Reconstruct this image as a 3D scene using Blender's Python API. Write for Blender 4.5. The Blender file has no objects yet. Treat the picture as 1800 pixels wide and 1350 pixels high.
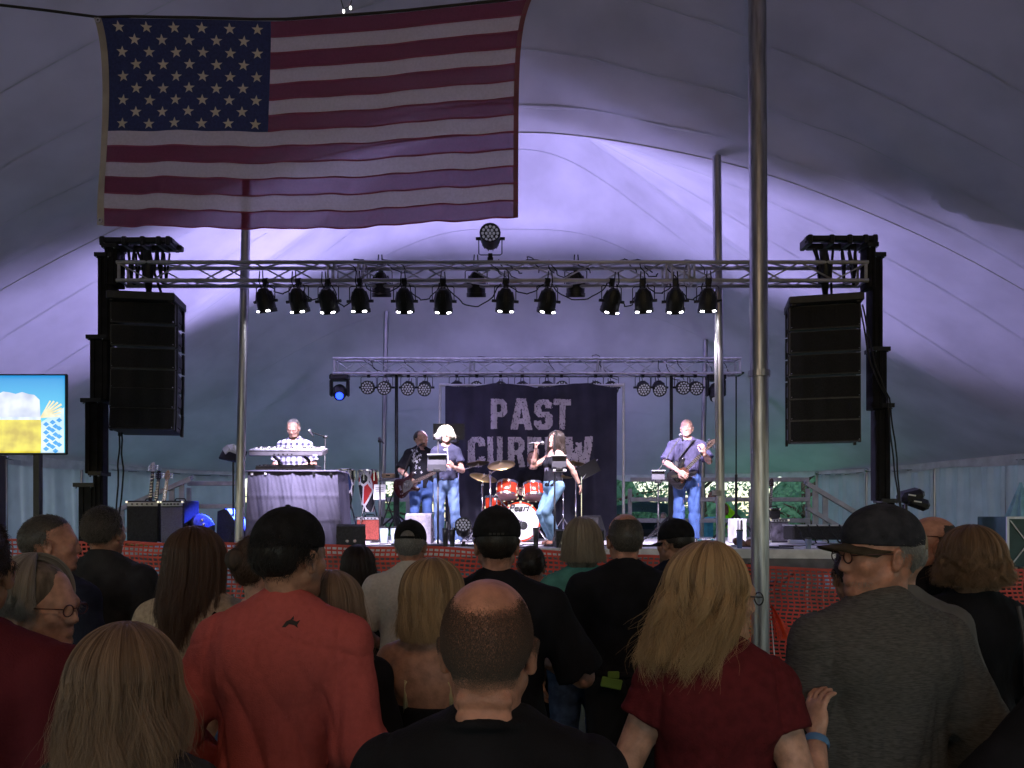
import bpy, bmesh, math, random
import numpy as np
from mathutils import Vector, Matrix, Euler
from mathutils.bvhtree import BVHTree
random.seed(7); RNG = np.random.default_rng(11)
R = math.radians
S = bpy.context.scene
COL = S.collection

# ---------------------------------------------------------------- camera
FPX, HOR, CAMZ = 1300.0, 908.0, 1.75
cam_d = bpy.data.cameras.new('camera'); cam = bpy.data.objects.new('camera', cam_d); COL.objects.link(cam)
cam.location = (0, 0, CAMZ); cam.rotation_euler = (R(90), 0, 0)
cam_d.sensor_width = 36; cam_d.lens = FPX / 1800 * 36; cam_d.shift_y = (HOR - 675) / 1800
cam_d.clip_start = 0.05; cam_d.clip_end = 600
S.camera = cam
# ---------------------------------------------------------------- world, sun, exposure
W = bpy.data.worlds.new('World'); S.world = W; W.use_nodes = True
wn = W.node_tree.nodes; wl = W.node_tree.links
sky = wn.new('ShaderNodeTexSky'); sky.sky_type = 'NISHITA'; sky.sun_disc = False
sky.sun_elevation = R(22); sky.sun_rotation = R(200); sky.dust_density = .1; sky.ozone_density = 1.6
wl.new(sky.outputs[0], wn['Background'].inputs[0]); wn['Background'].inputs[1].default_value = 0.11
sun_d = bpy.data.lights.new('sun', 'SUN'); sun_d.energy = 0.8; sun_d.angle = R(12); sun_d.color = (.9, .97, 1)
sun = bpy.data.objects.new('sun', sun_d); COL.objects.link(sun)
sun.rotation_euler = (R(68), 0, R(-20))
S.view_settings.view_transform = 'Standard'; S.view_settings.look = 'None'
S.view_settings.exposure = 0.62; S.view_settings.gamma = 1.0; S.view_settings.use_curve_mapping = False
S.render.engine = 'CYCLES'
S.cycles.use_denoising = True
S.cycles.max_bounces = 5; S.cycles.diffuse_bounces = 3; S.cycles.glossy_bounces = 2
S.cycles.transmission_bounces = 3; S.cycles.transparent_max_bounces = 8
S.cycles.caustics_reflective = False; S.cycles.caustics_refractive = False
S.cycles.sample_clamp_indirect = 4.0
S.cycles_curves.shape = 'RIBBONS'

def at(px, py, d):
    return Vector(((px - 900) / FPX * d, d, CAMZ + (HOR - py) / FPX * d))
def ax(px, d): return (px - 900) / FPX * d
def az(py, d): return CAMZ + (HOR - py) / FPX * d

# ---------------------------------------------------------------- materials
_mc = {}
def mat(name, col, rough=.6, metal=0., var=.12, vscale=6., bump=0., bscale=60., emit=None, estr=0., trans=0., col2=None, spec=.5, stretch=None, sss=0., sheer=0.):
    if name in _mc: return _mc[name]
    m = bpy.data.materials.new(name); m.use_nodes = True
    n = m.node_tree.nodes; l = m.node_tree.links; b = n['Principled BSDF']; out = n['Material Output']
    b.inputs['Roughness'].default_value = rough; b.inputs['Metallic'].default_value = metal
    b.inputs['Specular IOR Level'].default_value = spec
    tc = n.new('ShaderNodeTexCoord'); mp = n.new('ShaderNodeMapping'); l.new(tc.outputs['Object'], mp.inputs[0])
    if stretch: mp.inputs['Scale'].default_value = stretch
    nz = n.new('ShaderNodeTexNoise'); nz.inputs['Scale'].default_value = vscale; nz.inputs['Detail'].default_value = 5
    l.new(mp.outputs[0], nz.inputs['Vector'])
    mx = n.new('ShaderNodeMix'); mx.data_type = 'RGBA'
    c2 = col2 if col2 else tuple(max(0, c * (1 - 2 * var)) for c in col)
    mx.inputs[6].default_value = (*c2, 1); mx.inputs[7].default_value = (*tuple(min(1, c * (1 + var)) for c in col), 1)
    cr = n.new('ShaderNodeMapRange'); cr.inputs[1].default_value = .35; cr.inputs[2].default_value = .65
    l.new(nz.outputs[0], cr.inputs[0]); l.new(cr.outputs[0], mx.inputs[0])
    l.new(mx.outputs[2], b.inputs['Base Color'])
    if bump:
        n2 = n.new('ShaderNodeTexNoise'); n2.inputs['Scale'].default_value = bscale; n2.inputs['Detail'].default_value = 4
        l.new(mp.outputs[0], n2.inputs['Vector'])
        bp = n.new('ShaderNodeBump'); bp.inputs['Strength'].default_value = bump; bp.inputs['Distance'].default_value = .01
        l.new(n2.outputs[0], bp.inputs['Height']); l.new(bp.outputs[0], b.inputs['Normal'])
    if sss:
        b.inputs['Subsurface Weight'].default_value = sss; b.inputs['Subsurface Radius'].default_value = (.012, .005, .003)
    if emit:
        b.inputs['Emission Color'].default_value = (*emit, 1); b.inputs['Emission Strength'].default_value = estr
    if trans:
        t = n.new('ShaderNodeBsdfTranslucent'); l.new(mx.outputs[2], t.inputs[0])
        ms = n.new('ShaderNodeMixShader'); ms.inputs[0].default_value = trans
        l.new(b.outputs[0], ms.inputs[1]); l.new(t.outputs[0], ms.inputs[2]); l.new(ms.outputs[0], out.inputs[0])
    if sheer:
        tr = n.new('ShaderNodeBsdfTransparent'); m2 = n.new('ShaderNodeMixShader'); m2.inputs[0].default_value = sheer
        src = out.inputs[0].links[0].from_socket; l.new(src, m2.inputs[1]); l.new(tr.outputs[0], m2.inputs[2]); l.new(m2.outputs[0], out.inputs[0])
    _mc[name] = m
    return m

# ---------------------------------------------------------------- scene bookkeeping
def tag(o, label=None, cat=None, group=None, kind=None):
    if label: o['label'] = label
    if cat: o['category'] = cat
    if group: o['group'] = group
    if kind: o['kind'] = kind
    return o
def thing(name, label, cat, loc=(0, 0, 0), rot=(0, 0, 0), group=None):
    o = bpy.data.objects.new(name, None); COL.objects.link(o); o.empty_display_size = .1
    o.location = loc; o.rotation_euler = rot
    return tag(o, label, cat, group)
def copy_tree(o, parent=None):
    c = o.copy(); COL.objects.link(c)
    if parent: c.parent = parent
    for ch in list(o.children): copy_tree(ch, c)
    return c
def link(name, me, m, parent=None, smooth=False):
    o = bpy.data.objects.new(name, me); COL.objects.link(o)
    if m: me.materials.append(m)
    if smooth: me.polygons.foreach_set('use_smooth', np.ones(len(me.polygons), bool))
    if parent: o.parent = parent
    return o
def basis(d):
    d = Vector(d).normalized(); u = Vector((0, 0, 1)) if abs(d.z) < .95 else Vector((0, 1, 0))
    a = d.cross(u).normalized(); b = a.cross(d).normalized()
    return a, b, d
class MB:
    def __init__(s): s.v = []; s.f = []
    def add(s, vs, fs):
        n = len(s.v); s.v += [tuple(v) for v in vs]; s.f += [tuple(i + n for i in f) for f in fs]; return s
    def box(s, c, size, rot=None, bev=0.):
        hx, hy, hz = size[0] / 2, size[1] / 2, size[2] / 2; c = Vector(c)
        M = Euler(rot).to_matrix() if rot is not None and not isinstance(rot, Matrix) else rot
        if bev:
            e = min(bev, hx * .9, hy * .9, hz * .9)
            bm = bmesh.new(); bmesh.ops.create_cube(bm, size=1)
            for v in bm.verts: v.co = Vector((v.co.x * 2 * hx, v.co.y * 2 * hy, v.co.z * 2 * hz))
            bmesh.ops.bevel(bm, geom=list(bm.edges), offset=e, segments=1, affect='EDGES')
            bm.verts.index_update()
            vs = [v.co.copy() for v in bm.verts]; fs = [tuple(v.index for v in f.verts) for f in bm.faces]; bm.free()
        else:
            vs = [Vector((x * hx, y * hy, z * hz)) for x in (-1, 1) for y in (-1, 1) for z in (-1, 1)]
            fs = [(0, 1, 3, 2), (4, 6, 7, 5), (0, 4, 5, 1), (2, 3, 7, 6), (0, 2, 6, 4), (1, 5, 7, 3)]
        if M is not None: vs = [M @ v for v in vs]
        return s.add([c + v for v in vs], fs)
    def bar(s, p0, p1, w, h):
        p0 = Vector(p0); p1 = Vector(p1); a, b, d = basis(p1 - p0)
        vs = [p + a * (w / 2 * i) + b * (h / 2 * j) for p in (p0, p1) for i, j in ((-1, -1), (1, -1), (1, 1), (-1, 1))]
        return s.add(vs, [(3, 2, 1, 0), (4, 5, 6, 7), (0, 1, 5, 4), (1, 2, 6, 5), (2, 3, 7, 6), (3, 0, 4, 7)])
    def cyl(s, p0, p1, r0, r1=None, n=12, cap=True):
        r1 = r0 if r1 is None else r1; p0 = Vector(p0); p1 = Vector(p1); a, b, d = basis(p1 - p0); vs = []
        for p, r in ((p0, r0), (p1, r1)):
            vs += [p + a * (r * math.cos(2 * math.pi * i / n)) + b * (r * math.sin(2 * math.pi * i / n)) for i in range(n)]
        fs = [(i, (i + 1) % n, n + (i + 1) % n, n + i) for i in range(n)]
        fs = [tuple(reversed(f)) for f in fs]
        if cap: fs += [tuple(range(n)), tuple(reversed(range(n, 2 * n)))]
        return s.add(vs, fs)
    def tube(s, pts, r, n=6):
        pts = [Vector(p) for p in pts]; m = len(pts); vs = []; fs = []
        pa = None
        for k, p in enumerate(pts):
            d = (pts[min(k + 1, m - 1)] - pts[max(k - 1, 0)]).normalized()
            if pa is None: a, b, _ = basis(d)
            else:
                a = (pa - d * pa.dot(d)).normalized(); b = a.cross(d)
            pa = a; rr = r[k] if isinstance(r, (list, tuple)) else r
            vs += [p + a * (rr * math.cos(2 * math.pi * i / n)) + b * (rr * math.sin(2 * math.pi * i / n)) for i in range(n)]
        for k in range(m - 1):
            fs += [(k * n + i, (k + 1) * n + i, (k + 1) * n + (i + 1) % n, k * n + (i + 1) % n) for i in range(n)]
        fs += [tuple(range(n)), tuple(reversed(range((m - 1) * n, m * n)))]
        return s.add(vs, fs)
    def lathe(s, prof, c=(0, 0, 0), axis=(0, 0, 1), n=24, cap=False):
        c = Vector(c); a, b, d = basis(axis); vs = []; fs = []; m = len(prof)
        for r, h in prof: vs += [c + d * h + a * (r * math.cos(2 * math.pi * i / n)) + b * (r * math.sin(2 * math.pi * i / n)) for i in range(n)]
        for k in range(m - 1): fs += [(k * n + i, (k + 1) * n + i, (k + 1) * n + (i + 1) % n, k * n + (i + 1) % n) for i in range(n)]
        if cap and prof[0][0] > 1e-5: fs.append(tuple(range(n)))
        if cap and prof[-1][0] > 1e-5: fs.append(tuple(reversed(range((m - 1) * n, m * n))))
        return s.add(vs, fs)
    def ell(s, c, r, n=14, m=8, rot=None):
        vs = []; c = Vector(c); M = Euler(rot).to_matrix() if rot else Matrix.Identity(3)
        for k in range(m + 1):
            t = math.pi * k / m
            vs += [c + M @ Vector((r[0] * math.sin(t) * math.cos(2 * math.pi * i / n), r[1] * math.sin(t) * math.sin(2 * math.pi * i / n), r[2] * math.cos(t))) for i in range(n)]
        return s.add(vs, [(k * n + i, (k + 1) * n + i, (k + 1) * n + (i + 1) % n, k * n + (i + 1) % n) for k in range(m) for i in range(n)])
    def prism(s, poly, o, u, v, depth):          # polygon in the plane (o,u,v), extruded along u x v
        o = Vector(o); u = Vector(u); v = Vector(v); w = u.cross(v).normalized() * depth; n = len(poly)
        vs = [o + u * x + v * y for x, y in poly] + [o + u * x + v * y + w for x, y in poly]
        return s.add(vs, [tuple(reversed(range(n))), tuple(range(n, 2 * n))] + [(i, (i + 1) % n, n + (i + 1) % n, n + i) for i in range(n)])
    def sheet(s, fn, nu, nv):
        vs = [fn(i / nu, j / nv) for j in range(nv + 1) for i in range(nu + 1)]; k = nu + 1
        return s.add(vs, [(j * k + i, j * k + i + 1, (j + 1) * k + i + 1, (j + 1) * k + i) for j in range(nv) for i in range(nu)])
    def mesh(s, name):
        me = bpy.data.meshes.new(name); me.from_pydata(s.v, [], s.f); me.update(); return me
    def build(s, name, m, parent=None, smooth=False, auto=None):
        me = s.mesh(name); o = link(name, me, m, parent, smooth or auto is not None)
        if auto is not None: me.set_sharp_from_angle(angle=R(auto))
        return o
def spot(name, loc, target, energy, col, size, blend=.4, rad=.06, parent=None):
    d = bpy.data.lights.new(name, 'SPOT'); d.energy = energy; d.color = col; d.spot_size = R(size); d.spot_blend = blend; d.shadow_soft_size = rad
    o = bpy.data.objects.new(name, d); COL.objects.link(o); o.location = loc
    o.rotation_euler = (Vector(target) - Vector(loc)).to_track_quat('-Z', 'Y').to_euler()
    if parent: o.parent = parent; o.matrix_parent_inverse = Matrix.Translation(-Vector(parent.location)) if not any(parent.rotation_euler) else parent.matrix_basis.inverted()
    return o

# palette
ALU = mat('brushed_aluminium', (.58, .58, .61), .42, .5, .1, 12, bump=.05, stretch=(1, 1, .1))
STEEL = mat('galvanised_pole', (.42, .42, .44), .36, .9, .18, 9, stretch=(3, 3, .3), bump=.08, bscale=20)
CHROME = mat('chrome', (.75, .75, .78), .15, 1., .05)
BLK = mat('black_painted_metal', (.012, .012, .014), .5, 0, .3, 12, bump=.1)
BLKSAT = mat('black_plastic', (.018, .018, .02), .38, 0, .2, 20)
RUBBER = mat('cable_rubber', (.012, .012, .012), .6, 0)
TOLEX = mat('black_tolex', (.02, .02, .022), .7, 0, .3, 40, bump=.3, bscale=150)
GRILLE = mat('speaker_grille', (.012, .012, .015), .85, 0, .3, 90, bump=.4, bscale=220)
WHITEP = mat('white_plastic', (.75, .75, .76), .45)
WOODM = mat('pale_wood', (.42, .29, .16), .6, 0, .3, 5, stretch=(1, 1, .12), bump=.1)
ROSEW = mat('dark_fretboard', (.05, .028, .018), .5, 0, .2, 10)
EOFF = mat('lamp_glow', (1, 1, 1), .5, emit=(.95, .93, 1), estr=14)
EOB = mat('blue_lamp_glow', (.05, .1, 1), .5, emit=(.012, .04, 1), estr=4)
LEDW = mat('led_lens', (.5, .5, .55), .2, 0, .1, emit=(.5, .5, .7), estr=.12)
# ================================================================ SETTING
GR = mat('grass_ground', (.03, .055, .016), .95, 0, .35, 1.2, bump=.6, bscale=40, col2=(.018, .03, .01))
g = MB().sheet(lambda u, v: (-150 + 300 * u, -40 + 340 * v, .02 * math.sin(9 * u) * math.sin(7 * v) - .02), 60, 60).build('ground', GR, smooth=True); tag(g, kind='structure')

STZ = 1.35                              # stage floor
def yfront(x): return 9.42 - .11 * x
# --- tent
EAVE, HW, YV, YP, YE = 2.85, 9.2, 9.5, 13.2, 19.8
def lerp(a, b, t): return a + (b - a) * t
def tent_z(x, y):
    if y >= YV:
        s = min(1, (y - YV) / (YP - YV)); zr = 6.68 + 2.95 * (s * .75 + .25 * s * s * (3 - 2 * s))
        dx = abs(x) / HW; dy = max(0, y - YP) / (YE - YP)
        t = min(1, (dx ** 3 + dy ** 3) ** (1 / 3))
        sp = min(1, s * 1.35)
    else:
        s = min(1, abs(YV - y) / 6.3)
        if y < YV - 12: s = max(0, 1 - (YV - 12 - y) / 12)
        zr = 6.68 + 3.3 * (s ** 1.12); t = min(1, abs(x) / HW); sp = min(1, s * 1.3)
    p = lerp(1 - t ** 1.9, (1 - t) ** 1.12, sp)
    z = EAVE + (zr - EAVE) * p
    # slack ripples that run out of the valley
    q = max(0, 1 - abs(y - YV) / 3.2) * (1 - t ** 4)
    if y < YV:
        z += q * q * (.034 * math.sin(6.5 * (abs(x) * .62 + (YV - y) * 1.5)) + .020 * math.sin(11 * (abs(x) * .35 - (YV - y) * 1.2) + 1.3)) * min(1, (YV - y) / .3)
    else:
        z += .012 * math.sin(2.3 * x + .7 * y) * (1 - t)
    return z
CANV = mat('white_tent_vinyl', (.66, .615, .70), .6, 0, .08, .9, bump=.30, bscale=7, trans=.085, spec=.25)
SEAMM = mat('tent_seam_vinyl', (.60, .60, .63), .6, 0, .05)
tent = thing('event_tent', 'huge white vinyl pole tent roof sweeping over crowd and stage', 'tent', (0, 9.5, 0))
def tent_part(name, y0, y1, nx, ny, m):
    def f(u, v):
        x = (-1 + 2 * u) * HW; y = y0 + (y1 - y0) * v
        if y1 > YP and y > YP:
            dy = (y - YP) / (YE - YP); x *= max(0.001, 1 - dy ** 3) ** (1 / 3)
        return (x, y - 9.5, tent_z(x, y))
    return MB().sheet(f, nx, ny).build(name, m, tent, smooth=True)
tent_part('near_canopy', -13, YV, 110, 150, CANV)
tent_part('far_canopy', YV, YE, 110, 90, CANV)
def strip(path, w, m, name, parent=tent, drop=.012):
    def f(u, v):
        x, y = path(u); return (x, y - 9.5 + (v - .5) * w, tent_z(x, y) - drop)
    return MB().sheet(f, 90, 1).build(name, m, parent, smooth=True)
for y in (9.1, 8.45, 7.7, 6.9, 6.0, 5.0):
    strip(lambda u, y=y: ((-1 + 2 * u) * HW * .98, y), .014, SEAMM, 'seam')
for y in (10.4, 11.6, 12.8, 14.0, 15.0, 16.0, 17.0, 18.0):
    k = 1 if y < YP else (1 - ((y - YP) / (YE - YP)) ** 3) ** (1 / 3)
    strip(lambda u, y=y, k=k: ((-1 + 2 * u) * HW * .98 * k, y), .012, SEAMM, 'seam')
# valley webbing
VW = mat('grey_webbing', (.16, .16, .18), .8)
MB().tube([((-1 + 2 * i / 80) * HW, 0.0, tent_z((-1 + 2 * i / 80) * HW, YV) - .004) for i in range(81)], .008, 6).build('valley_cable', SEAMM, tent, smooth=True)
# scalloped valance under the eave
def eave_pt(t):                          # t 0..1 from left front round to right front
    pts = [(-HW, 4.0)] + [(-HW, 4 + i) for i in range(1, 9)]
    n = 24
    for i in range(n + 1):
        x = -HW + 2 * HW * i / n; k = max(0, 1 - (abs(x) / HW) ** 3) ** (1 / 3); pts.append((x, YP + (YE - YP) * k))
    pts += [(HW, 12 - i) for i in range(0, 9)]
    f = t * (len(pts) - 1); i = min(int(f), len(pts) - 2); a, b = pts[i], pts[i + 1]; r = f - i
    return lerp(a[0], b[0], r), lerp(a[1], b[1], r)
def val(u, v):
    x, y = eave_pt(u); sc = .10 * abs(math.sin(u * 150)) ** .6
    return (x * .992, y - 9.5 - .02, EAVE + .03 - v * (.10 + sc))
MB().sheet(val, 420, 2).build('valance', mat('valance_vinyl', (.70, .72, .74), .45, 0, .08, 5, trans=.25), tent, smooth=True)

# --- tent poles (each a thing)
def tent_pole(px0, py0, px1, py1, d, r, label, collar=None, lbl_cat='pole', group=None, ztop=None, zbot=0.0):
    a = at(px0, py0, d); b = at(px1, py1, d); dirv = (a - b) / (a.z - b.z)
    base = b + dirv * (zbot - b.z); x, y = base.x, base.y
    zt = (tent_z(a.x, d) - .02) if ztop is None else ztop
    top = base + dirv * (zt - zbot)
    o = thing('tent_pole', label, lbl_cat, (base.x, base.y, zbot), group=group)
    L = top - base
    MB().cyl((0, 0, .012), L, r, r, 20, True).build('shaft', STEEL, o, auto=40)
    MB().lathe([(r * 2.2, 0), (r * 2.2, .012), (r * 1.25, .012), (r * 1.25, .14), (r * 1.02, .14)], n=16).build('foot_plate', STEEL, o)
    for f in (collar or ()):
        p = L * ((f - zbot) / L.z); MB().lathe([(r * 1.02, -.03), (r * 1.22, -.03), (r * 1.22, .03), (r * 1.02, .03)], p, L, 18).build('collar', STEEL, o)
    return o
tent_pole(1331, 0, 1337, 1170, 7.0, .083, 'thick galvanised centre pole standing right behind the long haired blonde woman', (3.1,))
tent_pole(1260, 292, 1267, 955, 9.38, .056, 'slim grey tent pole in front of the stage beside the bald guitarist', (1.95,))
tent_pole(432, 405, 420, 955, 9.38, .056, 'slim grey tent pole by the draped keyboard table', (1.9,))
tent_pole(680, 500, 674, 830, 16.0, .055, 'pale far tent pole behind the bassist and congas')
tent_pole(1241, 560, 1235, 830, 16.0, .055, 'pale far tent pole behind the guitarist')
# guide rope / pull line on the two stage-front poles
tp = thing('tie_rope', 'thin white rope tied to slim tent pole by the guitarist', 'rope', at(1264, 870, 9.3))
rp = MB(); rp.tube([Vector((-.045, 0, 2.6)), Vector((-.04, 0, 1.2)), Vector((-.03, 0, .05))], .006, 5)
for k in range(4): rp.tube([Vector((.064 * math.cos(t * .5), -.0 + .08 + .064 * math.sin(t * .5), .018 * k + .005 * math.sin(t))) for t in range(14)], .008, 5)
rp.build('rope_coil', mat('white_rope', (.5, .5, .5), .8), tp)

# --- side walls, their poles
WALLM = mat('sidewall_vinyl', (.55, .60, .64), .33, 0, .06, 2, bump=.55, bscale=9, trans=.42)
def sidewall(p0, p1, label, z1=EAVE - .06, folds=3, amp=.035, seed=0, m=WALLM):
    p0 = Vector((*p0, 0)); p1 = Vector((*p1, 0)); L = (p1 - p0).length; dr = (p1 - p0) / L; nr = Vector((dr.y, -dr.x, 0))
    o = thing('tent_sidewall', label, 'tent wall', p0, group='white vinyl sidewalls of the tent')
    rg = random.Random(seed); ph = [rg.uniform(0, 6) for _ in range(6)]
    def f(u, v):
        w = amp * (math.sin(u * folds * 6.28 + ph[0]) + .5 * math.sin(u * folds * 15 + ph[1] + v * 2) + .35 * math.sin(u * 9 + v * 11 + ph[2])) * (.5 + .5 * (1 - v))
        p = dr * (u * L) + nr * w; return (p.x, p.y, .01 + v * (z1 - .01))
    MB().sheet(f, 48, 16).build('vinyl_sheet', m, o, smooth=True)
    MB().cyl((0, 0, 0), (0, 0, z1 + .02), .03, None, 10).build('side_pole', STEEL, o, auto=40)
    MB().ell((0, -.0, z1 + .03), (.05, .05, .05), 10, 6).build('pole_cap', CHROME, o, smooth=True)
    MB().tube([(dr * (L * i / 10)).to_tuple()[:2] + (z1 + .0 - .04 * math.sin(math.pi * i / 10),) for i in range(11)], .008, 5).build('hang_rope', VW, o)
    return o
lw = [(-9.1, 8.5), (-9.1, 11.4), (-9.1, 13.3), (-8.85, 15.2), (-8.2, 17.2), (-6.9, 18.7)]
nm = ['beside the big screen', 'just right of the big screen', 'behind the black lift tower', 'behind the guitar rack', 'far left corner behind the stage stairs']
for i in range(5): sidewall(lw[i], lw[i + 1], 'crinkled white vinyl sidewall ' + nm[i], seed=i, folds=3 + i % 2, amp=.04)
rw = [(7.5, 18.2), (8.2, 17.1), (8.8, 15.4), (9.1, 13.6), (9.1, 11.8)]
nr_ = ['behind the folded stage railing', 'behind the black lift tower and stand light', 'behind the woman with curly bob', 'ending at the closed umbrella']
for i in range(4): sidewall(rw[i], rw[i + 1], 'grey draped vinyl sidewall ' + nr_[i], seed=10 + i, folds=5, amp=.06)
sidewall((-5.2, 19.5), (-3.4, 19.7), 'short white vinyl sidewall behind the congas', seed=31, folds=3)

# --- stage
stage = thing('stage', 'raised portable concert stage with pale deck and white front edge', 'stage', (0, 0, 0))
DECK = mat('stage_deck', (.66, .65, .66), .5, 0, .18, 3, bump=.15, bscale=20)
EDGE = mat('white_stage_edge', (.78, .77, .78), .45, 0, .1)
SX0, SX1, SD = -5.35, 5.0, 5.6
nx = 8
for i in range(nx):
    for j in range(5):
        xa = lerp(SX0, SX1, i / nx) + .003; xb = lerp(SX0, SX1, (i + 1) / nx) - .003
        ya = SD * j / 5 + .003; yb = SD * (j + 1) / 5 - .003
        b_ = MB(); c = [(xa, yfront(xa) + ya), (xb, yfront(xb) + ya), (xb, yfront(xb) + yb), (xa, yfront(xa) + yb)]
        b_.add([(x, y, STZ - .06) for x, y in c] + [(x, y, STZ - .001 * ((i * 3 + j) % 3)) for x, y in c], [(3, 2, 1, 0), (4, 5, 6, 7), (0, 1, 5, 4), (1, 2, 6, 5), (2, 3, 7, 6), (3, 0, 4, 7)])
        b_.build('deck_panel', DECK, stage)
e = MB(); e.bar((SX0, yfront(SX0) - .03, STZ - .055), (SX1, yfront(SX1) - .03, STZ - .055), .04, .11); e.build('front_edge', EDGE, stage)
FASC = mat('stage_fascia', (.17, .16, .17), .6, 0, .15)
e = MB(); e.bar((SX0, yfront(SX0) - .02, STZ - .20), (SX1, yfront(SX1) - .02, STZ - .20), .03, .17); e.build('front_rail', FASC, stage)
for i in range(nx + 1):
    x = lerp(SX0 + .1, SX1 - .1, i / nx)
    for yy in (.12, 2.8, 5.4):
        MB().cyl((x, yfront(x) + yy, 0), (x, yfront(x) + yy, STZ - .07), .03, None, 8).build('stage_leg', STEEL, stage)
e = MB()
for i in range(nx):
    x = lerp(SX0 + .1, SX1 - .1, i / nx); x2 = lerp(SX0 + .1, SX1 - .1, (i + 1) / nx)
    e.cyl((x, yfront(x) + .12, .15), (x2, yfront(x2) + .12, STZ - .2), .018, None, 6)
e.build('cross_brace', STEEL, stage)
def on_stage(px, d, dz=0): return Vector((ax(px, d), d, STZ + dz))

# back guard rails
RAILM = mat('grey_painted_rail', (.42, .42, .45), .5, .3, .1)
def railing(px0, px1, d, label, ys=(843, 878, 915), posts=(0, .35, .68, 1)):
    x0, x1 = ax(px0, d), ax(px1, d); o = thing('guard_rail', label, 'railing', (x0, d, STZ))
    for y in ys: MB().box(((x1 - x0) / 2, 0, az(y, d) - STZ), (x1 - x0, .05, .085), bev=.008).build('rail', RAILM, o)
    for p in posts: MB().box(((x1 - x0) * p, .055, .45), (.08, .05, 1.0), bev=.006).build('post', RAILM, o)
    return o
railing(1108, 1422, 14.6, 'grey horizontal guard rail along back of stage behind guitarist')
railing(668, 765, 14.7, 'grey guard rail behind the bassist at back of stage', posts=(0, .5, 1))
railing(330, 425, 14.0, 'short grey guard rail at back left of stage', posts=(0, 1), ys=(850, 890))
def stairs_rail(pts, label, d):
    a, b = [at(*p, d) for p in pts]; o = thing('stair_rail', label, 'railing', a)
    L = b - a
    for dz in (0, -.42): MB().bar(Vector((0, 0, dz)), L + Vector((0, 0, dz)), .07, .07).build('rail', RAILM, o)
    MB().bar(Vector((0, .09, .04)), L + Vector((0, .09, .04)), .06, .06).build('rail', RAILM, o)
    for t in (.12, .24, .85):
        p = L * t; MB().box((p.x, .045, p.z - .42), (.09, .04, .92)).build('post', RAILM, o)
    return o
stairs_rail(((1418, 850), (1560, 935)), 'sloping grey stair handrail right of the stage', 13.0)
stairs_rail(((335, 842), (190, 905)), 'sloping grey stair handrail behind the guitar rack', 13.6)

# --- fence
FM = mat('orange_fence_plastic', (.70, .065, .04), .45, 0, .15, 3, trans=.12)
def ftop(px):
    for (a, ya), (b, yb) in zip(FT[:-1], FT[1:]):
        if px <= b: return lerp(ya, yb, (px - a) / (b - a))
    return FT[-1][1]
FT = [(-400, 948), (0, 950), (400, 957), (780, 964), (1000, 972), (1160, 980), (1240, 986), (1350, 999), (1500, 1001), (1760, 1004), (2300, 1006)]
def yfence(x): return 8.38 - .10 * x
def make_fence(px0, px1, label, dy=0., bot=.05, pxstep=1.0, topoff=0):
    d0 = 8.4; x0, x1 = ax(px0, d0), ax(px1, d0)
    o = thing('safety_fence', label, 'fence', (x0, yfence(x0) + dy, 0))
    b_ = MB(); cw, ch = .062, .046; n = int((x1 - x0) / cw)
    def col(i):
        x = x0 + i * cw; y = yfence(x) + dy; px = 900 + x / y * FPX
        zt = az(ftop(px) + topoff, y) + .01 * math.sin(x * 5); return x, y, zt
    C_ = [col(i) for i in range(n + 1)]; rows = 26; o_ = Vector((x0, yfence(x0) + dy, 0))
    def P_(i, j):
        x, y, zt = C_[i]; t = j / rows
        return Vector((x + .012 * math.sin(j * .9 + i * .13), y + .03 * math.sin(i * .21 + j * .12) + .012 * math.sin(i * .9), lerp(bot, zt, t))) - o_
    th = .009
    for j in range(rows + 1):
        hw = .011 if j not in (0, rows) else .016
        base = len(b_.v)
        for i in range(n + 1):
            p = P_(i, j); b_.v += [(p.x, p.y, p.z - hw), (p.x, p.y, p.z + hw)]
        b_.f += [(base + 2 * i, base + 2 * i + 2, base + 2 * i + 3, base + 2 * i + 1) for i in range(n)]
    for i in range(n + 1):
        base = len(b_.v)
        for j in range(rows + 1):
            p = P_(i, j) + Vector((0, .002, 0)); b_.v += [(p.x - th, p.y, p.z), (p.x + th, p.y, p.z)]
        b_.f += [(base + 2 * j, base + 2 * j + 1, base + 2 * j + 3, base + 2 * j + 2) for j in range(rows)]
    tag(b_.build('plastic_net', FM, o), kind='stuff')
    k = max(2, int((x1 - x0) / 2.4))
    for i in range(k + 1):
        p = C_[min(n, int(i * n / k))]; MB().box((p[0] - o_.x, p[1] - o_.y + .05, p[2] / 2), (.035, .03, p[2] + .06)).build('fence_post', mat('green_fence_post', (.03, .06, .03), .6), o)
    return o
make_fence(-420, 1742, 'orange red plastic mesh safety fence across the stage front')
make_fence(1765, 2150, 'separate dark orange mesh fence panel in front of the flight case', dy=-.1, bot=.12)
# warning pennant on the fence
pn = thing('warning_flag', 'bright orange triangular warning flag hanging on the mesh fence', 'flag', at(1376, 1140, 8.1))
FLM = mat('fluorescent_orange_cloth', (.95, .09, .03), .5, 0, .15, 8, trans=.3)
A_, B_, C_ = Vector((-.13, 0, .48)), Vector((-.06, 0, .08)), Vector((.14, 0, .14))
MB().sheet(lambda u, v: (A_ + (B_ - A_) * v + (C_ - B_) * (u * v)) + Vector((0, -.03 * math.sin(u * 9 + v * 3), 0)), 14, 14).build('flag_cloth', FLM, pn, smooth=True)
MB().cyl(A_ + Vector((-.005, .03, .05)), B_ + Vector((.045, .03, -.9)), .006, None, 6).build('flag_stick', WHITEP, pn)

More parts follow.
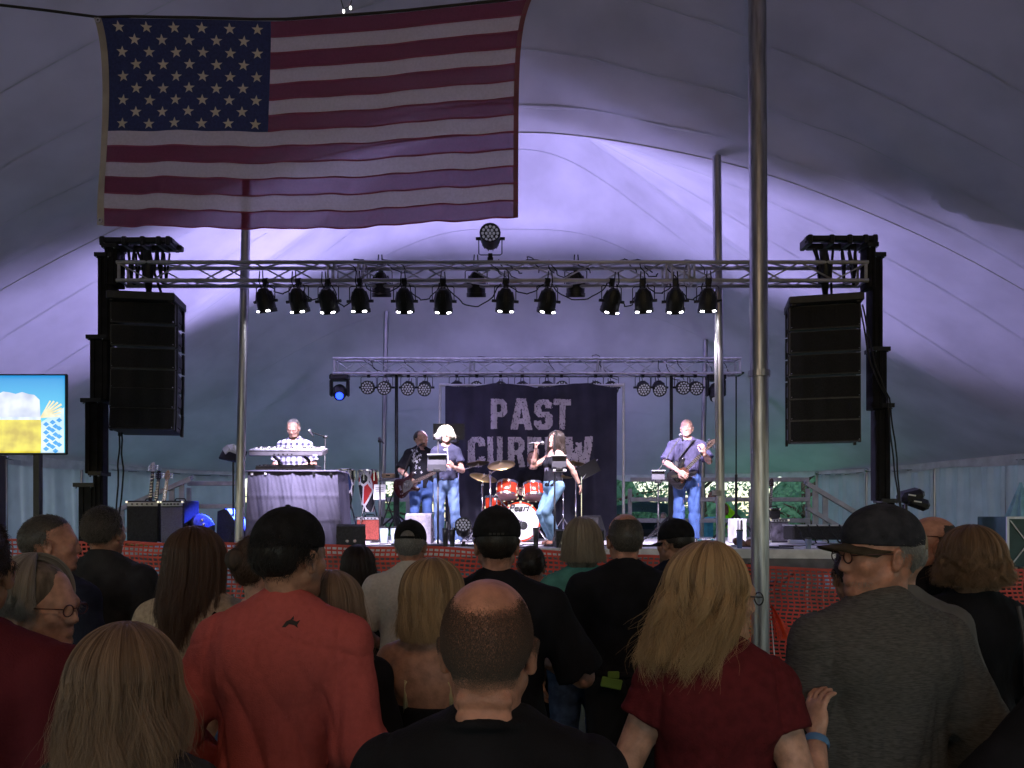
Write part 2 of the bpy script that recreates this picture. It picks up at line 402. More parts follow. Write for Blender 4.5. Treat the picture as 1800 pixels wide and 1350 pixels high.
# --- outside, behind the tent
LEAF = mat('leaf_green', (.14, .30, .16), .6, 0, .3, .8, trans=.35, col2=(.07, .18, .09))
BARK = mat('bark', (.09, .065, .045), .9, 0, .3, 5, bump=.5, bscale=20)
def tree(x, y, h, cr, label, seed, n=2600):
    rg = np.random.default_rng(seed); o = thing('leafy_tree', label, 'tree', (x, y, 0), group='leafy trees beyond the tent')
    t = MB(); t.tube([(0, 0, 0), (.08, .05, h * .25), (-.05, 0, h * .5), (.05, .1, h * .8)], [.22, .17, .12, .04], 8)
    cs = []
    for k in range(9):
        a = k * 2.4 + seed; hh = h * rg.uniform(.22, .7); e = Vector((math.cos(a) * cr * rg.uniform(.4, .9), math.sin(a) * cr * .8 * rg.uniform(.4, .9), hh + h * rg.uniform(.03, .2)))
        t.tube([(0, 0, hh), e * .5 + Vector((0, 0, hh * .55)), e], [.08, .05, .02], 6); cs.append(e)
    t.build('trunk', BARK, o, smooth=True)
    cl = MB()
    for k in range(n):
        c = cs[k % 9] + Vector(rg.normal(0, cr * .27, 3)); s = rg.uniform(.05, .13)
        u = Vector(rg.normal(0, 1, 3)).normalized(); w = u.orthogonal().normalized()
        cl.add([c, c + u * s + w * s * .5, c + u * 2 * s, c + u * s - w * s * .5], [(0, 1, 2, 3)])
    cl.build('crown', LEAF, o)
tree(4.0, 30, 6.5, 3.2, 'leafy green tree seen through the opening behind the guitarist', 3, 3800)
tree(8.5, 33, 7, 3.6, 'leafy tree outside behind the right railing gap', 4, 3800)
tree(-4.5, 36, 7, 3.4, 'distant leafy tree outside behind the bassist', 5)
tree(11.5, 29, 6, 3, 'leafy tree outside at the right end of the opening', 6)
tree(-11, 38, 7, 3.4, 'distant leafy tree outside behind the guitar rack', 8)
hd = MB(); rg = np.random.default_rng(5)
for k in range(7000):
    c = Vector((rg.uniform(-26, 26), 42 + rg.normal(0, .8), abs(rg.normal(.6, .5)))); s = rg.uniform(.1, .25)
    u = Vector(rg.normal(0, 1, 3)).normalized(); w = u.orthogonal().normalized()
    hd.add([c, c + u * s + w * s * .6, c + u * 2 * s, c + u * s - w * s * .6], [(0, 1, 2, 3)])
tag(hd.build('undergrowth', LEAF), 'dense green undergrowth along the field edge outside', 'undergrowth', kind='stuff')
wd = MB()
def hill(u, v):
    x = -70 + 140 * u; a = math.pi * v; h = 3.3 + 1.5 * math.sin(x * .31) + 1.1 * math.sin(x * .83 + 2) + .7 * math.sin(x * 1.9 + v * 7)
    return (x, 56 - 5 * math.cos(a) + .8 * math.sin(x * 1.3 + v * 9), h * math.sin(a) + .4 * math.sin(x * 2.7 + v * 21) - .3)
wd.sheet(hill, 220, 26)
for k in range(9000):
    p = hill(rg.uniform(.15, .85), rg.uniform(.02, .6)); c = Vector(p) + Vector(rg.normal(0, .35, 3)); s = rg.uniform(.15, .4)
    u = Vector(rg.normal(0, 1, 3)).normalized(); w = u.orthogonal().normalized()
    wd.add([c, c + u * s + w * s * .6, c + u * 2 * s, c + u * s - w * s * .6], [(0, 1, 2, 3)])
tag(wd.build('woods', LEAF), 'distant green woods beyond the field behind the tent', 'woods', kind='stuff')
# parked car with its tailgate up
cr = thing('parked_car', 'dark hatchback with pale blue raised tailgate behind the stage', 'car', (ax(1128, 22), 22, 0))
CARP = mat('dark_car_paint', (.02, .03, .035), .25, .2); GLS = mat('car_glass', (.02, .03, .035), .05, 0); TEAL = mat('pale_blue_tailgate', (.25, .5, .6), .3)
side = [(-1.9, .35), (1.9, .35), (2.0, .8), (1.75, 1.0), (.9, 1.1), (.45, 1.62), (-1.5, 1.7), (-1.95, 1.1)]
b_ = MB(); b_.prism([(x, z) for x, z in side], (-.85, 1.9, 0), (0, 1, 0), (0, 0, 1), 1.7); b_.build('car_body', CARP, cr)
MB().box((0, -.15, 1.0), (1.35, .3, .75), bev=.1).build('boot_opening', mat('boot_interior', (.01, .01, .01), .9), cr)
MB().sheet(lambda u, v: (-.85 + 1.7 * u, .3 - 1.0 * v, 1.78 + .28 * v + .12 * math.sin(math.pi * u)), 10, 4).build('tailgate', TEAL, cr, smooth=True)
for x in (-.74, .74): MB().box((x, -.08, 1.15), (.12, .08, .42), bev=.02).build('tail_light', mat('tail_lamp', (.35, .02, .02), .3), cr)
for x in (-.8, .8):
    for y in (.55, 3.2): MB().cyl((x - .1, y, .33), (x + .1, y, .33), .33, None, 18).build('wheel', RUBBER, cr)
MB().box((0, -.1, .5), (1.7, .14, .22), bev=.04).build('bumper', BLKSAT, cr)
wv = MB()
for pts in (((-.07, .05), (-.035, -.05), (0, .03), (.035, -.05), (.07, .05)),):
    wv.tube([(x, -.33 - .0, 1.98 + z) for x, z in pts], .011, 5)
wv.build('badge', CHROME, cr)
# blue canopy / tarp far behind
tb = thing('blue_tarp', 'pale blue tarpaulin shelter outside behind the railing', 'tarpaulin', (ax(1262, 24), 24, 0))
MB().sheet(lambda u, v: (-.9 + 1.8 * u, -.6 + 1.2 * v, 1.75 - .35 * abs(u - .5) + .03 * math.sin(u * 20)), 20, 4).build('tarp_roof', mat('blue_tarp', (.1, .4, .6), .5, trans=.3), tb, smooth=True)
MB().sheet(lambda u, v: (-.9 + .9 * u, .6 + .04 * math.sin(u * 17), .05 + 1.5 * v), 20, 3).build('tarp_wall', mat('blue_tarp', (.1, .4, .6)), tb, smooth=True)
for x in (-.9, .9):
    for y in (-.6, .6): MB().cyl((x, y, 0), (x, y, 1.6), .02, None, 6).build('tarp_pole', STEEL, tb)

# ---------------------------------------------------------------- assumed lamp behind the viewer, added for the warm light on the crowd
wl0 = thing('assumed_tent_lamp', 'assumed warm globe lamp hanging unseen from tent roof behind the crowd', 'lamp', (.3, -1.8, 5.76))
MB().ell((0, 0, 0), (.11, .11, .11), 16, 10).build('globe', mat('assumed_warm_globe', (1, .8, .55), emit=(1, .55, .22), estr=8), wl0, smooth=True)
MB().cyl((0, 0, .1), (0, 0, 3.0), .008, None, 6).build('cord', RUBBER, wl0); MB().lathe([(.03, .09), (.06, .1), (.05, .17)], n=12).build('lamp_cap', BLK, wl0)
ld = bpy.data.lights.new('assumed_warm_lamp', 'POINT'); ld.energy = 84; ld.color = (1, .56, .28); ld.shadow_soft_size = .11
lo_ = bpy.data.objects.new('assumed_warm_lamp', ld); COL.objects.link(lo_); lo_.location = (.3, -1.8, 5.6)
# ================================================================ RIGGING
def box_truss(px0, px1, pytop, pybot, d, label, m=ALU, r=.024, bay=.42, secs=(), inset=0):
    x0, x1 = ax(px0, d), ax(px1, d); zt, zb = az(pytop, d), az(pybot, d); w = zt - zb
    o = thing('lighting_truss', label, 'truss', (x0, d, zb)); L = x1 - x0
    for y in (0, w):
        for z in (0, w): MB().cyl((0, y, z), (L, y, z), r, None, 10).build('chord', m, o, auto=50)
    n = max(2, round(L / bay)); st = L / n
    for ph, (ya, za, yb, zb_) in enumerate((((0), 0, 0, w), (w, 0, w, w), (0, w, w, w), (0, 0, w, 0))):
        for i in range(n):
            up = (i + ph) % 2
            a = (i * st, ya if up else yb, za if up else zb_); b = ((i + 1) * st, yb if up else ya, zb_ if up else za)
            MB().cyl(a, b, r * .42, None, 6).build('diagonal', m, o, smooth=True)
    for f in (0, *secs, 1):
        for dx in (-.035, .035):
            x = min(max(L * f + dx, .02), L - .02)
            f_ = MB()
            for a, b in (((x, 0, 0), (x, 0, w)), ((x, w, 0), (x, w, w)), ((x, 0, w), (x, w, w)), ((x, 0, 0), (x, w, 0))): f_.cyl(a, b, r * .55, None, 6)
            f_.build('end_frame', m, o)
    return o, L, w
FTD = 9.0
ALUD = mat('dull_aluminium', (.50, .50, .53), .45, .45, .12, 12, stretch=(.2, 1, 1))
box_truss(205, 1526, 461, 493, FTD, 'long front lighting truss spanning between the two black towers', ALUD, secs=(.285, .325, .735, .765))
box_truss(585, 1303, 630, 656, 13.2, 'shorter pale lighting truss at the back above band banner', ALU, secs=(.34, .655), bay=.36)
def wander(p0, p1, sag, n=14, seed=0, amp=.02):
    rg = random.Random(seed); p0 = Vector(p0); p1 = Vector(p1); ph = rg.uniform(0, 6)
    return [p0.lerp(p1, i / n) + Vector((amp * math.sin(i * 1.3 + ph), amp * math.cos(i * .9 + ph), -sag * 4 * (i / n) * (1 - i / n))) for i in range(n + 1)]
# cables drooping along truss
cb = thing('power_cable', 'black power cables looping along the front truss between lights', 'cable', at(467, 461, FTD))
c0 = cb.location
pxs = [467, 525, 577, 633, 711, 779, 888, 962, 1075, 1131, 1187, 1244]
for i, (a, b) in enumerate(zip(pxs[:-1], pxs[1:])):
    pa = at(a + 6, 500, FTD + .1); pb = at(b - 6, 498, FTD + .1)
    MB().tube(wander(pa - c0, pb - c0, .12 + .08 * (i % 3), 16, i), .008, 5).build('cable_loop', RUBBER, cb, smooth=True)
rg = random.Random(4)
for k in range(16):
    p = rg.uniform(430, 1230); q = p + rg.uniform(15, 55)
    pa = at(p, rg.choice((457, 459, 462)), FTD + rg.uniform(0, .28)); pb = at(q, rg.choice((458, 480, 494)), FTD + rg.uniform(0, .28))
    MB().tube(wander(pa - c0, pb - c0, rg.uniform(-.12, .14), 12, k + 20), .007, 5).build('cable_loop', RUBBER, cb, smooth=True)
cb2 = thing('power_cable', 'tangled black cables hanging along the back truss', 'cable', at(640, 640, 13.3)); c0 = cb2.location
for k in range(15):
    p = rg.choice((rg.uniform(600, 760), rg.uniform(1090, 1280), rg.uniform(760, 1080))); q = p + rg.uniform(12, 40)
    MB().tube(wander(at(p, 628, 13.3) - c0, at(q, rg.choice((630, 655, 668)), 13.3) - c0, rg.uniform(-.1, .15), 10, k + 70), .007, 5).build('cable_loop', RUBBER, cb2, smooth=True)

# --- stage lights
def par_can(label, loc, tilt, lit=False, leds=False, group=None, sc=1., up=False):
    o = thing('stage_light', label, 'stage light', loc, (0, 0, 0), group)
    sg = 1 if up else -1
    y_ = MB(); w = .125 * sc; zp = sg * .235 * sc
    y_.tube([(-w, 0, zp), (-w, 0, sg * .075 * sc), (-w * .85, 0, sg * .06 * sc), (w * .85, 0, sg * .06 * sc), (w, 0, sg * .075 * sc), (w, 0, zp)], .006 * sc, 5)
    y_.build('yoke', BLK, o)
    k_ = MB(); k_.box((0, 0, sg * .03 * sc), (.045 * sc, .05 * sc, .08 * sc)); k_.cyl((-.03 * sc, 0, 0), (.03 * sc, 0, 0), .034 * sc, None, 10)
    k_.build('clamp', BLK, o)
    a = Vector((0, math.cos(R(tilt)), math.sin(R(tilt))))      # beam direction
    c = Vector((0, 0, zp)); r = .105 * sc
    b_ = MB(); b_.lathe([(.0001, -.15 * sc), (r * .45, -.145 * sc), (r * .62, -.12 * sc), (r * .86, -.075 * sc), (r, -.02 * sc), (r, .08 * sc), (r * 1.06, .082 * sc), (r * 1.06, .125 * sc), (r * .95, .125 * sc), (r * .93, .1 * sc), (.0001, .1 * sc)], c, a, 20)
    for s in (-1, 1): b_.cyl(c + Vector((s * r * .95, 0, 0)), c + Vector((s * w * 1.25, 0, 0)), .018 * sc, None, 8)
    u, v, _ = basis(a)
    for k in range(10):                                        # cooling fins
        t = k * .628; q = u * math.cos(t) + v * math.sin(t); b_.bar(c + q * r * .75 - a * .11 * sc, c + q * r * 1.02 - a * .01 * sc, .006 * sc, .016 * sc)
    for s in (-1, 1): b_.tube([c - a * .14 * sc + Vector((s * .02, 0, 0)), c - a * .2 * sc + Vector((s * .03, -.02, .02)), c - a * .24 * sc + Vector((s * .02, 0, .1 * sc))], .007 * sc, 5)
    b_.build('can', BLK, o, auto=40)
    f = c + a * .101 * sc
    if leds:
        l_ = MB()
        for ring, n in ((0, 1), (.38, 6), (.76, 12)):
            for k in range(n):
                t = 6.2832 * k / n; q = f + (u * math.cos(t) + v * math.sin(t)) * r * ring; l_.cyl(q, q + a * .012 * sc, r * .14, None, 8)
        l_.build('led_cluster', LEDW, o)
    if lit:
        MB().cyl(f, f + a * .004, r * .88, None, 16).build('lens', EOFF, o)
        for s in (-1, 1):                                      # glowing beads on the rim stand in for lens light at the hood
            g_ = MB()
            q = c + a * (.115 * sc) - Vector(v) * 0
            for t in (-.12, .12):
                ang = math.pi * (1.5 + s * .2 + t * .25 * s)
                dirr = Vector((math.cos(ang), 0, 0)) + (v if v.y > 0 else -v) * math.sin(ang)
                p = c + a * (.104 * sc) + dirr * (r * 1.065)
                g_.ell(p, (.017 * sc, .008 * sc, .010 * sc), 8, 5)
            g_.build('hood_glint', EOFF, o, smooth=True)
    return o
ords = ['first', 'second', 'third', 'fourth', 'fifth', 'sixth', 'seventh', 'eighth', 'ninth', 'tenth', 'eleventh', 'twelfth']
tgt = [545, 540, 575, 740, 770, 800, 900, 960, 1000, 1190, 1210, 1230]
for i, px in enumerate(pxs):
    L_ = at(px, 494, FTD)
    o = par_can(f'lit black stage light hanging under the front truss, {ords[i]} from left', L_, -62 + (i * 37 % 11 - 5) * 1.6, lit=True, group='lit stage lights hung under the front truss', sc=1.05); o.rotation_euler.z = R((i * 53 % 17 - 8) * 2.2)
    lp = L_ + Vector((0, .11, -.40))
    col = (.95, .82, 1) if i % 3 else (.72, .66, 1)
    spot('stage_beam', lp, at(tgt[i], 868, 10.8), 450, col, 46, .7, .05)
for i, px in enumerate((670, 837, 1012)):
    par_can(f'dark stage light set high on the rear of the front truss, {ords[i]} from left', at(px, 466, FTD + .3), -75, group='unlit lights on the rear of the front truss', sc=1.1)
par_can('dark round stage light standing on top of the front truss with its face outward', at(862, 458, FTD + .15), 170, leds=True, up=True, sc=1.15)
bpx = [648, 677, 718, 747, 803, 838, 880, 918, 962, 987, 1047, 1074, 1130, 1158, 1199, 1222]
for i, px in enumerate(bpx):
    w_ = 'left of the banner' if i < 4 else 'right of the banner' if i > 11 else 'half hidden behind the banner'
    k = i if i < 4 else i - 12 if i > 11 else i - 4
    par_can(f'unlit black stage light under the back truss {w_}, {ords[k]} from left', at(px, 656, 13.35), -158 + (i * 29 % 9 - 4) * 3, leds=True, group='unlit lights under the back truss', sc=1.1)
def moving_head(px, label, lit):
    o = thing('moving_head_light', label, 'stage light', at(px, 657, 13.3))
    MB().box((0, 0, -.07), (.34, .22, .12), bev=.03).build('base', BLK, o)
    y_ = MB()
    for s in (-1, 1): y_.box((s * .15, 0, -.26), (.05, .12, .30), bev=.02)
    y_.build('yoke', BLK, o)
    a = Vector((.15, -.75, -.55)).normalized() if lit else Vector((-.1, -.4, -.9)).normalized(); c = Vector((0, 0, -.33))
    MB().lathe([(.001, -.15), (.09, -.14), (.125, -.06), (.125, .05), (.10, .15), (.085, .16), (.08, .14), (.001, .14)], c, a, 18).build('head', BLK, o, auto=40)
    MB().ell(c + a * .142, (.07, .07, .07), 12, 6).build('lens', EOB if lit else LEDW, o, smooth=True)
    return o, c, a
mh, c_, a_ = moving_head(597, 'black moving head light with glowing blue lens at left end of back truss', True)
p_ = Vector(mh.location) + c_ + a_ * .22
spot('blue_beam', p_, at(394, 908, 10.8), 9000, (.03, .06, 1), 15, .6, .05)
moving_head(1258, 'unlit moving head light at right end of back truss', False)
# back-truss stands
for px, lb in ((697, 'black crank stand holding the back truss behind bassist'), (1180, 'black crank stand holding the back truss behind guitarist'), (1294, 'thin black stand at the right end of the back truss')):
    o = thing('truss_stand', lb, 'stand', on_stage(px, 13.45)); h = az(656, 13.45) - STZ
    th = .05 if px != 1294 else .022
    MB().cyl((0, 0, .9), (0, 0, h), th * .62, None, 10).build('upper_mast', BLK, o, auto=40)
    MB().box((0, 0, .62), (th * 2.0, th * 2.0, 1.1), bev=.01).build('lower_mast', BLK, o)
    for a in (.6, 2.1, 3.7, 5.2): MB().cyl((0, 0, .45), (.55 * math.cos(a), .4 * math.sin(a), .02), .018, None, 6).build('leg', BLK, o)
    MB().box((0, 0, h - .02), (.2, .3, .03)).build('truss_cradle', BLK, o)
# added lamp on a stand, put here for the violet light on the roof
uw = thing('added_wash_light', 'added black roof wash lamp with barn door on slim stand before the banner left edge', 'stage light', Vector((ax(790, 11.9), 11.9, 3.0)))
MB().box((0, -.02, -.03), (.30, .14, .09), bev=.015).build('housing', BLK, uw)
for k in range(5): MB().cyl((-.11 + .055 * k, 0, .016), (-.11 + .055 * k, 0, .026), .02, None, 10).build('led', mat('violet_led', (.3, .25, 1), emit=(.35, .3, 1), estr=3), uw)
MB().box((0, -.12, .10), (.50, .010, .26)).build('barn_door', BLK, uw)  # plate added to keep the wash off the near canopy
MB().cyl((0, 0, STZ - 3.0), (0, 0, -.06), .014, None, 8).build('stand_pole', BLK, uw)
for k in range(3): MB().cyl((0, 0, STZ - 2.7), (.3 * math.cos(k * 2.1), .3 * math.sin(k * 2.1), STZ - 2.99), .011, None, 6).build('leg', BLK, uw)
wp = Vector(uw.location) + Vector((0, 0, .06))
spot('roof_wash', wp, wp + Vector((0, -1.12, 1.0)), 1050, (.52, .47, 1), 179, .16, .03)

# --- lift towers and line arrays
MASTM = mat('black_mast', (.010, .010, .013), .75, 0, .2, 8, spec=.25)
def tower(secs, d, label, beam, side):
    base = at(secs[-1][0], 940, d); base.z = 0
    o = thing('lift_tower', label, 'tower', base)
    for k, (x0, x1, y0, y1) in enumerate(secs):
        xa, xb = ax(x0, d), ax(x1, d); za, zb = az(y1, d), az(y0, d)
        if k == len(secs) - 1: za = .05
        w = xb - xa; yy = .03 * k
        m_ = MB(); cx = (xa + xb) / 2 - base.x
        m_.box((cx, yy, (za + zb) / 2), (w, .2 - .02 * k, zb - za), bev=.008)
        for t in (.25, .7): m_.box((cx - w / 2 + w * t, yy - .1 + .01 * k, (za + zb) / 2), (.02, .03, zb - za - .04))
        m_.build('mast_section', MASTM, o)
        MB().box((cx, yy - .02, zb - .015), (w + .03, .24, .05)).build('mast_collar', BLK, o)
        for s in (-1, 1): MB().ell((cx + s * w * .4, yy - .135, zb - .05), (.012, .012, .012), 6, 4).build('bolt', CHROME, o)
    for a in (.7, 2.4, 3.9, 5.5): MB().bar((0, 0, .3), (.8 * math.cos(a), .5 * math.sin(a), .06), .08, .06).build('outrigger', BLK, o)
    x0, x1, y0, y1 = beam; xa, xb = ax(x0, d) - base.x, ax(x1, d) - base.x; z0, z1 = az(y1, d), az(y0, d)
    b_ = MB(); b_.box(((xa + xb) / 2, -.08, (z0 + z1) / 2 + .03), (xb - xa, .08, (z1 - z0) * .5), bev=.01); b_.box(((xa + xb) / 2 + .06, .1, (z0 + z1) / 2), (xb - xa - .05, .08, (z1 - z0) * .5), bev=.01)
    for t in (.05, .35, .6, .82, .95): b_.box((lerp(xa, xb, t), 0, (z0 + z1) / 2 + .015), (.06, .28, (z1 - z0) * .8), bev=.01)
    b_.build('top_beam', BLK, o)
    return o
TD = 9.1
tower([(191, 213, 436, 505), (176, 201, 450, 600), (159, 190, 592, 703), (147, 179, 702, 832), (158, 176, 830, 960), (129, 162, 850, 960)], TD, 'black telescopic lift tower carrying the left speaker array', (183, 310, 422, 442), -1)
tower([(1518, 1533, 434, 510), (1530, 1548, 450, 720), (1532, 1558, 613, 718), (1541, 1567, 711, 880), (1552, 1578, 878, 960)], TD, 'black telescopic lift tower carrying the right speaker array', (1411, 1536, 419, 439), 1)
def straps(pxl, y0, y1, d, label):
    o = thing('lifting_strap', label, 'strap', at(pxl[0], y0, d)); b = o.location
    for i, px in enumerate(pxl):
        a = at(px, y0, d) - b; e = at(px + (6, -5, 3, 8, -3)[i % 5], y1, d + .12) - b
        s = MB(); s.tube([a, a.lerp(e, .5) + Vector((.01, -.03, 0)), e, e + Vector((.03, .06, -.03))], .018, 6); s.tube([a + Vector((.04, .1, 0)), e + Vector((.03, .06, -.03))], .014, 6)
        s.build('strap_loop', BLK, o, smooth=True)
    return o
straps((226, 236, 250, 276, 286), 440, 495, TD - .05, 'black webbing straps slinging truss under the left tower beam')
straps((1434, 1448, 1480, 1492, 1503), 438, 496, TD - .05, 'black webbing straps slinging truss under the right tower beam')
LASIDE = mat('line_array_side', (.05, .05, .055), .5, 0, .2, 30)
def line_array(pxc, w_px, ys, tilts, d, yaw, label, bumper, seed):
    top = at(pxc, bumper[0], d)
    o = thing('line_array_speaker', label, 'speaker', top, (0, 0, R(yaw)))
    w = w_px / FPX * d; D = .46
    h0 = (bumper[1] - bumper[0]) / FPX * d
    b_ = MB(); b_.box((0, D * .35, -h0 / 2), (w * 1.05, D * 1.15, h0), bev=.012)
    for s in (-1, 1): b_.box((s * w * .45, D * .4, -h0 * .9), (.04, D * 1.2, h0 * .5))
    b_.build('rigging_frame', BLK, o)
    for k, ((y0, y1), t) in enumerate(zip(ys, tilts)):
        z1 = (bumper[0] - y0) / FPX * d; z0 = (bumper[0] - y1) / FPX * d; hh = (z1 - z0)
        M = Matrix.Rotation(R(t), 3, 'X'); c = Vector((0, .0 + .006 * t, (z0 + z1) / 2))
        c.y += D / 2 - .02 * 0 + .5 * D * (1 - math.cos(R(t))) + .5 * math.sin(R(t)) * hh * 0
        q = MB(); hb = hh * .72
        # trapezoid cabinet: taller at the front
        pr = [(-D / 2, -hh / 2), (D / 2, -hb / 2), (D / 2, hb / 2), (-D / 2, hh / 2)]
        vs = [c + M @ Vector((sx * w / 2 * (1 if y < 0 else .93), y, z)) for sx in (-1, 1) for y, z in pr]
        q.add(vs, [(0, 1, 2, 3), (7, 6, 5, 4), (0, 4, 5, 1), (1, 5, 6, 2), (2, 6, 7, 3), (3, 7, 4, 0)])
        cab = q.build('cabinet', LASIDE, o)
        # curved front grille, side handles, rigging pins as sub-parts
        def gf(u, v, c=c, M=M): return c + M @ Vector(((-.485 + .97 * u) * w, -D / 2 - .012 - .012 * (1 - (2 * u - 1) ** 2) + .006 * math.cos(u * 18.8), (-.46 + .92 * v) * hh))
        MB().sheet(gf, 24, 2).build('grille', GRILLE, cab, smooth=True)
        for s in (-1, 1):
            hd_ = MB(); hd_.box(c + M @ Vector((s * w * .49, -.02, 0)), (.02, .16, hh * .5), M, bev=.004)
            for yy in (-.15, .13): hd_.box(c + M @ Vector((s * w * .495, yy, 0)), (.03, .045, hh * 1.02), M)
            hd_.build('side_bracket', BLK, cab)
            MB().ell(c + M @ Vector((s * w * .47, -D / 2 - .02, -hh * .42)), (.008, .008, .008), 6, 4).build('rigging_pin', CHROME, cab)
    return o
line_array(251.5, 107, [(532, 568), (572, 608), (612, 648), (651, 685), (685, 722), (722, 760)], (0, 0, 0, -2, -5, -8), 9.0, 9, 'tall black line array speaker hanging left of the keyboard player', (516, 531), 1)
line_array(1450, 117, [(536, 577), (581, 618), (622, 658), (662, 700), (701, 739), (740, 778)], (0, 0, 0, 0, -1, -2), 8.95, -14, 'tall black line array speaker hanging right of the big pole', (521, 535), 2)
for (px, y0, y1, lb) in ((258, 440, 518, 'thick black chain bag strap holding up left speaker array'), (1447, 438, 523, 'thick black hanging strap holding up right speaker array')):
    o = thing('hanging_strap', lb, 'strap', at(px, y0, 9.0)); b = o.location
    e = at(px + 4, y1, 9.13) - b
    s = MB(); s.tube([Vector((0, 0, 0)), e * .4 + Vector((.02, 0, 0)), e * .7, e], [.05, .065, .05, .03], 8)
    s.build('strap_bundle', BLK, o, smooth=True)
    s = MB(); s.tube([Vector((.12, 0, 0)), e * .5 + Vector((.08, 0, 0)), e + Vector((.12, .1, 0))], .016, 6); s.tube([Vector((-.12, 0, 0)), e * .5 + Vector((-.02, 0, 0)), e], .014, 6); s.build('strap_leg', BLK, o, smooth=True)
# speaker cables down the towers
for (pts, lb) in (([(210, 760), (208, 830), (203, 960)], 'pair of black cables dropping from the left speaker array'), ([(1512, 535), (1530, 640), (1560, 700), (1568, 790), (1580, 880), (1592, 940)], 'black cables slung from the right speaker array down its tower')):
    o = thing('speaker_cable', lb, 'cable', at(*pts[0], 8.95)); b = o.location
    for k in (0, 1):
        P0 = [at(px + 4 * k * (i + 1) % 9, py, 8.95 + .02 * k) - b for i, (px, py) in enumerate(pts)]
        q = [P0[0]]
        for i in range(len(P0) - 1): q += wander(P0[i], P0[i + 1], .02, 6, i + k, .006)[1:]
        MB().tube(q, .010, 5).build('cable_run', RUBBER, o, smooth=True)

# ================================================================ FLAG
FD = 5.2
def flag_pt(u, v, off=0.):
    sag = lambda a, b, c: a + (b - a) * (u / .4) if u < .4 else b + (c - b) * ((u - .4) / .6) ** 1.25
    yt = sag(30, 34, -3); yb = sag(397, 404, 380)
    xl = 176 + 14 * (1 - math.exp(-v * 9)) - 6 * v; xr = 911 + 24 * math.exp(-v * 7)
    px = lerp(xl, xr, u); py = lerp(yt, yb, v) + 1.0 * math.sin(u * 11 + 1) * v
    p = at(px, py, FD)
    p.y += .010 * math.sin(u * 21 + 1.5 * v) * (.25 + v) + .012 * math.sin(u * 47 + v * 5) * v + .02 * math.sin(v * 5 + u * 3) + .006 * math.sin(90 * u + 14 * v) * max(0, v - .55) * 2 - off
    return p
fl = thing('american_flag', 'large american flag hanging from a rope above the crowd', 'flag', at(545, 30, FD)); fb = fl.location
FR = mat('flag_red', (.15, .020, .050), .75, 0, .06, 60, sheer=.08, trans=.55, bump=.15, bscale=180, spec=.15)
FW = mat('flag_white', (.52, .51, .57), .75, 0, .04, 60, sheer=.05, trans=.42, bump=.15, bscale=180, spec=.15)
FB = mat('flag_blue', (.035, .05, .14), .75, 0, .08, 60, trans=.3, bump=.15, bscale=180, spec=.15)
FS = mat('flag_star', (.60, .58, .55), .7, 0, .05, trans=.2)
FH = mat('flag_heading', (.34, .33, .33), .8, 0, .1, trans=.1)
UC = .393
for k in range(13):
    u0 = UC if k < 7 else 0.0
    n = 70 if k < 7 else 110
    MB().sheet(lambda u, v: flag_pt(lerp(u0, 1, u), (k + v) / 13) - fb, n, 4).build('stripe', FR if k % 2 == 0 else FW, fl, smooth=True)
    MB().sheet(lambda u, v: flag_pt(lerp(u0, 1, u), (k + .93 + .1 * v) / 13, .003) - fb, n, 1).build('stripe_seam', mat('flag_seam', (.20, .03, .08), .8, trans=.1), fl, smooth=True)
MB().sheet(lambda u, v: flag_pt(UC * u, 7 / 13 * v) - fb, 50, 36).build('canton', FB, fl, smooth=True)
MB().sheet(lambda u, v: flag_pt(-.014 + .016 * u, v, .004) - fb, 2, 50).build('heading', FH, fl, smooth=True)
MB().sheet(lambda u, v: flag_pt(.988 + .012 * u, v, .003) - fb, 2, 50).build('fly_hem', mat('flag_hem', (.16, .06, .10), .8, trans=.1), fl, smooth=True)
for row in range(9):
    for c in range(6 if row % 2 == 0 else 5):
        u = UC * ((c + .5 + (.5 if row % 2 else 0)) / 6.05 + .012); v = 7 / 13 * (row + .75) / 9.35
        c0 = flag_pt(u, v, .006); s_ = MB(); rot = random.uniform(-.12, .12); r = .043
        vs = [c0 - fb]
        for k in range(10):
            rr = r if k % 2 == 0 else r * .40; a = math.pi / 2 + k * math.pi / 5 + rot
            du, dv = rr * math.cos(a) / 2.93, -rr * math.sin(a) / 1.47
            vs.append(flag_pt(u + du, v + dv, .006) - fb)
        s_.add(vs, [(0, 1 + k, 1 + (k + 1) % 10) for k in range(10)]); s_.build('star', FS, fl)
for v in (.02, .98): MB().lathe([(.008, -.004), (.018, -.004), (.018, .004), (.008, .004)], flag_pt(-.006, v, .01) - fb, (0, 1, 0), 10).build('grommet', CHROME, fl)
rp = thing('flag_rope', 'dark rope strung across the tent holding up the flag', 'rope', at(176, 28, FD))
q = [Vector((-5.5, 5.2, 5.25)), at(-60, 2, FD), at(80, 18, FD), at(172, 30, FD)] + [flag_pt(i / 14, 0) + Vector((0, 0, .012)) for i in range(1, 15)] + [at(980, -22, FD), Vector((2.28, 6.92, 6.9))]
MB().tube([p - rp.location for p in q], .009, 6).build('rope_line', mat('dark_rope', (.03, .03, .035), .9), rp, smooth=True)
# tiny fairy bulbs above the flag
fy = thing('string_light', 'two tiny lit bulbs high in the tent above the flag', 'lamp', at(604, 20, 6.4))
for dx, dz in ((0, 0), (.06, .03)): MB().ell((dx, 0, dz), (.011, .011, .016), 8, 6).build('bulb', mat('tiny_bulb', (1, 1, 1), emit=(1, .97, .92), estr=3), fy, smooth=True)
MB().tube([(-.3, .1, 2.1), (-.08, .02, .3), (0, 0, .02), (.06, 0, .05), (.12, .02, .4), (.4, .1, 2.1)], .004, 5).build('wire', RUBBER, fy)

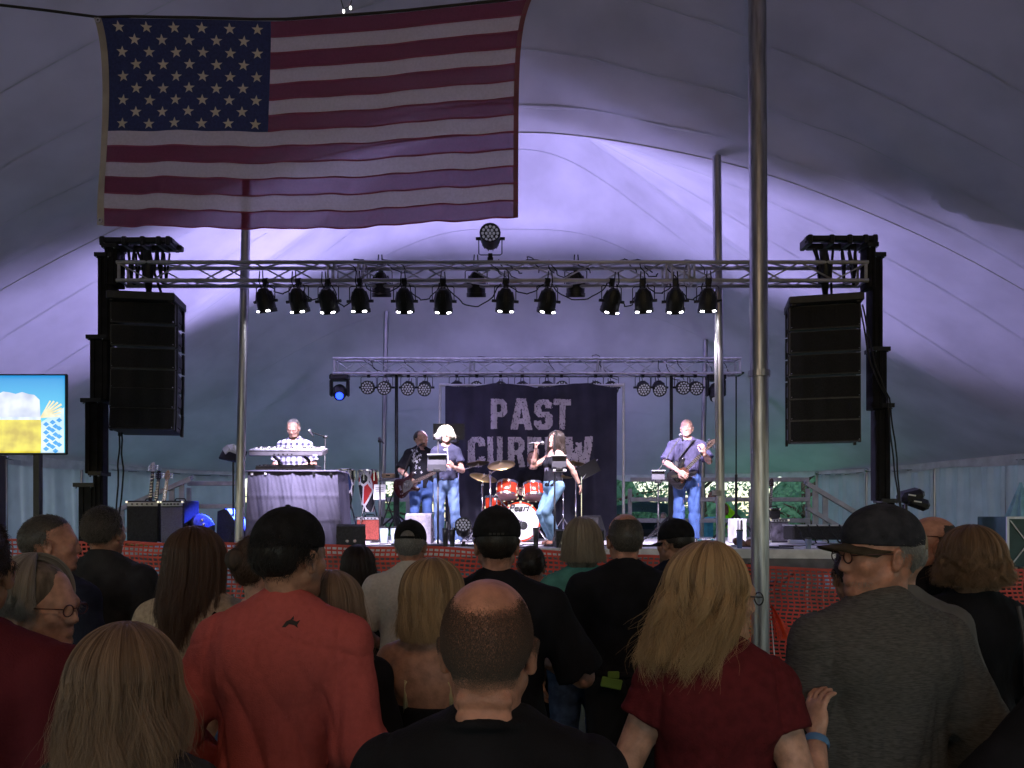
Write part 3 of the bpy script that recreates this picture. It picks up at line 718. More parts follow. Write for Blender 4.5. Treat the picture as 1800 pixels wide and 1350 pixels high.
# ================================================================ BIG SCREEN
TVD = 7.5
def emat(name, c1, c2, scale=3., st=.72, stretch=None):
    m = bpy.data.materials.new(name); m.use_nodes = True; n = m.node_tree.nodes; l = m.node_tree.links
    b = n['Principled BSDF']; b.inputs['Roughness'].default_value = .2
    tc = n.new('ShaderNodeTexCoord'); mp = n.new('ShaderNodeMapping'); l.new(tc.outputs['Object'], mp.inputs[0])
    if stretch: mp.inputs['Scale'].default_value = stretch
    nz = n.new('ShaderNodeTexNoise'); nz.inputs['Scale'].default_value = scale; l.new(mp.outputs[0], nz.inputs['Vector'])
    r_ = n.new('ShaderNodeValToRGB'); r_.color_ramp.elements[0].position = .35; r_.color_ramp.elements[1].position = .65
    r_.color_ramp.elements[0].color = (*c1, 1); r_.color_ramp.elements[1].color = (*c2, 1)
    l.new(nz.outputs[0], r_.inputs[0]); l.new(r_.outputs[0], b.inputs['Emission Color']); b.inputs['Emission Strength'].default_value = st
    b.inputs['Base Color'].default_value = (.02, .02, .02, 1)
    return m
tv = thing('video_screen', 'big video screen showing a foamy mug of beer on blue', 'screen', at(-10, 800, TVD)); tb_ = tv.location
def q2(px, py, o=0.): return at(px, py, TVD) - tb_ + Vector((0, -o, 0))
L0, L1, T0, T1 = -136, 117, 657, 799
b_ = MB(); a = q2(L0, T1); c = q2(L1, T0); b_.box((a + c) / 2 + Vector((0, .022, 0)), (c.x - a.x, .03, c.z - a.z), bev=.01); b_.build('bezel', BLKSAT, tv)
def flat(name, pts, m, o): b = MB(); b.add([q2(px, py, o) for px, py in pts], [tuple(range(len(pts)))[::-1]]); return b.build(name, m, tv)
skym = bpy.data.materials.new('screen_sky'); skym.use_nodes = True
n = skym.node_tree.nodes; l = skym.node_tree.links; tc = n.new('ShaderNodeTexCoord'); sx = n.new('ShaderNodeSeparateXYZ'); l.new(tc.outputs['Object'], sx.inputs[0])
mr = n.new('ShaderNodeMapRange'); mr.inputs[1].default_value = .25; mr.inputs[2].default_value = .8; l.new(sx.outputs[2], mr.inputs[0])
rr = n.new('ShaderNodeValToRGB'); rr.color_ramp.elements[0].color = (.12, .66, .85, 1); rr.color_ramp.elements[1].color = (0, .25, .62, 1); l.new(mr.outputs[0], rr.inputs[0])
l.new(rr.outputs[0], n['Principled BSDF'].inputs['Emission Color']); n['Principled BSDF'].inputs['Emission Strength'].default_value = .72; n['Principled BSDF'].inputs['Base Color'].default_value = (.02, .02, .02, 1)
flat('screen_picture', [(L0 + 3, T0 + 3), (L1 - 3, T0 + 3), (L1 - 3, T1 - 3), (L0 + 3, T1 - 3)], skym, .001)
BEER = emat('screen_beer', (.55, .40, .0), (.85, .72, .02), 7); FOAM = emat('screen_foam', (.45, .48, .62), (.78, .80, .92), 5); FOAM2 = emat('screen_foam_edge', (.5, .6, .75), (.8, .86, .95), 8)
LOZ = emat('screen_blue', (0, .22, .62), (.02, .32, .75), 3); LOW = emat('screen_white', (.5, .72, .9), (.75, .86, .95), 4); WHT = emat('screen_wheat', (.75, .62, .3), (.9, .82, .55), 14)
flat('screen_mug', [(-42, 735), (72, 735), (74, 760), (72, 796), (-42, 796)], BEER, .003)
flat('screen_mug_foam', [(-42, 737), (-40, 705)] + [(-38 + 11 * k, 697 - 6 * abs(math.sin(k * 1.1)) - 3 * math.sin(k * .35)) for k in range(10)] + [(70, 703), (72, 737)], FOAM, .004)
flat('screen_foam_rim', [(-42, 738), (-42, 733), (72, 733), (72, 738)], FOAM2, .005)
cl = MB()
for k in range(7):
    a = R(58 - 9 * k); l_ = 44 - abs(k - 3) * 3
    cl.add([q2(72, 735, .005), q2(72 + l_ * math.cos(a), 735 - l_ * math.sin(a), .005), q2(72 + l_ * math.cos(a + .09), 735 - l_ * math.sin(a + .09), .005), q2(72, 732, .005)], [(3, 2, 1, 0)])
cl.build('screen_wheat', WHT, tv)
flat('screen_cloth', [(73, 742), (113, 716), (113, 796), (73, 796)], LOW, .0035)
cl = MB()
for i in range(4):
    for j in range(8):
        x = 76 + i * 11.5 + (j % 2) * 5; y = 746 + j * 7.2 - i * 3.6
        pts = [(x, y), (x + 5.5, y - 4.5), (x + 11, y), (x + 5.5, y + 4)]
        if max(p[0] for p in pts) < 113.5 and max(p[1] for p in pts) < 797: cl.add([q2(*p, .0045) for p in pts], [(3, 2, 1, 0)])
cl.build('screen_lozenge', LOZ, tv)
for x in (-70, 60): MB().box(q2(x, T1) + Vector((0, .06, -.45)), (.06, .06, 1.0)).build('stand_post', BLK, tv)
zf = -tb_.z
MB().box((0, .06, zf / 2 + .0), (.09, .09, -zf)).build('stand_mast', BLK, tv); MB().box((0, .06, zf + .03), (1.0, .6, .05), bev=.01).build('stand_base', BLK, tv)
sl = bpy.data.lights.new('screen_light', 'AREA'); sl.shape = 'RECTANGLE'; sl.size = 1.4; sl.size_y = .75; sl.energy = 6; sl.color = (.6, .8, 1)
so = bpy.data.objects.new('screen_light', sl); COL.objects.link(so); so.location = tb_ + q2(-10, 728, .03); so.rotation_euler = (R(90), 0, 0)
# ================================================================ BODIES (implicit surfaces meshed with surface nets)
class Field:
    def __init__(s, lo, hi, v):
        s.lo = np.array(lo, float); s.v = v; s.n = np.ceil((np.array(hi) - s.lo) / v).astype(int) + 1
        s.F = np.full(s.n, .5, np.float32)
        s.ax = [s.lo[i] + v * np.arange(s.n[i]) for i in range(3)]
    def box(s, lo, hi, pad):
        a = np.clip(np.floor((np.array(lo) - pad - s.lo) / s.v).astype(int), 0, s.n); b = np.clip(np.ceil((np.array(hi) + pad - s.lo) / s.v).astype(int) + 1, 0, s.n)
        if np.any(b <= a): return None
        sl = tuple(slice(i, j) for i, j in zip(a, b))
        return sl, s.ax[0][sl[0]][:, None, None], s.ax[1][sl[1]][None, :, None], s.ax[2][sl[2]][None, None, :]
    def put(s, sl, d, k, mode):
        F = s.F[sl]
        if mode == '+':
            if k > 0: h = np.maximum(k - np.abs(F - d), 0) / k; F[...] = np.minimum(F, d) - h * h * k * .25
            else: F[...] = np.minimum(F, d)
        elif mode == '-':
            d = -d
            if k > 0: h = np.maximum(k - np.abs(F - d), 0) / k; F[...] = np.maximum(F, d) + h * h * k * .25
            else: F[...] = np.maximum(F, d)
    def rc(s, a, b, ra, rb, k=.02, mode='+', flat=None, sq=None):
        a = np.array(a, float); b = np.array(b, float); rm = max(ra, rb)
        B = s.box(np.minimum(a, b) - rm, np.maximum(a, b) + rm, k + 2.5 * s.v)
        if B is None: return
        sl, x, y, z = B; d = b - a; L = max(d @ d, 1e-9)
        h = np.clip(((x - a[0]) * d[0] + (y - a[1]) * d[1] + (z - a[2]) * d[2]) / L, 0, 1)
        px, py, pz = x - a[0] - h * d[0], y - a[1] - h * d[1], z - a[2] - h * d[2]
        q = np.sqrt(px * px + py * py + pz * pz) - (ra + (rb - ra) * h)
        if flat is not None:
            e = d / math.sqrt(L); q = np.maximum(q, (x - b[0]) * e[0] + (y - b[1]) * e[1] + (z - b[2]) * e[2] - flat)
        s.put(sl, q, k, mode)
    def el(s, c, r, M=None, k=.02, mode='+'):
        c = np.array(c, float); r = np.array(r, float)
        ext = r if M is None else np.sqrt(((np.array(M) * r[None, :]) ** 2).sum(1))
        B = s.box(c - ext, c + ext, k + 2.5 * s.v)
        if B is None: return
        sl, x, y, z = B; x = x - c[0]; y = y - c[1]; z = z - c[2]
        if M is not None:
            M = np.array(M); x, y, z = (M[0, 0] * x + M[1, 0] * y + M[2, 0] * z), (M[0, 1] * x + M[1, 1] * y + M[2, 1] * z), (M[0, 2] * x + M[1, 2] * y + M[2, 2] * z)
        k0 = np.sqrt((x / r[0]) ** 2 + (y / r[1]) ** 2 + (z / r[2]) ** 2); k1 = np.sqrt((x / r[0] ** 2) ** 2 + (y / r[1] ** 2) ** 2 + (z / r[2] ** 2) ** 2)
        s.put(sl, k0 * (k0 - 1) / np.maximum(k1, 1e-6), k, mode)
    def grid(s): return s.ax[0][:, None, None], s.ax[1][None, :, None], s.ax[2][None, None, :]
    def cut(s, p, n, k=.0):                     # keep the side against n
        x, y, z = s.grid(); n = np.array(n, float) / np.linalg.norm(n)
        d = (x - p[0]) * n[0] + (y - p[1]) * n[1] + (z - p[2]) * n[2]
        s.put((slice(None),) * 3, -d, k, '-')
    def mesh(s):
        F = s.F; In = F < 0; n = s.n
        c = [F[i:n[0] - 1 + i, j:n[1] - 1 + j, k:n[2] - 1 + k] for i in (0, 1) for j in (0, 1) for k in (0, 1)]
        cnt = sum((q < 0).astype(np.int8) for q in c); act = (cnt > 0) & (cnt < 8); I = np.argwhere(act)
        if len(I) == 0: return np.zeros((0, 3)), np.zeros((0, 4), int)
        vals = np.stack([q[act] for q in c], 1); off = np.array([(i, j, k) for i in (0, 1) for j in (0, 1) for k in (0, 1)], float)
        acc = np.zeros((len(I), 3)); num = np.zeros(len(I))
        for a in range(8):
            for b in range(a + 1, 8):
                if np.abs(off[a] - off[b]).sum() != 1: continue
                va, vb = vals[:, a], vals[:, b]; m = (va < 0) != (vb < 0)
                t = va[m] / (va[m] - vb[m]); acc[m] += off[a] + t[:, None] * (off[b] - off[a]); num[m] += 1
        V = s.lo + s.v * (I + acc / num[:, None])
        idx = np.full(act.shape, -1, np.int64); idx[act] = np.arange(len(I)); Q = []
        for d in range(3):
            e1, e2 = (d + 1) % 3, (d + 2) % 3
            A = np.moveaxis(In, d, 0); ch = A[:-1] != A[1:]; pos = A[:-1]
            J = np.moveaxis(idx, (d, e1, e2), (0, 1, 2)); ch = np.moveaxis(np.moveaxis(ch, 0, d), (d, e1, e2), (0, 1, 2)); pos = np.moveaxis(np.moveaxis(pos, 0, d), (d, e1, e2), (0, 1, 2))
            sub = ch[:, 1:-1, 1:-1]; P = np.argwhere(sub)
            if len(P) == 0: continue
            i, j, k = P[:, 0], P[:, 1] + 1, P[:, 2] + 1
            q = np.stack([J[i, j - 1, k - 1], J[i, j, k - 1], J[i, j, k], J[i, j - 1, k]], 1)
            sg = pos[i, j, k]; q[~sg] = q[~sg][:, ::-1]; Q.append(q)
        Q = np.concatenate(Q); Q = Q[(Q >= 0).all(1)]
        return V, Q
def np_mesh(name, parts, scale=1.):
    Vs, Qs, n = [], [], 0
    for V, Q in parts: Vs.append(V); Qs.append(Q + n); n += len(V)
    V = np.concatenate(Vs) * scale; Q = np.concatenate(Qs)
    me = bpy.data.meshes.new(name); me.vertices.add(len(V)); me.vertices.foreach_set('co', V.astype(np.float32).ravel())
    me.loops.add(len(Q) * 4); me.loops.foreach_set('vertex_index', Q.astype(np.int32).ravel())
    me.polygons.add(len(Q)); me.polygons.foreach_set('loop_start', np.arange(0, len(Q) * 4, 4, dtype=np.int32))
    me.polygons.foreach_set('use_smooth', np.ones(len(Q), bool)); me.update(calc_edges=True); me.validate(); return me

def rotm(yaw=0, pitch=0, tilt=0):   # yaw + = turn to own left, pitch + = look up, tilt + = towards own right
    return np.array(Euler((R(pitch), R(tilt), R(yaw)), 'YXZ').to_matrix() if False else (Matrix.Rotation(R(yaw), 3, 'Z') @ Matrix.Rotation(R(pitch), 3, 'X') @ Matrix.Rotation(R(tilt), 3, 'Y')))
def v3(*a): return np.array(a, float)

def head_prims(F, H, M, fem=False, jaw=1., smile=False, bald=False, hs=1.):
    T = lambda x, y, z: H + M @ (v3(x, y, z) * hs)
    e = lambda c, r, k=.02, mode='+', X=None: F.el(T(*c), np.array(r) * hs, M if X is None else M @ X, k, mode)
    w = .95 if fem else 1.
    e((0, -.014, .036), (.0775 * w, .098, .088), 0)
    e((0, -.055, .005), (.062 * w, .05, .058), .04)
    e((0, .036, -.028), (.060 * w, .060, .086), .03)
    for s in (-1, 1):
        F.rc(T(s * .050 * w, .008, -.052), T(s * .020, .074, -.094 * jaw), .020, .015, .025)
        e((s * .042, .062, -.022), (.020, .020, .020), .02)
        e((s * .031, .106, .006), (.017, .014, .012), .014, '-')
        e((s * .031, .080, .004), (.0125, .0125, .0125), .004)
        X = rotm(s * -18, 0, s * 8); e((s * .080 * w, -.006, -.008), (.010, .019, .031), .008, '+', X)
        e((s * .089 * w, -.002, -.008), (.008, .011, .020), .006, '-', X)
        e((s * .076 * w, -.002, -.032), (.008, .010, .011), .006)
    F.rc(T(-.03, .082, .020), T(.03, .082, .020), .013, .013, .02)
    e((0, .076, -.100 * jaw), (.021, .018, .016), .02)
    F.rc(T(0, .090, .012), T(0, .105, -.029), .008, .0115, .014)
    for s in (-1, 1): e((s * .010, .097, -.032), (.008, .009, .008), .010)
    e((0, .088, -.060), (.023, .013, .007), .008); e((0, .087, -.071), (.020, .013, .008), .008)
    if smile: e((0, .104, -.066), (.018, .016, .008), .006, '-')
    else: F.rc(T(-.018, .103, -.0655), T(.018, .103, -.0655), .003, .003, .004, '-')

def hand_prims(F, w, d, nrm, s=1., curl=(.25, .35, .3), side=1., spread=.12, thumb_in=.4, fc=None):
    """w wrist, d direction of the palm, nrm the palm's facing direction, side +1: thumb towards d x nrm"""
    d = np.array(d, float); d /= np.linalg.norm(d); nrm = np.array(nrm, float); nrm -= d * (nrm @ d); nrm /= np.linalg.norm(nrm)
    t = np.cross(d, nrm) * side; w = np.array(w, float); M = np.stack([t, nrm, d], 1)
    F.rc(w - d * .02, w + d * .03, .026 * s, .024 * s, .01)
    F.el(w + d * .055 * s, np.array((.042, .017, .052)) * s, M, .015)
    lens = (.072, .080, .074, .058)
    for i in range(4):
        q = w + d * .092 * s + t * (.030 - .020 * i) * s; a = 0.; dd = d + t * (spread * (1.5 - i) * .5); dd /= np.linalg.norm(dd); r = .0092 * s
        cc = fc[i] if fc else curl
        for j, f in enumerate((.45, .30, .25)):
            a += cc[j] * 1.; dv = dd * math.cos(a) + nrm * math.sin(a); e = q + dv * lens[i] * f * s
            F.rc(q, e, r, r * .92, .004); q = e; r *= .93
    q = w + d * .025 * s + t * .028 * s; dv = d * .6 + t * .75 + nrm * .3; dv /= np.linalg.norm(dv); e = q + dv * .042 * s; F.rc(q, e, .014 * s, .011 * s, .01)
    dv = d * .85 + t * (.35 - thumb_in) + nrm * .45; dv /= np.linalg.norm(dv); f = e + dv * .032 * s; F.rc(e, f, .0105 * s, .0095 * s, .004); F.rc(f, f + dv * .024 * s, .0095 * s, .008 * s, .004)

def fold_noise(F, amp, seed, vert=1., band=.05):
    rg = np.random.default_rng(seed); x, y, z = F.grid(); N = 0
    for i in range(5):
        f = rg.uniform(12, 30); a = rg.uniform(-.5, .5) + (3.14 if i % 2 else 0); tz = rg.uniform(-.6, .6) * vert
        wv = np.sin(5 * z + 7 * x * rg.uniform(-1, 1) + rg.uniform(0, 6)) * 1.6
        s_ = np.sin(f * (np.cos(a) * x + np.sin(a) * y + tz * z) + wv + rg.uniform(0, 6)); N = N + 1.6 * ((1 - np.abs(s_)) ** 2.6 - .28) * (.35 + .65 * np.clip((1.36 - z) / .35, 0, 1))
    F.F += (amp * .5 * N).astype(np.float32) * (np.abs(F.F) < band)

SK = {}
def skin(tone):
    cols = {'fair': (.52, .30, .22), 'tan': (.40, .21, .14), 'ruddy': (.46, .22, .15), 'pale': (.47, .27, .21)}
    return mat('skin_' + tone, cols[tone], .46, 0, .15, 26, bump=.2, bscale=140, sss=.12, spec=.4)
def cloth(name, col, var=.1, vs=8, bump=.25, bs=220, rough=.85, stretch=None, col2=None): return mat(name, col, rough, 0, var, vs, bump=bump, bscale=bs, spec=.15, stretch=stretch, col2=col2)
def hairmat(name, root, tip, rough=.45):
    if name in _mc: return _mc[name]
    m = bpy.data.materials.new(name); m.use_nodes = True; n = m.node_tree.nodes; l = m.node_tree.links; b = n['Principled BSDF']
    hi = n.new('ShaderNodeHairInfo'); r_ = n.new('ShaderNodeValToRGB'); r_.color_ramp.elements[0].color = (*root, 1); r_.color_ramp.elements[1].color = (*tip, 1)
    md = n.new('ShaderNodeMath'); md.operation = 'MULTIPLY_ADD'; md.inputs[1].default_value = .40; md2 = n.new('ShaderNodeMath'); md2.operation = 'MULTIPLY'; md2.inputs[1].default_value = .60
    at_ = n.new('ShaderNodeAttribute'); at_.attribute_name = 'tone'; l.new(at_.outputs['Fac'], md2.inputs[0]); l.new(hi.outputs['Intercept'], md.inputs[0]); l.new(md2.outputs[0], md.inputs[2]); l.new(md.outputs[0], r_.inputs[0])
    l.new(r_.outputs[0], b.inputs['Base Color']); b.inputs['Roughness'].default_value = rough; b.inputs['Specular IOR Level'].default_value = .4
    _mc[name] = m; return m

def strands(name, P, rad, m, parent, tone=None):
    """P: array (N, k, 3) of points"""
    N, k, _ = P.shape; hc = bpy.data.hair_curves.new(name); hc.add_curves([k] * N)
    hc.attributes['position'].data.foreach_set('vector', P.astype(np.float32).ravel()) if 'position' in hc.attributes else None
    ra = hc.attributes.new('radius', 'FLOAT', 'POINT') if 'radius' not in hc.attributes else hc.attributes['radius']
    ra.data.foreach_set('value', np.tile(np.linspace(1, .2, k) * rad, N).astype(np.float32))
    ta = hc.attributes.new('tone', 'FLOAT', 'CURVE'); ta.data.foreach_set('value', (np.random.default_rng(N).uniform(0, 1, N) if tone is None else tone).astype(np.float32))
    hc.materials.append(m); o = bpy.data.objects.new(name, hc); COL.objects.link(o); o.parent = parent; return o

def scalp_pts(rg, N, front=.62, low=-.35, fem=False, crown_bald=None):
    """unit directions over the hair-bearing scalp (head local: +y face, z up)"""
    out = []
    while len(out) < N:
        v = rg.normal(0, 1, (N * 2, 3)); v /= np.linalg.norm(v, axis=1)[:, None]
        x, y, z = v.T
        ok = (z > low) & ((y < .12) | (z > front + .35 * (y - .12)) ) & ~((y > .12) & (z < front))
        ok &= ~((np.abs(x) > .55) & (z < -.12) & (y > -.42)) & ~((y > -.05) & (z < -.1))
        if crown_bald: ok &= ((v @ np.array(crown_bald[0])) < crown_bald[1]) & ~((y > -.15) & (z > crown_bald[2]))
        out += list(v[ok])
    return np.array(out[:N])
HR = np.array((.0785, .100, .090)); HC = np.array((0, -.014, .036))

def hair_region(v, front, low, crown_bald):
    x, y, z = v.T; ok = (z > low) & ((y < .12) | (z > front + .35 * (y - .12))) & ~((y > .12) & (z < front)) & ~((np.abs(x) > .55) & (z < -.12) & (y > -.42)) & ~((y > -.05) & (z < -.1))
    if crown_bald: ok &= ((v @ np.array(crown_bald[0])) < crown_bald[1]) & ~((y > -.15) & (z > crown_bald[2]))
    return ok
def hair_base(par, H, M, sc, m, front=.62, low=-.45, crown_bald=None, hs=1., off=.002):
    me = par.data; n = len(me.vertices); V = np.zeros(n * 3); N_ = np.zeros(n * 3); me.vertices.foreach_get('co', V); me.vertices.foreach_get('normal', N_); V = V.reshape(-1, 3); N_ = N_.reshape(-1, 3)
    L = ((V / sc - H) @ M) / hs; d = L - np.array((0, -.018, .012)); v = d / np.linalg.norm(d, axis=1)[:, None]
    ok = hair_region(v, front, low + .05, crown_bald) & (L[:, 2] > -.13) & (np.abs(L[:, 0]) < .085) & (np.linalg.norm(d, axis=1) < .19)
    P = np.zeros(len(me.polygons) * 4, int); me.polygons.foreach_get('vertices', P); P = P.reshape(-1, 4); P = P[ok[P].all(1)]
    ids, inv = np.unique(P, return_inverse=True); h = bpy.data.meshes.new('hair_base'); h.from_pydata((V[ids] + N_[ids] * off).tolist(), [], inv.reshape(-1, 4).tolist()); h.update()
    return link('hair_base', h, m, par, smooth=True)
def short_hair(par, H, M, sc, m, N, length, lift, seed, rad=.0006, front=.62, low=-.45, crown_bald=None, fwd=0., k=5, hs=1., messy=.25, base=True):
    hs *= 1.07
    if base: hair_base(par, H, M, sc, m, front, low, crown_bald, hs, .001 + length * .06)
    rg = np.random.default_rng(seed); v = scalp_pts(rg, N, front, low, crown_bald=crown_bald); v = v + rg.normal(0, .07, v.shape); v /= np.linalg.norm(v, axis=1)[:, None]
    bv = BVHTree.FromPolygons([q.co for q in par.data.vertices], [q.vertices[:] for q in par.data.polygons])
    O = Vector((H + M @ v3(0, -.018, .012)) * sc); base = np.zeros((N, 3)); nrm = np.zeros((N, 3)); W_ = v @ M.T; MT = M.T
    for i in range(N):
        dv = Vector(W_[i]); h = bv.ray_cast(O + dv * .22 * sc, -dv)
        if h[0] is None: base[i] = HC + v[i] * HR; nrm[i] = v[i]; continue
        base[i] = MT @ ((np.array(h[0]) / sc - H)) / hs; nrm[i] = MT @ np.array(h[1])
    dn = np.stack([v[:, 0] * .5, fwd - .75 * np.ones(N) * (v[:, 1] < .9), -.3 - .8 * (1 - v[:, 2])], 1)
    dn -= nrm * (dn * nrm).sum(1)[:, None]; dn /= np.linalg.norm(dn, axis=1)[:, None] + 1e-6
    dirv = dn * (1 - lift) + nrm * lift + rg.normal(0, messy, (N, 3)); dirv /= np.linalg.norm(dirv, axis=1)[:, None]
    L = length * rg.uniform(.6, 1.15, N) * np.clip((v[:, 2] - low) / .35, .25, 1); P = []
    for i in range(k):
        t = i / (k - 1); P.append(base + dirv * (L * t)[:, None] - nrm * (L * t * t * .45 * (1 - lift))[:, None])
    P = np.stack(P, 1) * hs
    return strands('hair', (H + P @ M.T) * sc, rad, m, par)

def long_hair(par, H, M, sc, m, N, length, seed, rad=.0007, flare=.15, wave=.012, part=0., faceopen=.6, k=16, vol=.014, tuck=0., taper=0., back=.0, lenvar=.12, wfreq=3.0, hs=1.):
    """hair that leaves a parting, wraps the skull and hangs down: lengths measured from the ear line"""
    hs *= 1.07
    rg = np.random.default_rng(seed)
    phi = rg.uniform(-math.pi + faceopen, math.pi - faceopen, N) - math.pi / 2   # around the head, face (+y) left open
    lay = rg.uniform(0, 1, N) ** .7 * vol + .004; Lh = length * rg.uniform(1 - lenvar, 1.04, N)
    clump = np.floor(phi * 11 + rg.uniform(-.5, .5, N) + 40 * np.floor(lay / vol * 2.5)); phc = (np.mod(clump, 40) + .5 - 40 * (np.mod(clump, 40) > 36)) / 11; phc = np.where(np.abs(phc - phi) > .25, phi, phc); cr_ = np.random.default_rng(seed + 1).normal(0, 1, 400)
    cw = 1.6 * cr_[(clump.astype(int) + 200) % 400]; Lh = Lh * (1 - lenvar * .5 * np.abs(cw) / 1.6 * .5) * (1 - lenvar * .45 * lay / vol); ph = cw * 3 + rg.normal(0, .35, N)
    rt = rg.uniform(0, .55, N)                                                   # root spread
    rg0 = rg.normal(0, .006, (N, 2)) * (1 + 3 * (rg.uniform(0, 1, (N, 1)) > .93)); P = []
    for i in range(k):
        s = i / (k - 1); sa = .42
        if s <= sa:
            a = rt * .0 + (s / sa) * (math.pi / 2) ; a = np.maximum(a, rt * .8 * (1 - s / sa)); fall = np.zeros(N)
        else: a = np.full(N, math.pi / 2); fall = (s - sa) / (1 - sa) * (Lh + .0)
        rr = np.sin(a); hz = np.cos(a)
        rx, ry, rz = HR[0] + lay, HR[1] + lay, HR[2] + lay * .9
        fl = 1 + flare * np.clip(fall / .25, 0, 1.5) - taper * np.clip((fall - .08) / .25, 0, 1)
        ps = phi + (phc - phi) * .8 * s ** 1.3; lk = 1 + .035 * cw * np.clip(s - .2, 0, 1)
        x = np.cos(ps) * rr * rx * fl * lk; y = np.sin(ps) * lk * rr * ry * (1 + .25 * (fl - 1)); z = hz * rz - fall
        x = x + part * (1 - rr) * .03
        amp = wave * np.clip(s - .3, 0, 1) * 1.4
        x = x + amp * np.sin(ph + s * wfreq * 6.28 * (.6 + length)) + .006 * s * cw + rg0[:, 0] * s * s; y = y + amp * .7 * np.cos(ph * 1.7 + s * wfreq * 5.5 * (.6 + length)) - back * np.clip(fall / .2, 0, 1) ** 1.5 + rg0[:, 1] * s * s
        y = y - tuck * np.clip(fall / .15, 0, 1) * (np.sin(phi) > -.2)
        P.append(np.stack([x, y, z], 1) + HC)
    P = np.stack(P, 1) * hs
    # the hanging part follows gravity, not the head's tilt
    Pw = H + P @ M.T
    return strands('hair', Pw * sc, rad, m, par, np.clip(.45 + .22 * cw + rg.normal(0, .16, N), 0, 1))

def hair_core(par, H, M, sc, m, length=0., w=1., back=.0, flare=0., v=.009, hs=1., faceopen=True, taper=0.):
    hs *= 1.07
    F = Field(H - .32 - np.array((0, 0, length + .05)), H + .26, v); T = lambda *a: H + M @ (v3(*a) * hs)
    F.el(T(0, -.018, .038), np.array((.081, .098, .090)) * hs, M, 0)
    if length > 0:
        n = 6
        for i in range(n):
            t = i / n; z = -.01 - length * t * .93; ww = (.072 + flare * t * .08 - taper * t * .05) * w
            F.el(T(0, -.045 - back * t, z), np.array((ww, .055 - .018 * t, .07)), M, .03)
    if faceopen:
        F.el(T(0, .095, -.03), np.array((.062, .07, .085)) * hs, M, .01, '-')
    V, Q = F.mesh(); me = np_mesh('hair', [(V, Q)], sc); return link('hair_volume', me, m, par)

def make_cap(par, H, M, sc, m, brim_m=None, snap=False, backwards=False, v=.006, tilt=-8, hs=1., strap_m=None, brim=True):
    hs *= 1.07
    C = M @ rotm(180 if backwards else 0, tilt if not backwards else -tilt * .3); O = H + M @ v3(0, -.012, .044) * hs
    F = Field(H - .28, H + .28, v); T = lambda *a: O + C @ (v3(*a) * hs)
    F.el(T(0, 0, .002), np.array((.0865, .110, .095)) * hs, C, 0)
    F.cut(T(0, 0, -.020), C @ v3(0, 0, -1), .006)
    F.el(T(0, 0, -.02), np.array((.079, .100, .094)) * hs, C, .004, '-')
    if snap:
        F.el(T(0, -.105, -.008), np.array((.038, .05, .038)) * hs, C, .004, '-')
    V, Q = F.mesh(); cap = link('cap', np_mesh('cap', [(V, Q)], sc), m, par)
    if brim:
        b = MB()
        def bf(u, w, off=0):
            a = (u - .5) * 2; ex = .098 + .095 * w * math.sqrt(max(0, 1 - (a * .96) ** 2)) - .055 * abs(a) ** 2.2
            p = T(a * .078, ex - (.02 if w == 0 else 0) - .012, -.014 - .018 * a * a - .014 * w + off); return tuple(p * sc)
        b.sheet(lambda u, w: bf(u, w), 20, 6); b.sheet(lambda u, w: bf(1 - u, w, -.004), 20, 6); b.build('brim', brim_m or m, cap, smooth=True)
    b = MB(); b.ell(T(0, 0, .097) * sc, (.009 * sc, .009 * sc, .005 * sc), 8, 5); b.build('cap_button', m, cap, smooth=True)
    if snap: b = MB(); b.tube([tuple(T(.042 * math.sin(t), -.104 * math.cos(t * .55) , -.010) * sc) for t in np.linspace(-1.2, 1.2, 12)], .008 * sc, 6); b.build('cap_strap', strap_m or m, cap, smooth=True)
    return cap
def glasses(par, H, M, sc, m, hs=1., up=0.):
    hs *= 1.07
    T = lambda *a: tuple((H + M @ (v3(*a) * hs)) * sc); b = MB()
    for s in (-1, 1):
        b.tube([T(s * .032 + .022 * math.cos(t), .106, .000 + up + .016 * math.sin(t)) for t in np.linspace(0, 6.3, 17)], .0020 * sc, 5)
        b.tube([T(s * .054, .105, .006 + up), T(s * .078, .06, .008 + up), T(s * .083, -.005, .006 + up), T(s * .083, -.02, -.006 + up)], .0019 * sc, 5)
    b.tube([T(-.010, .107, .004 + up), T(.010, .107, .004 + up)], .0019 * sc, 5)
    return b.build('glasses', m, par, smooth=True)

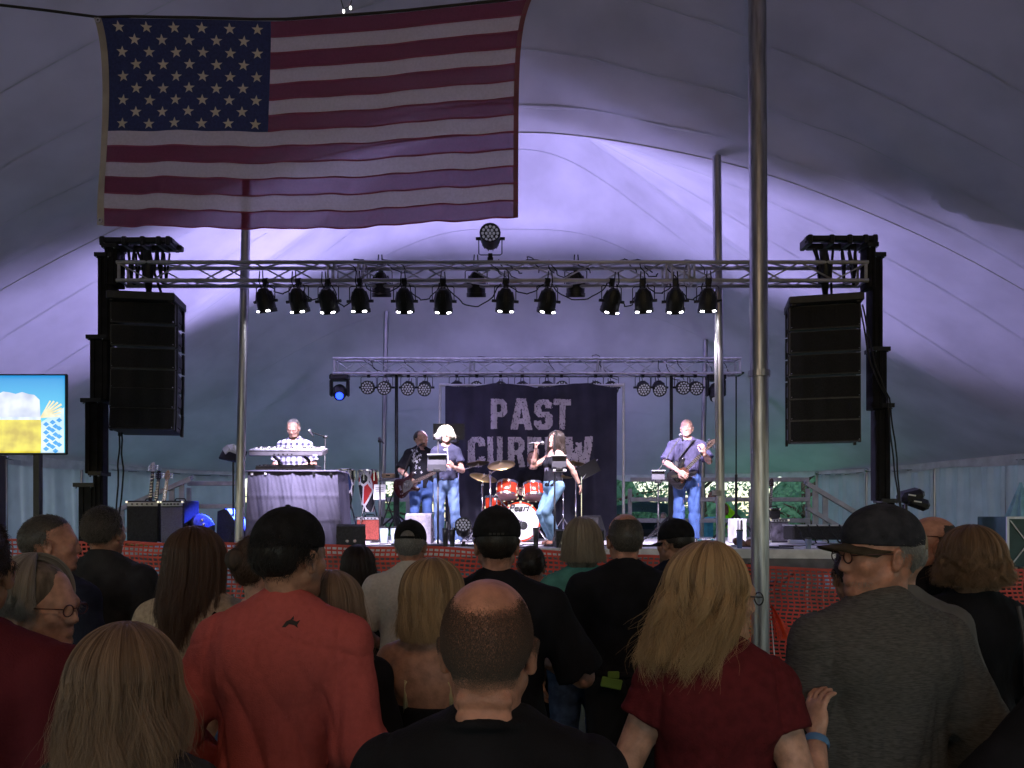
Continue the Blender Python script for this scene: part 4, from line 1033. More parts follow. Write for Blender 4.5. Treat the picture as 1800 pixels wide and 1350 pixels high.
def person(label, x, y, top, z0=0., face=0., group=None, tone='fair', fem=False, girth=1., sw=None, yaw=0, pitch=0, tilt=0,
           armR=None, armL=None, handR=None, handL=None, shirt=None, pants=None, lean=0., v=.012, hv=.0065, legs=None, jaw=1., smile=False,
           hs=1., shoes=None, slope=.026, hunch=0., bust=0., neckr=1., name='person', cat='person', pelvis=None, side=0.):
    sc = (top - z0) / 1.75; sw = sw or (.165 if fem else .192); g = girth
    body = bpy.data.objects.new(name, bpy.data.meshes.new(name)); COL.objects.link(body); body.location = (x, y, z0); body.rotation_euler = (0, 0, R(face)); tag(body, label, cat, group)
    la = math.tan(R(lean)); sa = math.tan(R(side))
    LP = lambda x_, y_, z_: v3(x_ + sa * max(0, z_ - .9), y_ + la * max(0, z_ - .9), z_)   # lean of the upper body
    NB = LP(0, -.012 - hunch * .3, 1.452); hs *= 1.07; H = LP(0, .004 + hunch, 1.752 - .124 * hs - hunch * .25); M = rotm(yaw, pitch, tilt)
    sh = [LP(-sw + .012, -.004, 1.402 - slope), LP(sw - .012, -.004, 1.402 - slope)]
    # defaults: arms hang
    def dflt(s): return LP(s * (sw + .055 * g), -.03, 1.10), LP(s * (sw + .050), .035, .86)
    aL = [np.array(p) for p in (armL or dflt(-1))]; aR = [np.array(p) for p in (armR or dflt(1))]
    ag = .5 + .5 * g
    def torso(F, e=0., k=.06, arms=None, legs_=True, hipw=1.):
        F.el(LP(0, .0, 1.27), ((.150 if fem else .163) * (g * .6 + .4) + e, .112 * g + e, .205 + e), None, k)
        F.el(LP(0, -.022, 1.33), ((sw - .022) + e, .088 * (g * .5 + .5) + e, .115 + e), None, k)
        for s in (0, 1):
            F.rc(LP(0, -.012, 1.412 - slope * .5), sh[s], .052 + e, .058 * ag + e, k)
            F.rc(NB + v3(0, 0, .03), sh[s] * .62 + NB * .38 + v3(0, 0, -.004), .040 + e, .044 + e, k)
        F.el(LP(0, .012 * g, 1.08), ((.128 if fem else .146) * g + e, .108 * g * (1 + .3 * (g - 1)) + e, .16 + e), None, k)
        F.el(v3(0, .0, .93), ((.165 if fem else .158) * (g * .7 + .3) * hipw + e, .118 * (g * .7 + .3) + e, .13 + e), None, k)
        if bust:
            for s in (-1, 1): F.el(LP(s * .075, .09, 1.26), (.062 + e, .055 + e * .6, .06 + e), None, .03)
        for s in (-1, 1): F.el(LP(s * .085, -.085 * (g * .6 + .4), 1.33), (.055 + e, .03 + e, .075 + e), None, .03)   # shoulder blades
    def legj(s):
        if legs: return [np.array(p, float) for p in legs[0 if s < 0 else 1]]
        return [v3(s * .092, 0, .90), v3(s * .105, .012, .49), v3(s * .115, -.018, .085)]
    def legprims(F, e=0., k=.03, flare=0.):
        for s in (-1, 1):
            h, kn, an = legj(s); F.rc(h, kn, .088 * (g * .6 + .4) + e, .056 + e, k); F.rc(kn, lerp(kn, an, .35), .054 + e, .052 + e + flare * .4, k); F.rc(lerp(kn, an, .3), an, .053 + e + flare * .3, .036 + e + flare, k)
    # ------- body
    lo, hi = np.minimum.reduce([v3(-.34, -.28, -.01), *[p - .08 for p in aL + aR], *[p - .12 for s in (-1, 1) for p in legj(s)]]), np.maximum.reduce([v3(.34, .28, 1.56), *[p + .08 for p in aL + aR], *[p + .12 for s in (-1, 1) for p in legj(s)]])
    lo[2] = -.01; parts = []
    F = Field(lo, hi, v); torso(F)
    F.rc(NB + v3(0, 0, -.03), H + M @ v3(0, -.022, -.05), .058 * neckr, .055 * neckr, .035)
    for s, a in ((0, aL), (1, aR)):
        F.rc(sh[s], a[0], .050 * ag, .040 * ag, .03); F.rc(a[0], lerp(a[0], a[1], .35), .040 * ag, .041 * ag, .02); F.rc(lerp(a[0], a[1], .3), a[1], .041 * ag, .026, .02)
    legprims(F)
    for s in (-1, 1):
        an = legj(s)[2]; F.rc(an, an + v3(0, .0, -.03), .036, .036, .02); F.rc(an + v3(0, -.01, -.05), an + v3(s * .012, .13, -.062), .030, .026, .02)
    F.cut(H + M @ v3(0, 0, -.118), v3(0, 0, 1)); parts.append(F.mesh())
    F = Field(H - .20, H + .20, hv); F.rc(NB + v3(0, 0, -.03), H + M @ v3(0, -.022, -.05), .058 * neckr, .055 * neckr, .0)
    if neckr > 1.02:
        for dz in (.055, .085): F.rc(H + M @ v3(-.035, -.070, -.03 - dz), H + M @ v3(.035, -.070, -.03 - dz), .017, .017, .009)
    head_prims(F, H, M, fem, jaw, smile, hs=hs); F.cut(H + M @ v3(0, 0, -.135), v3(0, 0, -1)); parts.append(F.mesh())
    for a, hd, s in ((aL, handL, -1), (aR, handR, 1)):
        d = a[1] - a[0]; d /= np.linalg.norm(d); hd = hd or {}
        dd = np.array(hd.get('d', d)); nn = np.array(hd.get('n', v3(-s, 0, 0) if abs(d[0]) < .8 else v3(0, 0, -1)))
        Fh = Field(a[1] - .24, a[1] + .24, .0065 if hd else .008)
        hand_prims(Fh, a[1], dd, nn, .95 if fem else 1.05, hd.get('curl', (.35, .45, .35)), hd.get('side', -s if abs(d[2]) > .5 else s), thumb_in=hd.get('thumb', .4), fc=hd.get('fc')); parts.append(Fh.mesh())
    me = np_mesh(name, parts, sc); body.data = me; me.materials.append(skin(tone))
    # ------- clothes
    res = dict(o=body, H=H, M=M, sc=sc, top=top, hs=hs, LP=LP, NB=NB, sh=sh, aL=aL, aR=aR)
    if shirt:
        e = shirt.get('e', .013); vv = shirt.get('v', v)
        F = Field(lo - .03, hi + .03, vv); torso(F, e, hipw=shirt.get('hipw', 1.)); sl = shirt.get('sleeve', .5); so = shirt.get('loose', .012)
        hem = shirt.get('hem', .86)
        if sl > 0:
            for s, a in ((0, aL), (1, aR)):
                if sl <= 1:
                    q = lerp(sh[s], a[0], sl); F.rc(sh[s], q, .052 * ag + e, .048 * ag + e + so, .035, flat=.004)
                else:
                    F.rc(sh[s], a[0], .052 * ag + e, .046 * ag + e + so * .6, .035); q = lerp(a[0], a[1], min(1., sl - 1)); F.rc(a[0], q, .046 * ag + e + so * .6, .034 + e, .025, flat=.006)
                    q2_ = lerp(a[0], a[1], min(1, sl - 1) * .5)
        if hem < .80: F.rc(v3(0, 0, .9), v3(0, 0, hem - .1), .14, .16 * shirt.get('hipw', 1.), .08)
        fold_noise(F, shirt.get('fold', .007), hash(label) % 1000 if False else sum(map(ord, label)) % 997, shirt.get('vert', .7))
        if shirt.get('seam') and sl > 0:
            X_, Y_, Z_ = F.grid()
            for s in (-1, 1):
                pl = s * (X_ - sa * (Z_ - .9)) - (sw - .012) - .10 * (1.40 - Z_) * (Z_ < 1.40); F.F += (.0045 * np.exp(-(pl / .0065) ** 2) * (Z_ > 1.24) * (np.abs(F.F) < .04)).astype(np.float32)
                pl2 = Z_ - 1.43 + .35 * (np.abs(X_) - .06) - .10 * Y_; F.F += (.002 * np.exp(-(pl2 / .005) ** 2) * (np.abs(X_) > .06) * (Y_ < .05) * (np.abs(F.F) < .04)).astype(np.float32)
        F.cut(v3(0, 0, hem), v3(0, 0, -1), .006)
        if sl == 0 and shirt.get('tank'):
            zt = shirt['tank']; F.cut(LP(0, 0, zt), v3(0, .0, 1), .01)
            for s in (-1, 1): F.rc(sh[0 if s < 0 else 1] + v3(s * .03, 0, -.02), sh[0 if s < 0 else 1] + v3(s * .02, 0, -.11), .062, .058, .01, '-')
            for s in (-1, 1):
                for t0, t1 in ((v3(s * .085, -.095, zt - .02), v3(s * .088, -.02, 1.452)), (v3(s * .088, -.02, 1.452), v3(s * .075, .10, zt - .02))):
                    F.rc(LP(*t0), LP(*t1), shirt.get('strap', .014), shirt.get('strap', .014), .008)
        nz = shirt.get('neck', 1.475)
        n0 = NB + v3(0, .012, .0)
        F.rc(n0 + v3(0, .03, -.03 - shirt.get('scoop', 0)), H + v3(0, .03, 0), .060 * neckr, .085, .012, '-')
        if shirt.get('collar'):
            ch = shirt['collar']
            for t in np.linspace(0, 6.28, 26)[:-1]:
                c, s_ = math.cos(t), math.sin(t); r0 = .070 * neckr
                if s_ > .93: continue
                F.rc(NB + v3(r0 * 1.12 * c, .008 + r0 * 1.08 * s_, .022 - .022 * s_), NB + v3(r0 * c, .006 + r0 * s_, .022 + ch - .03 * s_), .0125, .0095, .012)
        elif sl > 0:
            for t in np.linspace(0, 6.28, 30)[:-1]:
                c, s_ = math.cos(t), math.sin(t); r0 = .069 * neckr * shirt.get('neckw', 1.)
                F.rc(NB + v3(r0 * 1.1 * c, .012 + r0 * 1.12 * s_, .018 - (.03 + shirt.get('scoop', 0)) * s_), NB + v3(r0 * 1.1 * math.cos(t + .22), .012 + r0 * 1.12 * math.sin(t + .22), .018 - (.03 + shirt.get('scoop', 0)) * math.sin(t + .22)), .0095, .0095, .008)
        if shirt.get('open_sleeve'):
            pass
        res['shirt'] = link(shirt.get('name', 'shirt'), np_mesh('shirt', [F.mesh()], sc), shirt['m'], body)
    if pants:
        e = pants.get('e', .012); vv = pants.get('v', max(v, .014)); lo2 = lo.copy(); hi2 = hi.copy(); hi2[2] = 1.12
        F = Field(lo2 - .03, hi2 + .03, vv)
        F.el(v3(0, .0, .93), ((.165 if fem else .158) * (g * .7 + .3) + e, .118 * (g * .7 + .3) + e, .13 + e), None, .04); F.el(v3(0, .012 * g, 1.05), ((.128 if fem else .146) * g + e * .6, .108 * g + e * .6, .12), None, .05)
        legprims(F, e, flare=pants.get('flare', .012)); fold_noise(F, pants.get('fold', .007), 5 + sum(map(ord, label)) % 91, .9)
        F.cut(v3(0, 0, pants.get('top', .99)), v3(0, 0, 1), .004)
        if pants.get('cutz') is not None: F.cut(v3(0, 0, pants['cutz']), v3(0, 0, -1), .004)
        else: F.cut(v3(0, 0, .03), v3(0, 0, -1))
        res['pants'] = link(pants.get('name', 'trousers'), np_mesh('trousers', [F.mesh()], sc), pants['m'], body)
        if pants.get('belt'):
            b = MB(); zb = pants.get('top', .99) - .02
            b.tube([((.150 * g + .02) * math.cos(t) * sc, (.012 + (.118 * g + .016) * math.sin(t)) * sc, zb * sc) for t in np.linspace(0, 6.3, 30)], .017 * sc, 6); b.build('belt', pants['belt'], body, smooth=True)
    sm = shoes or mat('dark_shoe', (.02, .018, .016), .5)
    for s in (-1, 1):
        an = legj(s)[2]; F = Field(an - .2, an + .25, .010); F.rc(an + v3(0, -.025, -.045), an + v3(s * .014, .155, -.058), .046, .040, .0); F.rc(an + v3(0, -.02, -.05), an + v3(0, -.012, .02), .044, .046, .03)
        F.cut(v3(0, 0, an[2] - .084), v3(0, 0, -1), .004); F.cut(an + v3(0, 0, .028), v3(0, 0, 1), .004); link('shoe', np_mesh('shoe', [F.mesh()], sc), sm, body)
    return res
def decal(res, polys, name, m, center, dirv=(0, 1, 0), target='shirt', up=(0, 0, 1), off=.003):
    """flat marks pressed on to the cloth: polygons in metres round a centre given in body coordinates"""
    t = res[target]; bv = BVHTree.FromPolygons([v.co for v in t.data.vertices], [p.vertices[:] for p in t.data.polygons])
    d = Vector(dirv).normalized(); u = d.cross(Vector(up)).normalized(); w = u.cross(d).normalized(); c = Vector(center) * res['sc']; b = MB()
    for poly in polys:
        vs = []
        for px_, py_ in poly:
            o_ = c + u * px_ + w * py_ - d * .6; h = bv.ray_cast(o_, d)
            vs.append((h[0] if h[0] else c + u * px_ + w * py_) - d * off)
        b.add(vs, [tuple(range(len(vs)))])
    return b.build(name, m, t)
# ================================================================ CROWD (seen from behind)
def P_at(px, d): return ax(px, d), d
def ztop(py, d): return az(py, d)
DEN = cloth('blue_denim', (.06, .10, .20), .2, 20); DARKP = cloth('dark_trousers', (.015, .016, .02)); KHAKI = cloth('khaki_trousers', (.13, .11, .085))
BLKT = cloth('black_cotton', (.010, .010, .013), .2); 
CORAL = cloth('coral_cotton', (.44, .095, .085), .04, 60, .35, 260)
MAROON = cloth('maroon_cotton', (.105, .014, .018), .1, 40)
CREAM = cloth('cream_knit', (.42, .34, .25), .1, 60, .5, 140)
WPOLO = cloth('white_pique', (.55, .50, .44), .05, 60, .3, 200)
GREYH = cloth('heather_grey_knit', (.092, .092, .09), .3, 55, .5, 200, stretch=(1, 1, 7), col2=(.062, .062, .062))
NAVY = cloth('navy_cotton', (.014, .017, .032), .2); TEALC = cloth('teal_cotton', (.10, .32, .27), .1, 20)
CHAR = cloth('charcoal_cotton', (.035, .036, .04), .2); GREYS = cloth('grey_cotton', (.12, .12, .12), .1)
CAPB = cloth('black_cap_cloth', (.012, .012, .014), .2, 30); CAPN = cloth('dark_navy_cap', (.03, .032, .042), .2, 30); CAPBR = cloth('olive_brim', (.05, .042, .03), .2, 20); CAPBG = cloth('beige_cap', (.36, .28, .19), .1)
HB = hairmat('brown_hair', (.035, .018, .010), (.11, .06, .038)); HDK = hairmat('dark_brown_hair', (.012, .008, .006), (.035, .022, .016)); HBLK = hairmat('black_hair', (.006, .005, .005), (.016, .013, .012))
HBL = hairmat('blonde_hair', (.10, .058, .030), (.50, .34, .18)); HGB = hairmat('greying_blonde_hair', (.075, .046, .030), (.34, .235, .16)); HGY = hairmat('grey_hair', (.13, .125, .12), (.36, .35, .33)); HSL = hairmat('salt_pepper_hair', (.04, .035, .03), (.16, .14, .12)); HGO = hairmat('greying_brown_bob', (.12, .10, .075), (.34, .29, .22)); HAU = hairmat('auburn_curl_hair', (.07, .04, .022), (.30, .19, .11))
CORE = lambda n, c: mat(n, c, .7, 0, .3, 40, bump=.4, bscale=90, stretch=(1, 1, .1))
FRAMES = mat('dark_red_spectacle_frame', (.05, .012, .012), .3); FRB = mat('black_spectacle_frame', (.01, .01, .01), .3)
LOGO = mat('dark_emblem_print', (.02, .015, .015), .7)
def hx(r): return (r['o'], r['H'], r['M'], r['sc'])
# ================================================================ BAND BANNER
BD = 12.85
bn = thing('band_banner', 'dark cloth band backdrop with PAST CURFEW in big distressed pale letters', 'banner', on_stage(934, BD)); bo = bn.location.copy()
def ban(px, py, off=0.):
    p = at(px, py, BD); x = p.x
    p.y += .030 * math.sin(x * 11 + .6 * p.z) + .018 * math.sin(x * 23 + 1.3 + p.z) + .03 * math.sin(x * 4.1) - off; return p - bo
BANM = cloth('banner_cloth', (.030, .030, .046), .12, 3, .2, 120)
MB().sheet(lambda u, v: ban(lerp(782, 1085, u), lerp(947, 677 + 3 * math.sin(u * 14), v)), 130, 16).build('cloth', BANM, bn, smooth=True)
PIPE = mat('white_pipe', (.55, .55, .56), .35, .3, .06)
for px, lean in ((771, 3), (1096, 0)):
    a = at(px + lean, 674, BD + .06) - bo; b = at(px - lean, 950, BD + .06) - bo; b.z = 0
    MB().cyl(b, a, .026, None, 10).build('post', PIPE, bn, auto=40); q = MB(); q.cyl(a + Vector((-.02, 0, -.03)), a + Vector((.16 if px < 900 else -.16, 0, -.03)), .030, None, 10); q.build('corner_joint', PIPE, bn, auto=40)
    MB().box(b + Vector((0, 0, .01)), (.4, .4, .02)).build('foot', BLK, bn)
MB().cyl(at(774, 677, BD + .07) - bo, at(1096, 677, BD + .07) - bo, .02, None, 10).build('crossbar', PIPE, bn)
LETM = cloth('pale_letter_print', (.50, .45, .50), .1, 5)
GL = {  # block letters on a 10 x 16 cell grid: polygons (outer, holes)
 'P': ([[(0, 0), (0, 16), (7.4, 16), (9.6, 14), (9.8, 9), (7.6, 6.6), (3.8, 6.4), (3.7, 0)]], [[(3.7, 9), (3.7, 13.2), (5.6, 13.2), (6.2, 12.3), (6.1, 9.8), (5.4, 9)]]),
 'A': ([[(0, 0), (3.1, 16.6), (7.4, 16.4), (10.6, -.3), (7.0, -.2), (6.5, 3.0), (4.1, 3.0), (3.5, 0)]], [[(4.5, 6), (6.0, 6), (5.3, 11.5)]]),
 'S': ([[(.2, 2.6), (2.4, 0), (7.8, 0), (9.9, 2.4), (9.8, 7.2), (7.8, 9.4), (4.2, 9.6), (3.8, 12), (4.6, 13.3), (6, 13), (6.2, 11.3), (9.6, 11.4), (9.5, 14), (7.6, 16.1), (2.6, 16), (.4, 13.8), (.4, 9), (2.4, 6.8), (5.9, 6.5), (6.2, 4), (5.5, 2.8), (4.2, 3), (3.9, 5), (.2, 4.8)]], []),
 'T': ([[(-.3, 12.9), (-.3, 16), (10.2, 16), (10.2, 12.8), (6.9, 12.8), (6.6, -.2), (3.1, 0), (3.2, 12.8)]], []),
 'C': ([[(.1, 2.6), (2.4, 0), (7.5, 0), (9.8, 2.2), (9.8, 5.6), (6.3, 5.4), (6.0, 3.4), (5, 2.9), (4, 3.6), (3.9, 12.2), (4.6, 13.2), (5.8, 13), (6.2, 10.9), (9.8, 11), (9.6, 14), (7.6, 16), (2.4, 16), (.2, 13.6)]], []),
 'U': ([[(0, 16), (3.7, 16), (3.8, 3.8), (4.6, 2.9), (5.7, 3), (6.2, 4), (6.2, 16), (9.8, 16), (9.8, 2.4), (7.6, 0), (2.4, 0), (.1, 2.4)]], []),
 'R': ([[(0, 0), (0, 16), (7.3, 16), (9.6, 14), (9.7, 9.4), (8.3, 7.6), (10.2, 0), (6.6, 0), (5.1, 6.6), (3.8, 6.6), (3.7, 0)]], [[(3.7, 9), (3.7, 13.2), (5.6, 13.2), (6.2, 12.3), (6.1, 9.8), (5.4, 9)]]),
 'F': ([[(0, 0), (0, 16), (9.4, 16), (9.4, 12.8), (3.8, 12.8), (3.8, 9.8), (8, 9.8), (8, 6.6), (3.8, 6.6), (3.7, 0)]], []),
 'E': ([[(0, 0), (0, 16), (9.4, 16), (9.4, 12.8), (3.8, 12.8), (3.8, 9.8), (8, 9.8), (8, 6.6), (3.8, 6.6), (3.8, 3.2), (9.5, 3.2), (9.5, 0)]], []),
 'W': ([[(-.4, 16), (2.9, 16), (3.7, 6.6), (4.3, 13), (6.6, 13), (7.3, 6.4), (8, 16), (11.2, 16), (9.3, 0), (5.9, 0), (5.4, 5.4), (4.7, 0), (1.4, 0)]], [])}
def inside(poly, x, y):
    c = False; j = len(poly) - 1
    for i in range(len(poly)):
        (xi, yi), (xj, yj) = poly[i], poly[j]
        if (yi > y) != (yj > y) and x < (xj - xi) * (y - yi) / (yj - yi) + xi: c = not c
        j = i
    return c
from mathutils import noise as mn
def letter(ch, x0, x1, y0, y1, seed):
    outer, holes = GL[ch]; b = MB(); st = .25
    nx_, ny_ = int(12.5 / st), int(17.5 / st); V = {}
    def vid(i, j):
        if (i, j) not in V:
            gx, gy = -.8 + i * st, -.5 + j * st; V[(i, j)] = len(b.v); b.v.append(tuple(ban(lerp(x0, x1, gx / 10), lerp(y1, y0, gy / 16), .008)))
        return V[(i, j)]
    for i in range(nx_):
        for j in range(ny_):
            gx, gy = -.8 + (i + .5) * st, -.5 + (j + .5) * st
            wob = .28 * mn.noise(Vector((gx * 1.1, gy * 1.1, seed))), .28 * mn.noise(Vector((gx * 1.1, gy * 1.1, seed + 9)))
            X, Y = gx + wob[0], gy + wob[1]
            if not any(inside(p, X, Y) for p in outer) or any(inside(p, X, Y) for p in holes): continue
            cr = abs(mn.noise(Vector((gx * .55 + gy * .12, gy * .24, seed * 3.1)))); sp = mn.noise(Vector((gx * .9, gy * .5, seed + 40)))
            if cr < .030 and sp > -.1: continue
            if mn.noise(Vector((gx * 1.6, gy * .8, seed + 77))) > .50: continue
            b.f.append((vid(i, j), vid(i + 1, j), vid(i + 1, j + 1), vid(i, j + 1)))
    return b.build('letter', LETM, bn)
for k, (ch, a, b_) in enumerate((('P', 863, 892), ('A', 897, 934), ('S', 938, 972), ('T', 974, 1003))): letter(ch, a, b_, 702, 755, k * 1.7 + .3)
for k, (ch, a, b_) in enumerate((('C', 822, 854), ('U', 857, 884), ('R', 893, 923), ('F', 927, 953), ('E', 958, 985), ('W', 993, 1037))): letter(ch, a, b_, 768, 821, k * 2.3 + 11)

# ================================================================ STAGE GEAR
def mic_stand(label, px, d, head_px, head_py, hd, straight=True, tripod=False, mic=True, boom_from=None):
    o = thing('microphone_stand', label, 'microphone stand', on_stage(px, d)); b0 = o.location
    hp = at(head_px, head_py, hd) - b0
    elbow = (at(*boom_from, d) - b0) if boom_from else Vector((0, 0, hp.z - .03))
    q = MB(); q.cyl((0, 0, .03), (elbow.x, elbow.y, elbow.z), .011, None, 8); q.cyl((0, 0, .03), (elbow * .55), .015, None, 8); q.build('pole', BLK, o, smooth=True)
    if tripod:
        q = MB()
        for a in (.5, 2.6, 4.7): q.cyl((0, 0, .18), (.32 * math.cos(a), .32 * math.sin(a), .015), .012, None, 6)
        q.build('tripod_base', BLK, o)
    else: MB().lathe([(.001, .03), (.09, .028), (.15, .014), (.155, 0)], n=20).build('round_base', BLK, o, auto=30)
    if (hp - elbow).length > .08: MB().cyl(elbow, hp, .009, None, 8).build('boom_arm', BLK, o)
    MB().lathe([(.02, -.03), (.022, 0), (.02, .03)], elbow, (1, 0, 0), 10).build('joint', BLK, o)
    if mic:
        dr = Vector((-.35, .55, .35)).normalized() if hd < d + .05 else Vector((0, .8, .5)).normalized()
        MB().lathe([(.011, -.16), (.016, -.02), (.018, 0)], hp, dr, 12).build('microphone_body', BLKSAT, o, auto=40)
        MB().ell(hp + dr * .025, (.026, .026, .028), 12, 8).build('microphone_grille', mat('mic_mesh', (.2, .2, .21), .4, .6, .2, 200), o, smooth=True)
    return o
def tablet(parent, px, py, d, w=.26, h=.19, lit=True):
    b0 = parent.location; c = at(px, py, d) - b0
    MB().box(c, (w, .014, h), rot=(R(-12), 0, 0), bev=.006).build('music_tablet', mat('tablet_back', (.07, .07, .085), .4, .2, .1), parent)
    MB().box(c + Vector((0, -.012, h / 2 + .005)), (w, .05, .012)).build('tablet_clip', mat('white_clip', (.6, .6, .62), .4), parent)
    MB().box(c + Vector((0, .0, -h / 2 - .02)), (.1, .07, .05), bev=.01).build('tablet_bracket', BLK, parent)

# keyboard table with drape
KD = 10.15
t = thing('draped_table', 'table covered with a creased grey cloth at the front left of stage', 'table', on_stage(516, KD)); o_ = t.location
DRAPE = cloth('grey_table_drape', (.115, .11, .165), .08, 4, .3, 130)
x0, x1 = ax(437, KD) - o_.x, ax(594, KD) - o_.x; th = az(828, KD) - STZ
def drape(u, v):
    z = .02 + v * (th - .02); fl = (1 - v) * .03
    x = lerp(x0 - fl, x1 + fl * 2.5, u); y = -.03 - .05 * (1 - v) + .030 * (1 - v) ** .7 * math.sin(u * 23) + .014 * math.sin(u * 51 + v * 4) * (1 - v)
    for cx in (.24, .50, .77): y -= .012 * math.exp(-((u - cx) / .012) ** 2)
    for cz in (.33, .66): y -= .010 * math.exp(-((v - cz) / .018) ** 2)
    y += .006 * math.sin(u * 130 + v * 60) * math.sin(v * 40); return (x, y, z)
MB().sheet(drape, 100, 40).build('front_cloth', DRAPE, t, smooth=True)
def side_d(u, v): a = drape(1, v); return (a[0] + .02 * math.sin(u * 12) * (1 - v), lerp(a[1], .62, u), a[2])
def side_l(u, v): a = drape(0, v); return (a[0] - .02 * math.sin(u * 12) * (1 - v), lerp(a[1], .62, 1 - u), a[2])
MB().sheet(side_d, 24, 10).build('side_cloth', DRAPE, t, smooth=True); MB().sheet(side_l, 24, 10).build('side_cloth', DRAPE, t, smooth=True)
MB().box(((x0 + x1) / 2, .28, th - .004), (x1 - x0 + .04, .68, .03), bev=.01).build('table_top', DRAPE, t)
for sx in (x0 + .06, x1 - .06):
    for sy in (.05, .55): MB().cyl((sx, sy, 0), (sx, sy, th - .02), .018, None, 8).build('leg', STEEL, t)
for u in (.05, .2, .74, .93): p = drape(u, .97); MB().box((p[0], p[1] - .012, p[2]), (.035, .02, .06), bev=.005).build('cloth_clip', BLKSAT if u > .5 else WHITEP, t)
def keyboard(label, px0, px1, pytop, pybot, d, tiltd, col, ctr=True):
    c = at((px0 + px1) / 2, (pytop + pybot) / 2, d); L = (px1 - px0) / FPX * d
    o = thing('keyboard', label, 'keyboard', c, (R(tiltd), 0, 0))
    MB().box((0, 0, 0), (L, .30, .075), bev=.012).build('case', mat('keyboard_case', (.20, .19, .22), .45, .2, .1), o)
    MB().box((0, -.075, .045), (L * .985, .16, .012), bev=.004).build('control_panel', mat('silver_panel', col, .4, .3, .06), o)
    kb = MB()
    for k in range(18): kb.box((-L * .44 + L * .88 * k / 17, -.075 + .03 * ((k * 7) % 3 - 1), .055), (.022, .012, .008))
    kb.box((0, -.075, .054), (.12, .06, .006)); kb.build('buttons', BLKSAT, o)
    n = 36; st = L * .92 / n
    for k in range(n): MB().box((-L * .46 + st * (k + .5), .085, .045), (st * .93, .14, .016)).build('white_key', WHITEP, o)
    for k in range(n - 1):
        if k % 7 not in (2, 6): MB().box((-L * .46 + st * (k + 1), .062, .058), (st * .55, .09, .014)).build('black_key', BLKSAT, o)
    s_ = MB()
    for k in range(5): s_.box((-.15 + k * .06, -.165, -.01), (.02, .01, .02))
    s_.build('socket', BLK, o)
    b = MB(); b.box((L * .40, -.163, -.022), (.06, .004, .02)); b.build('maker_plate', WHITEP, o)
    return o
keyboard('silver stage keyboard tilted on upper tier in front of the plaid shirt player', 443, 572, 786, 803, 10.25, 13, (.34, .34, .38))
keyboard('second dark keyboard lying on the draped table top', 455, 560, 821, 828, 10.5, 4, (.08, .08, .09))
ks = thing('keyboard_stand', 'black second tier stand holding the silver keyboard above the table', 'stand', on_stage(508, 10.35))
for px in (488, 541):
    x = ax(px, 10.35) - ks.location.x; q = MB(); q.bar((x, .14, th + .01), (x, .05, th + .16), .03, .03); q.bar((x, .1, th + .16), (x, -.16, th + .20), .03, .03); q.bar((x, .14, 0), (x, .14, th), .035, .035); q.build('tier_arm', BLK, ks)
MB().bar((ax(488, 10.35) - ks.location.x, .14, .5), (ax(541, 10.35) - ks.location.x, .14, .5), .03, .03).build('cross_bar', BLK, ks)
mic_stand('boom microphone in front of the keyboard player', 568, 10.75, 545, 759, 10.5, boom_from=(572, 768))
# light/laptop cluster left of the pole
o = thing('music_stand', 'small stand with white papers at far left of the draped table', 'music stand', on_stage(410, 10.6))
q = MB(); q.cyl((0, 0, 0), (0, 0, 1.2), .014, None, 8); 
for a in (.5, 2.6, 4.7): q.cyl((0, 0, .2), (.25 * math.cos(a), .25 * math.sin(a), .01), .01, None, 6)
q.build('pole', BLK, o); MB().box((0, 0, 1.28), (.34, .04, .22), rot=(R(-35), R(12), 0), bev=.008).build('desk', BLK, o)
for k in range(4): MB().box((-.08 + .06 * k, -.04, 1.36 + .02 * (k % 2)), (.10, .012, .13), rot=(R(-35), R(30 * k - 40), 0)).build('paper', WHITEP, o)

# amps, wedges
def amp(label, px0, px1, pytop, d, depth, face='front', col=TOLEX, grille=GRILLE, yaw=0, z0=0., name='guitar_amplifier'):
    w = (px1 - px0) / FPX * d; base = on_stage((px0 + px1) / 2, d, z0); h = az(pytop, d) - STZ - z0
    o = thing(name, label, 'amplifier', base, (0, 0, R(yaw)))
    MB().box((0, depth / 2, h / 2), (w, depth, h), bev=.015).build('cabinet', col, o)
    MB().box((0, -.006, h * .45), (w * .92, .012, h * .80), bev=.005).build('grille_cloth', grille, o)
    q = MB(); q.box((0, -.004, h * .92), (w * .92, .02, h * .09)); q.build('control_strip', ALUD, o)
    for s in (-1, 1):
        q = MB()
        for z in (.02, h - .02): q.box((s * (w / 2 - .012), -.002, z), (.035, .03, .035), bev=.005)
        q.build('corner_guard', CHROME, o)
    for k in range(5): MB().cyl((-w * .3 + w * .15 * k, -.014, h * .92), (-w * .3 + w * .15 * k, -.032, h * .92), .012, None, 8).build('knob', BLKSAT, o)
    q = MB(); q.tube([(-.09, depth / 2, h + .003), (-.07, depth / 2, h + .03), (.07, depth / 2, h + .03), (.09, depth / 2, h + .003)], .01, 6); q.build('handle', BLKSAT, o)
    return o
GRL = mat('silver_grille_cloth', (.20, .19, .23), .8, 0, .15, 120, bump=.3, bscale=200)
amp('black guitar amplifier with silver grille below the guitar rack', 279, 326, 880, 10.35, .34, yaw=-14, grille=GRL)
amp('wide dark equipment case left of the silver grille amplifier', 222, 280, 880, 10.6, .5, yaw=0, grille=TOLEX, name='equipment_case')
REDG = mat('red_grille_cloth', (.30, .05, .035), .8, 0, .25, 60, bump=.3, bscale=140)
amp('low amplifier with red grille under the congas', 626, 668, 908, 12.2, .3, grille=REDG)
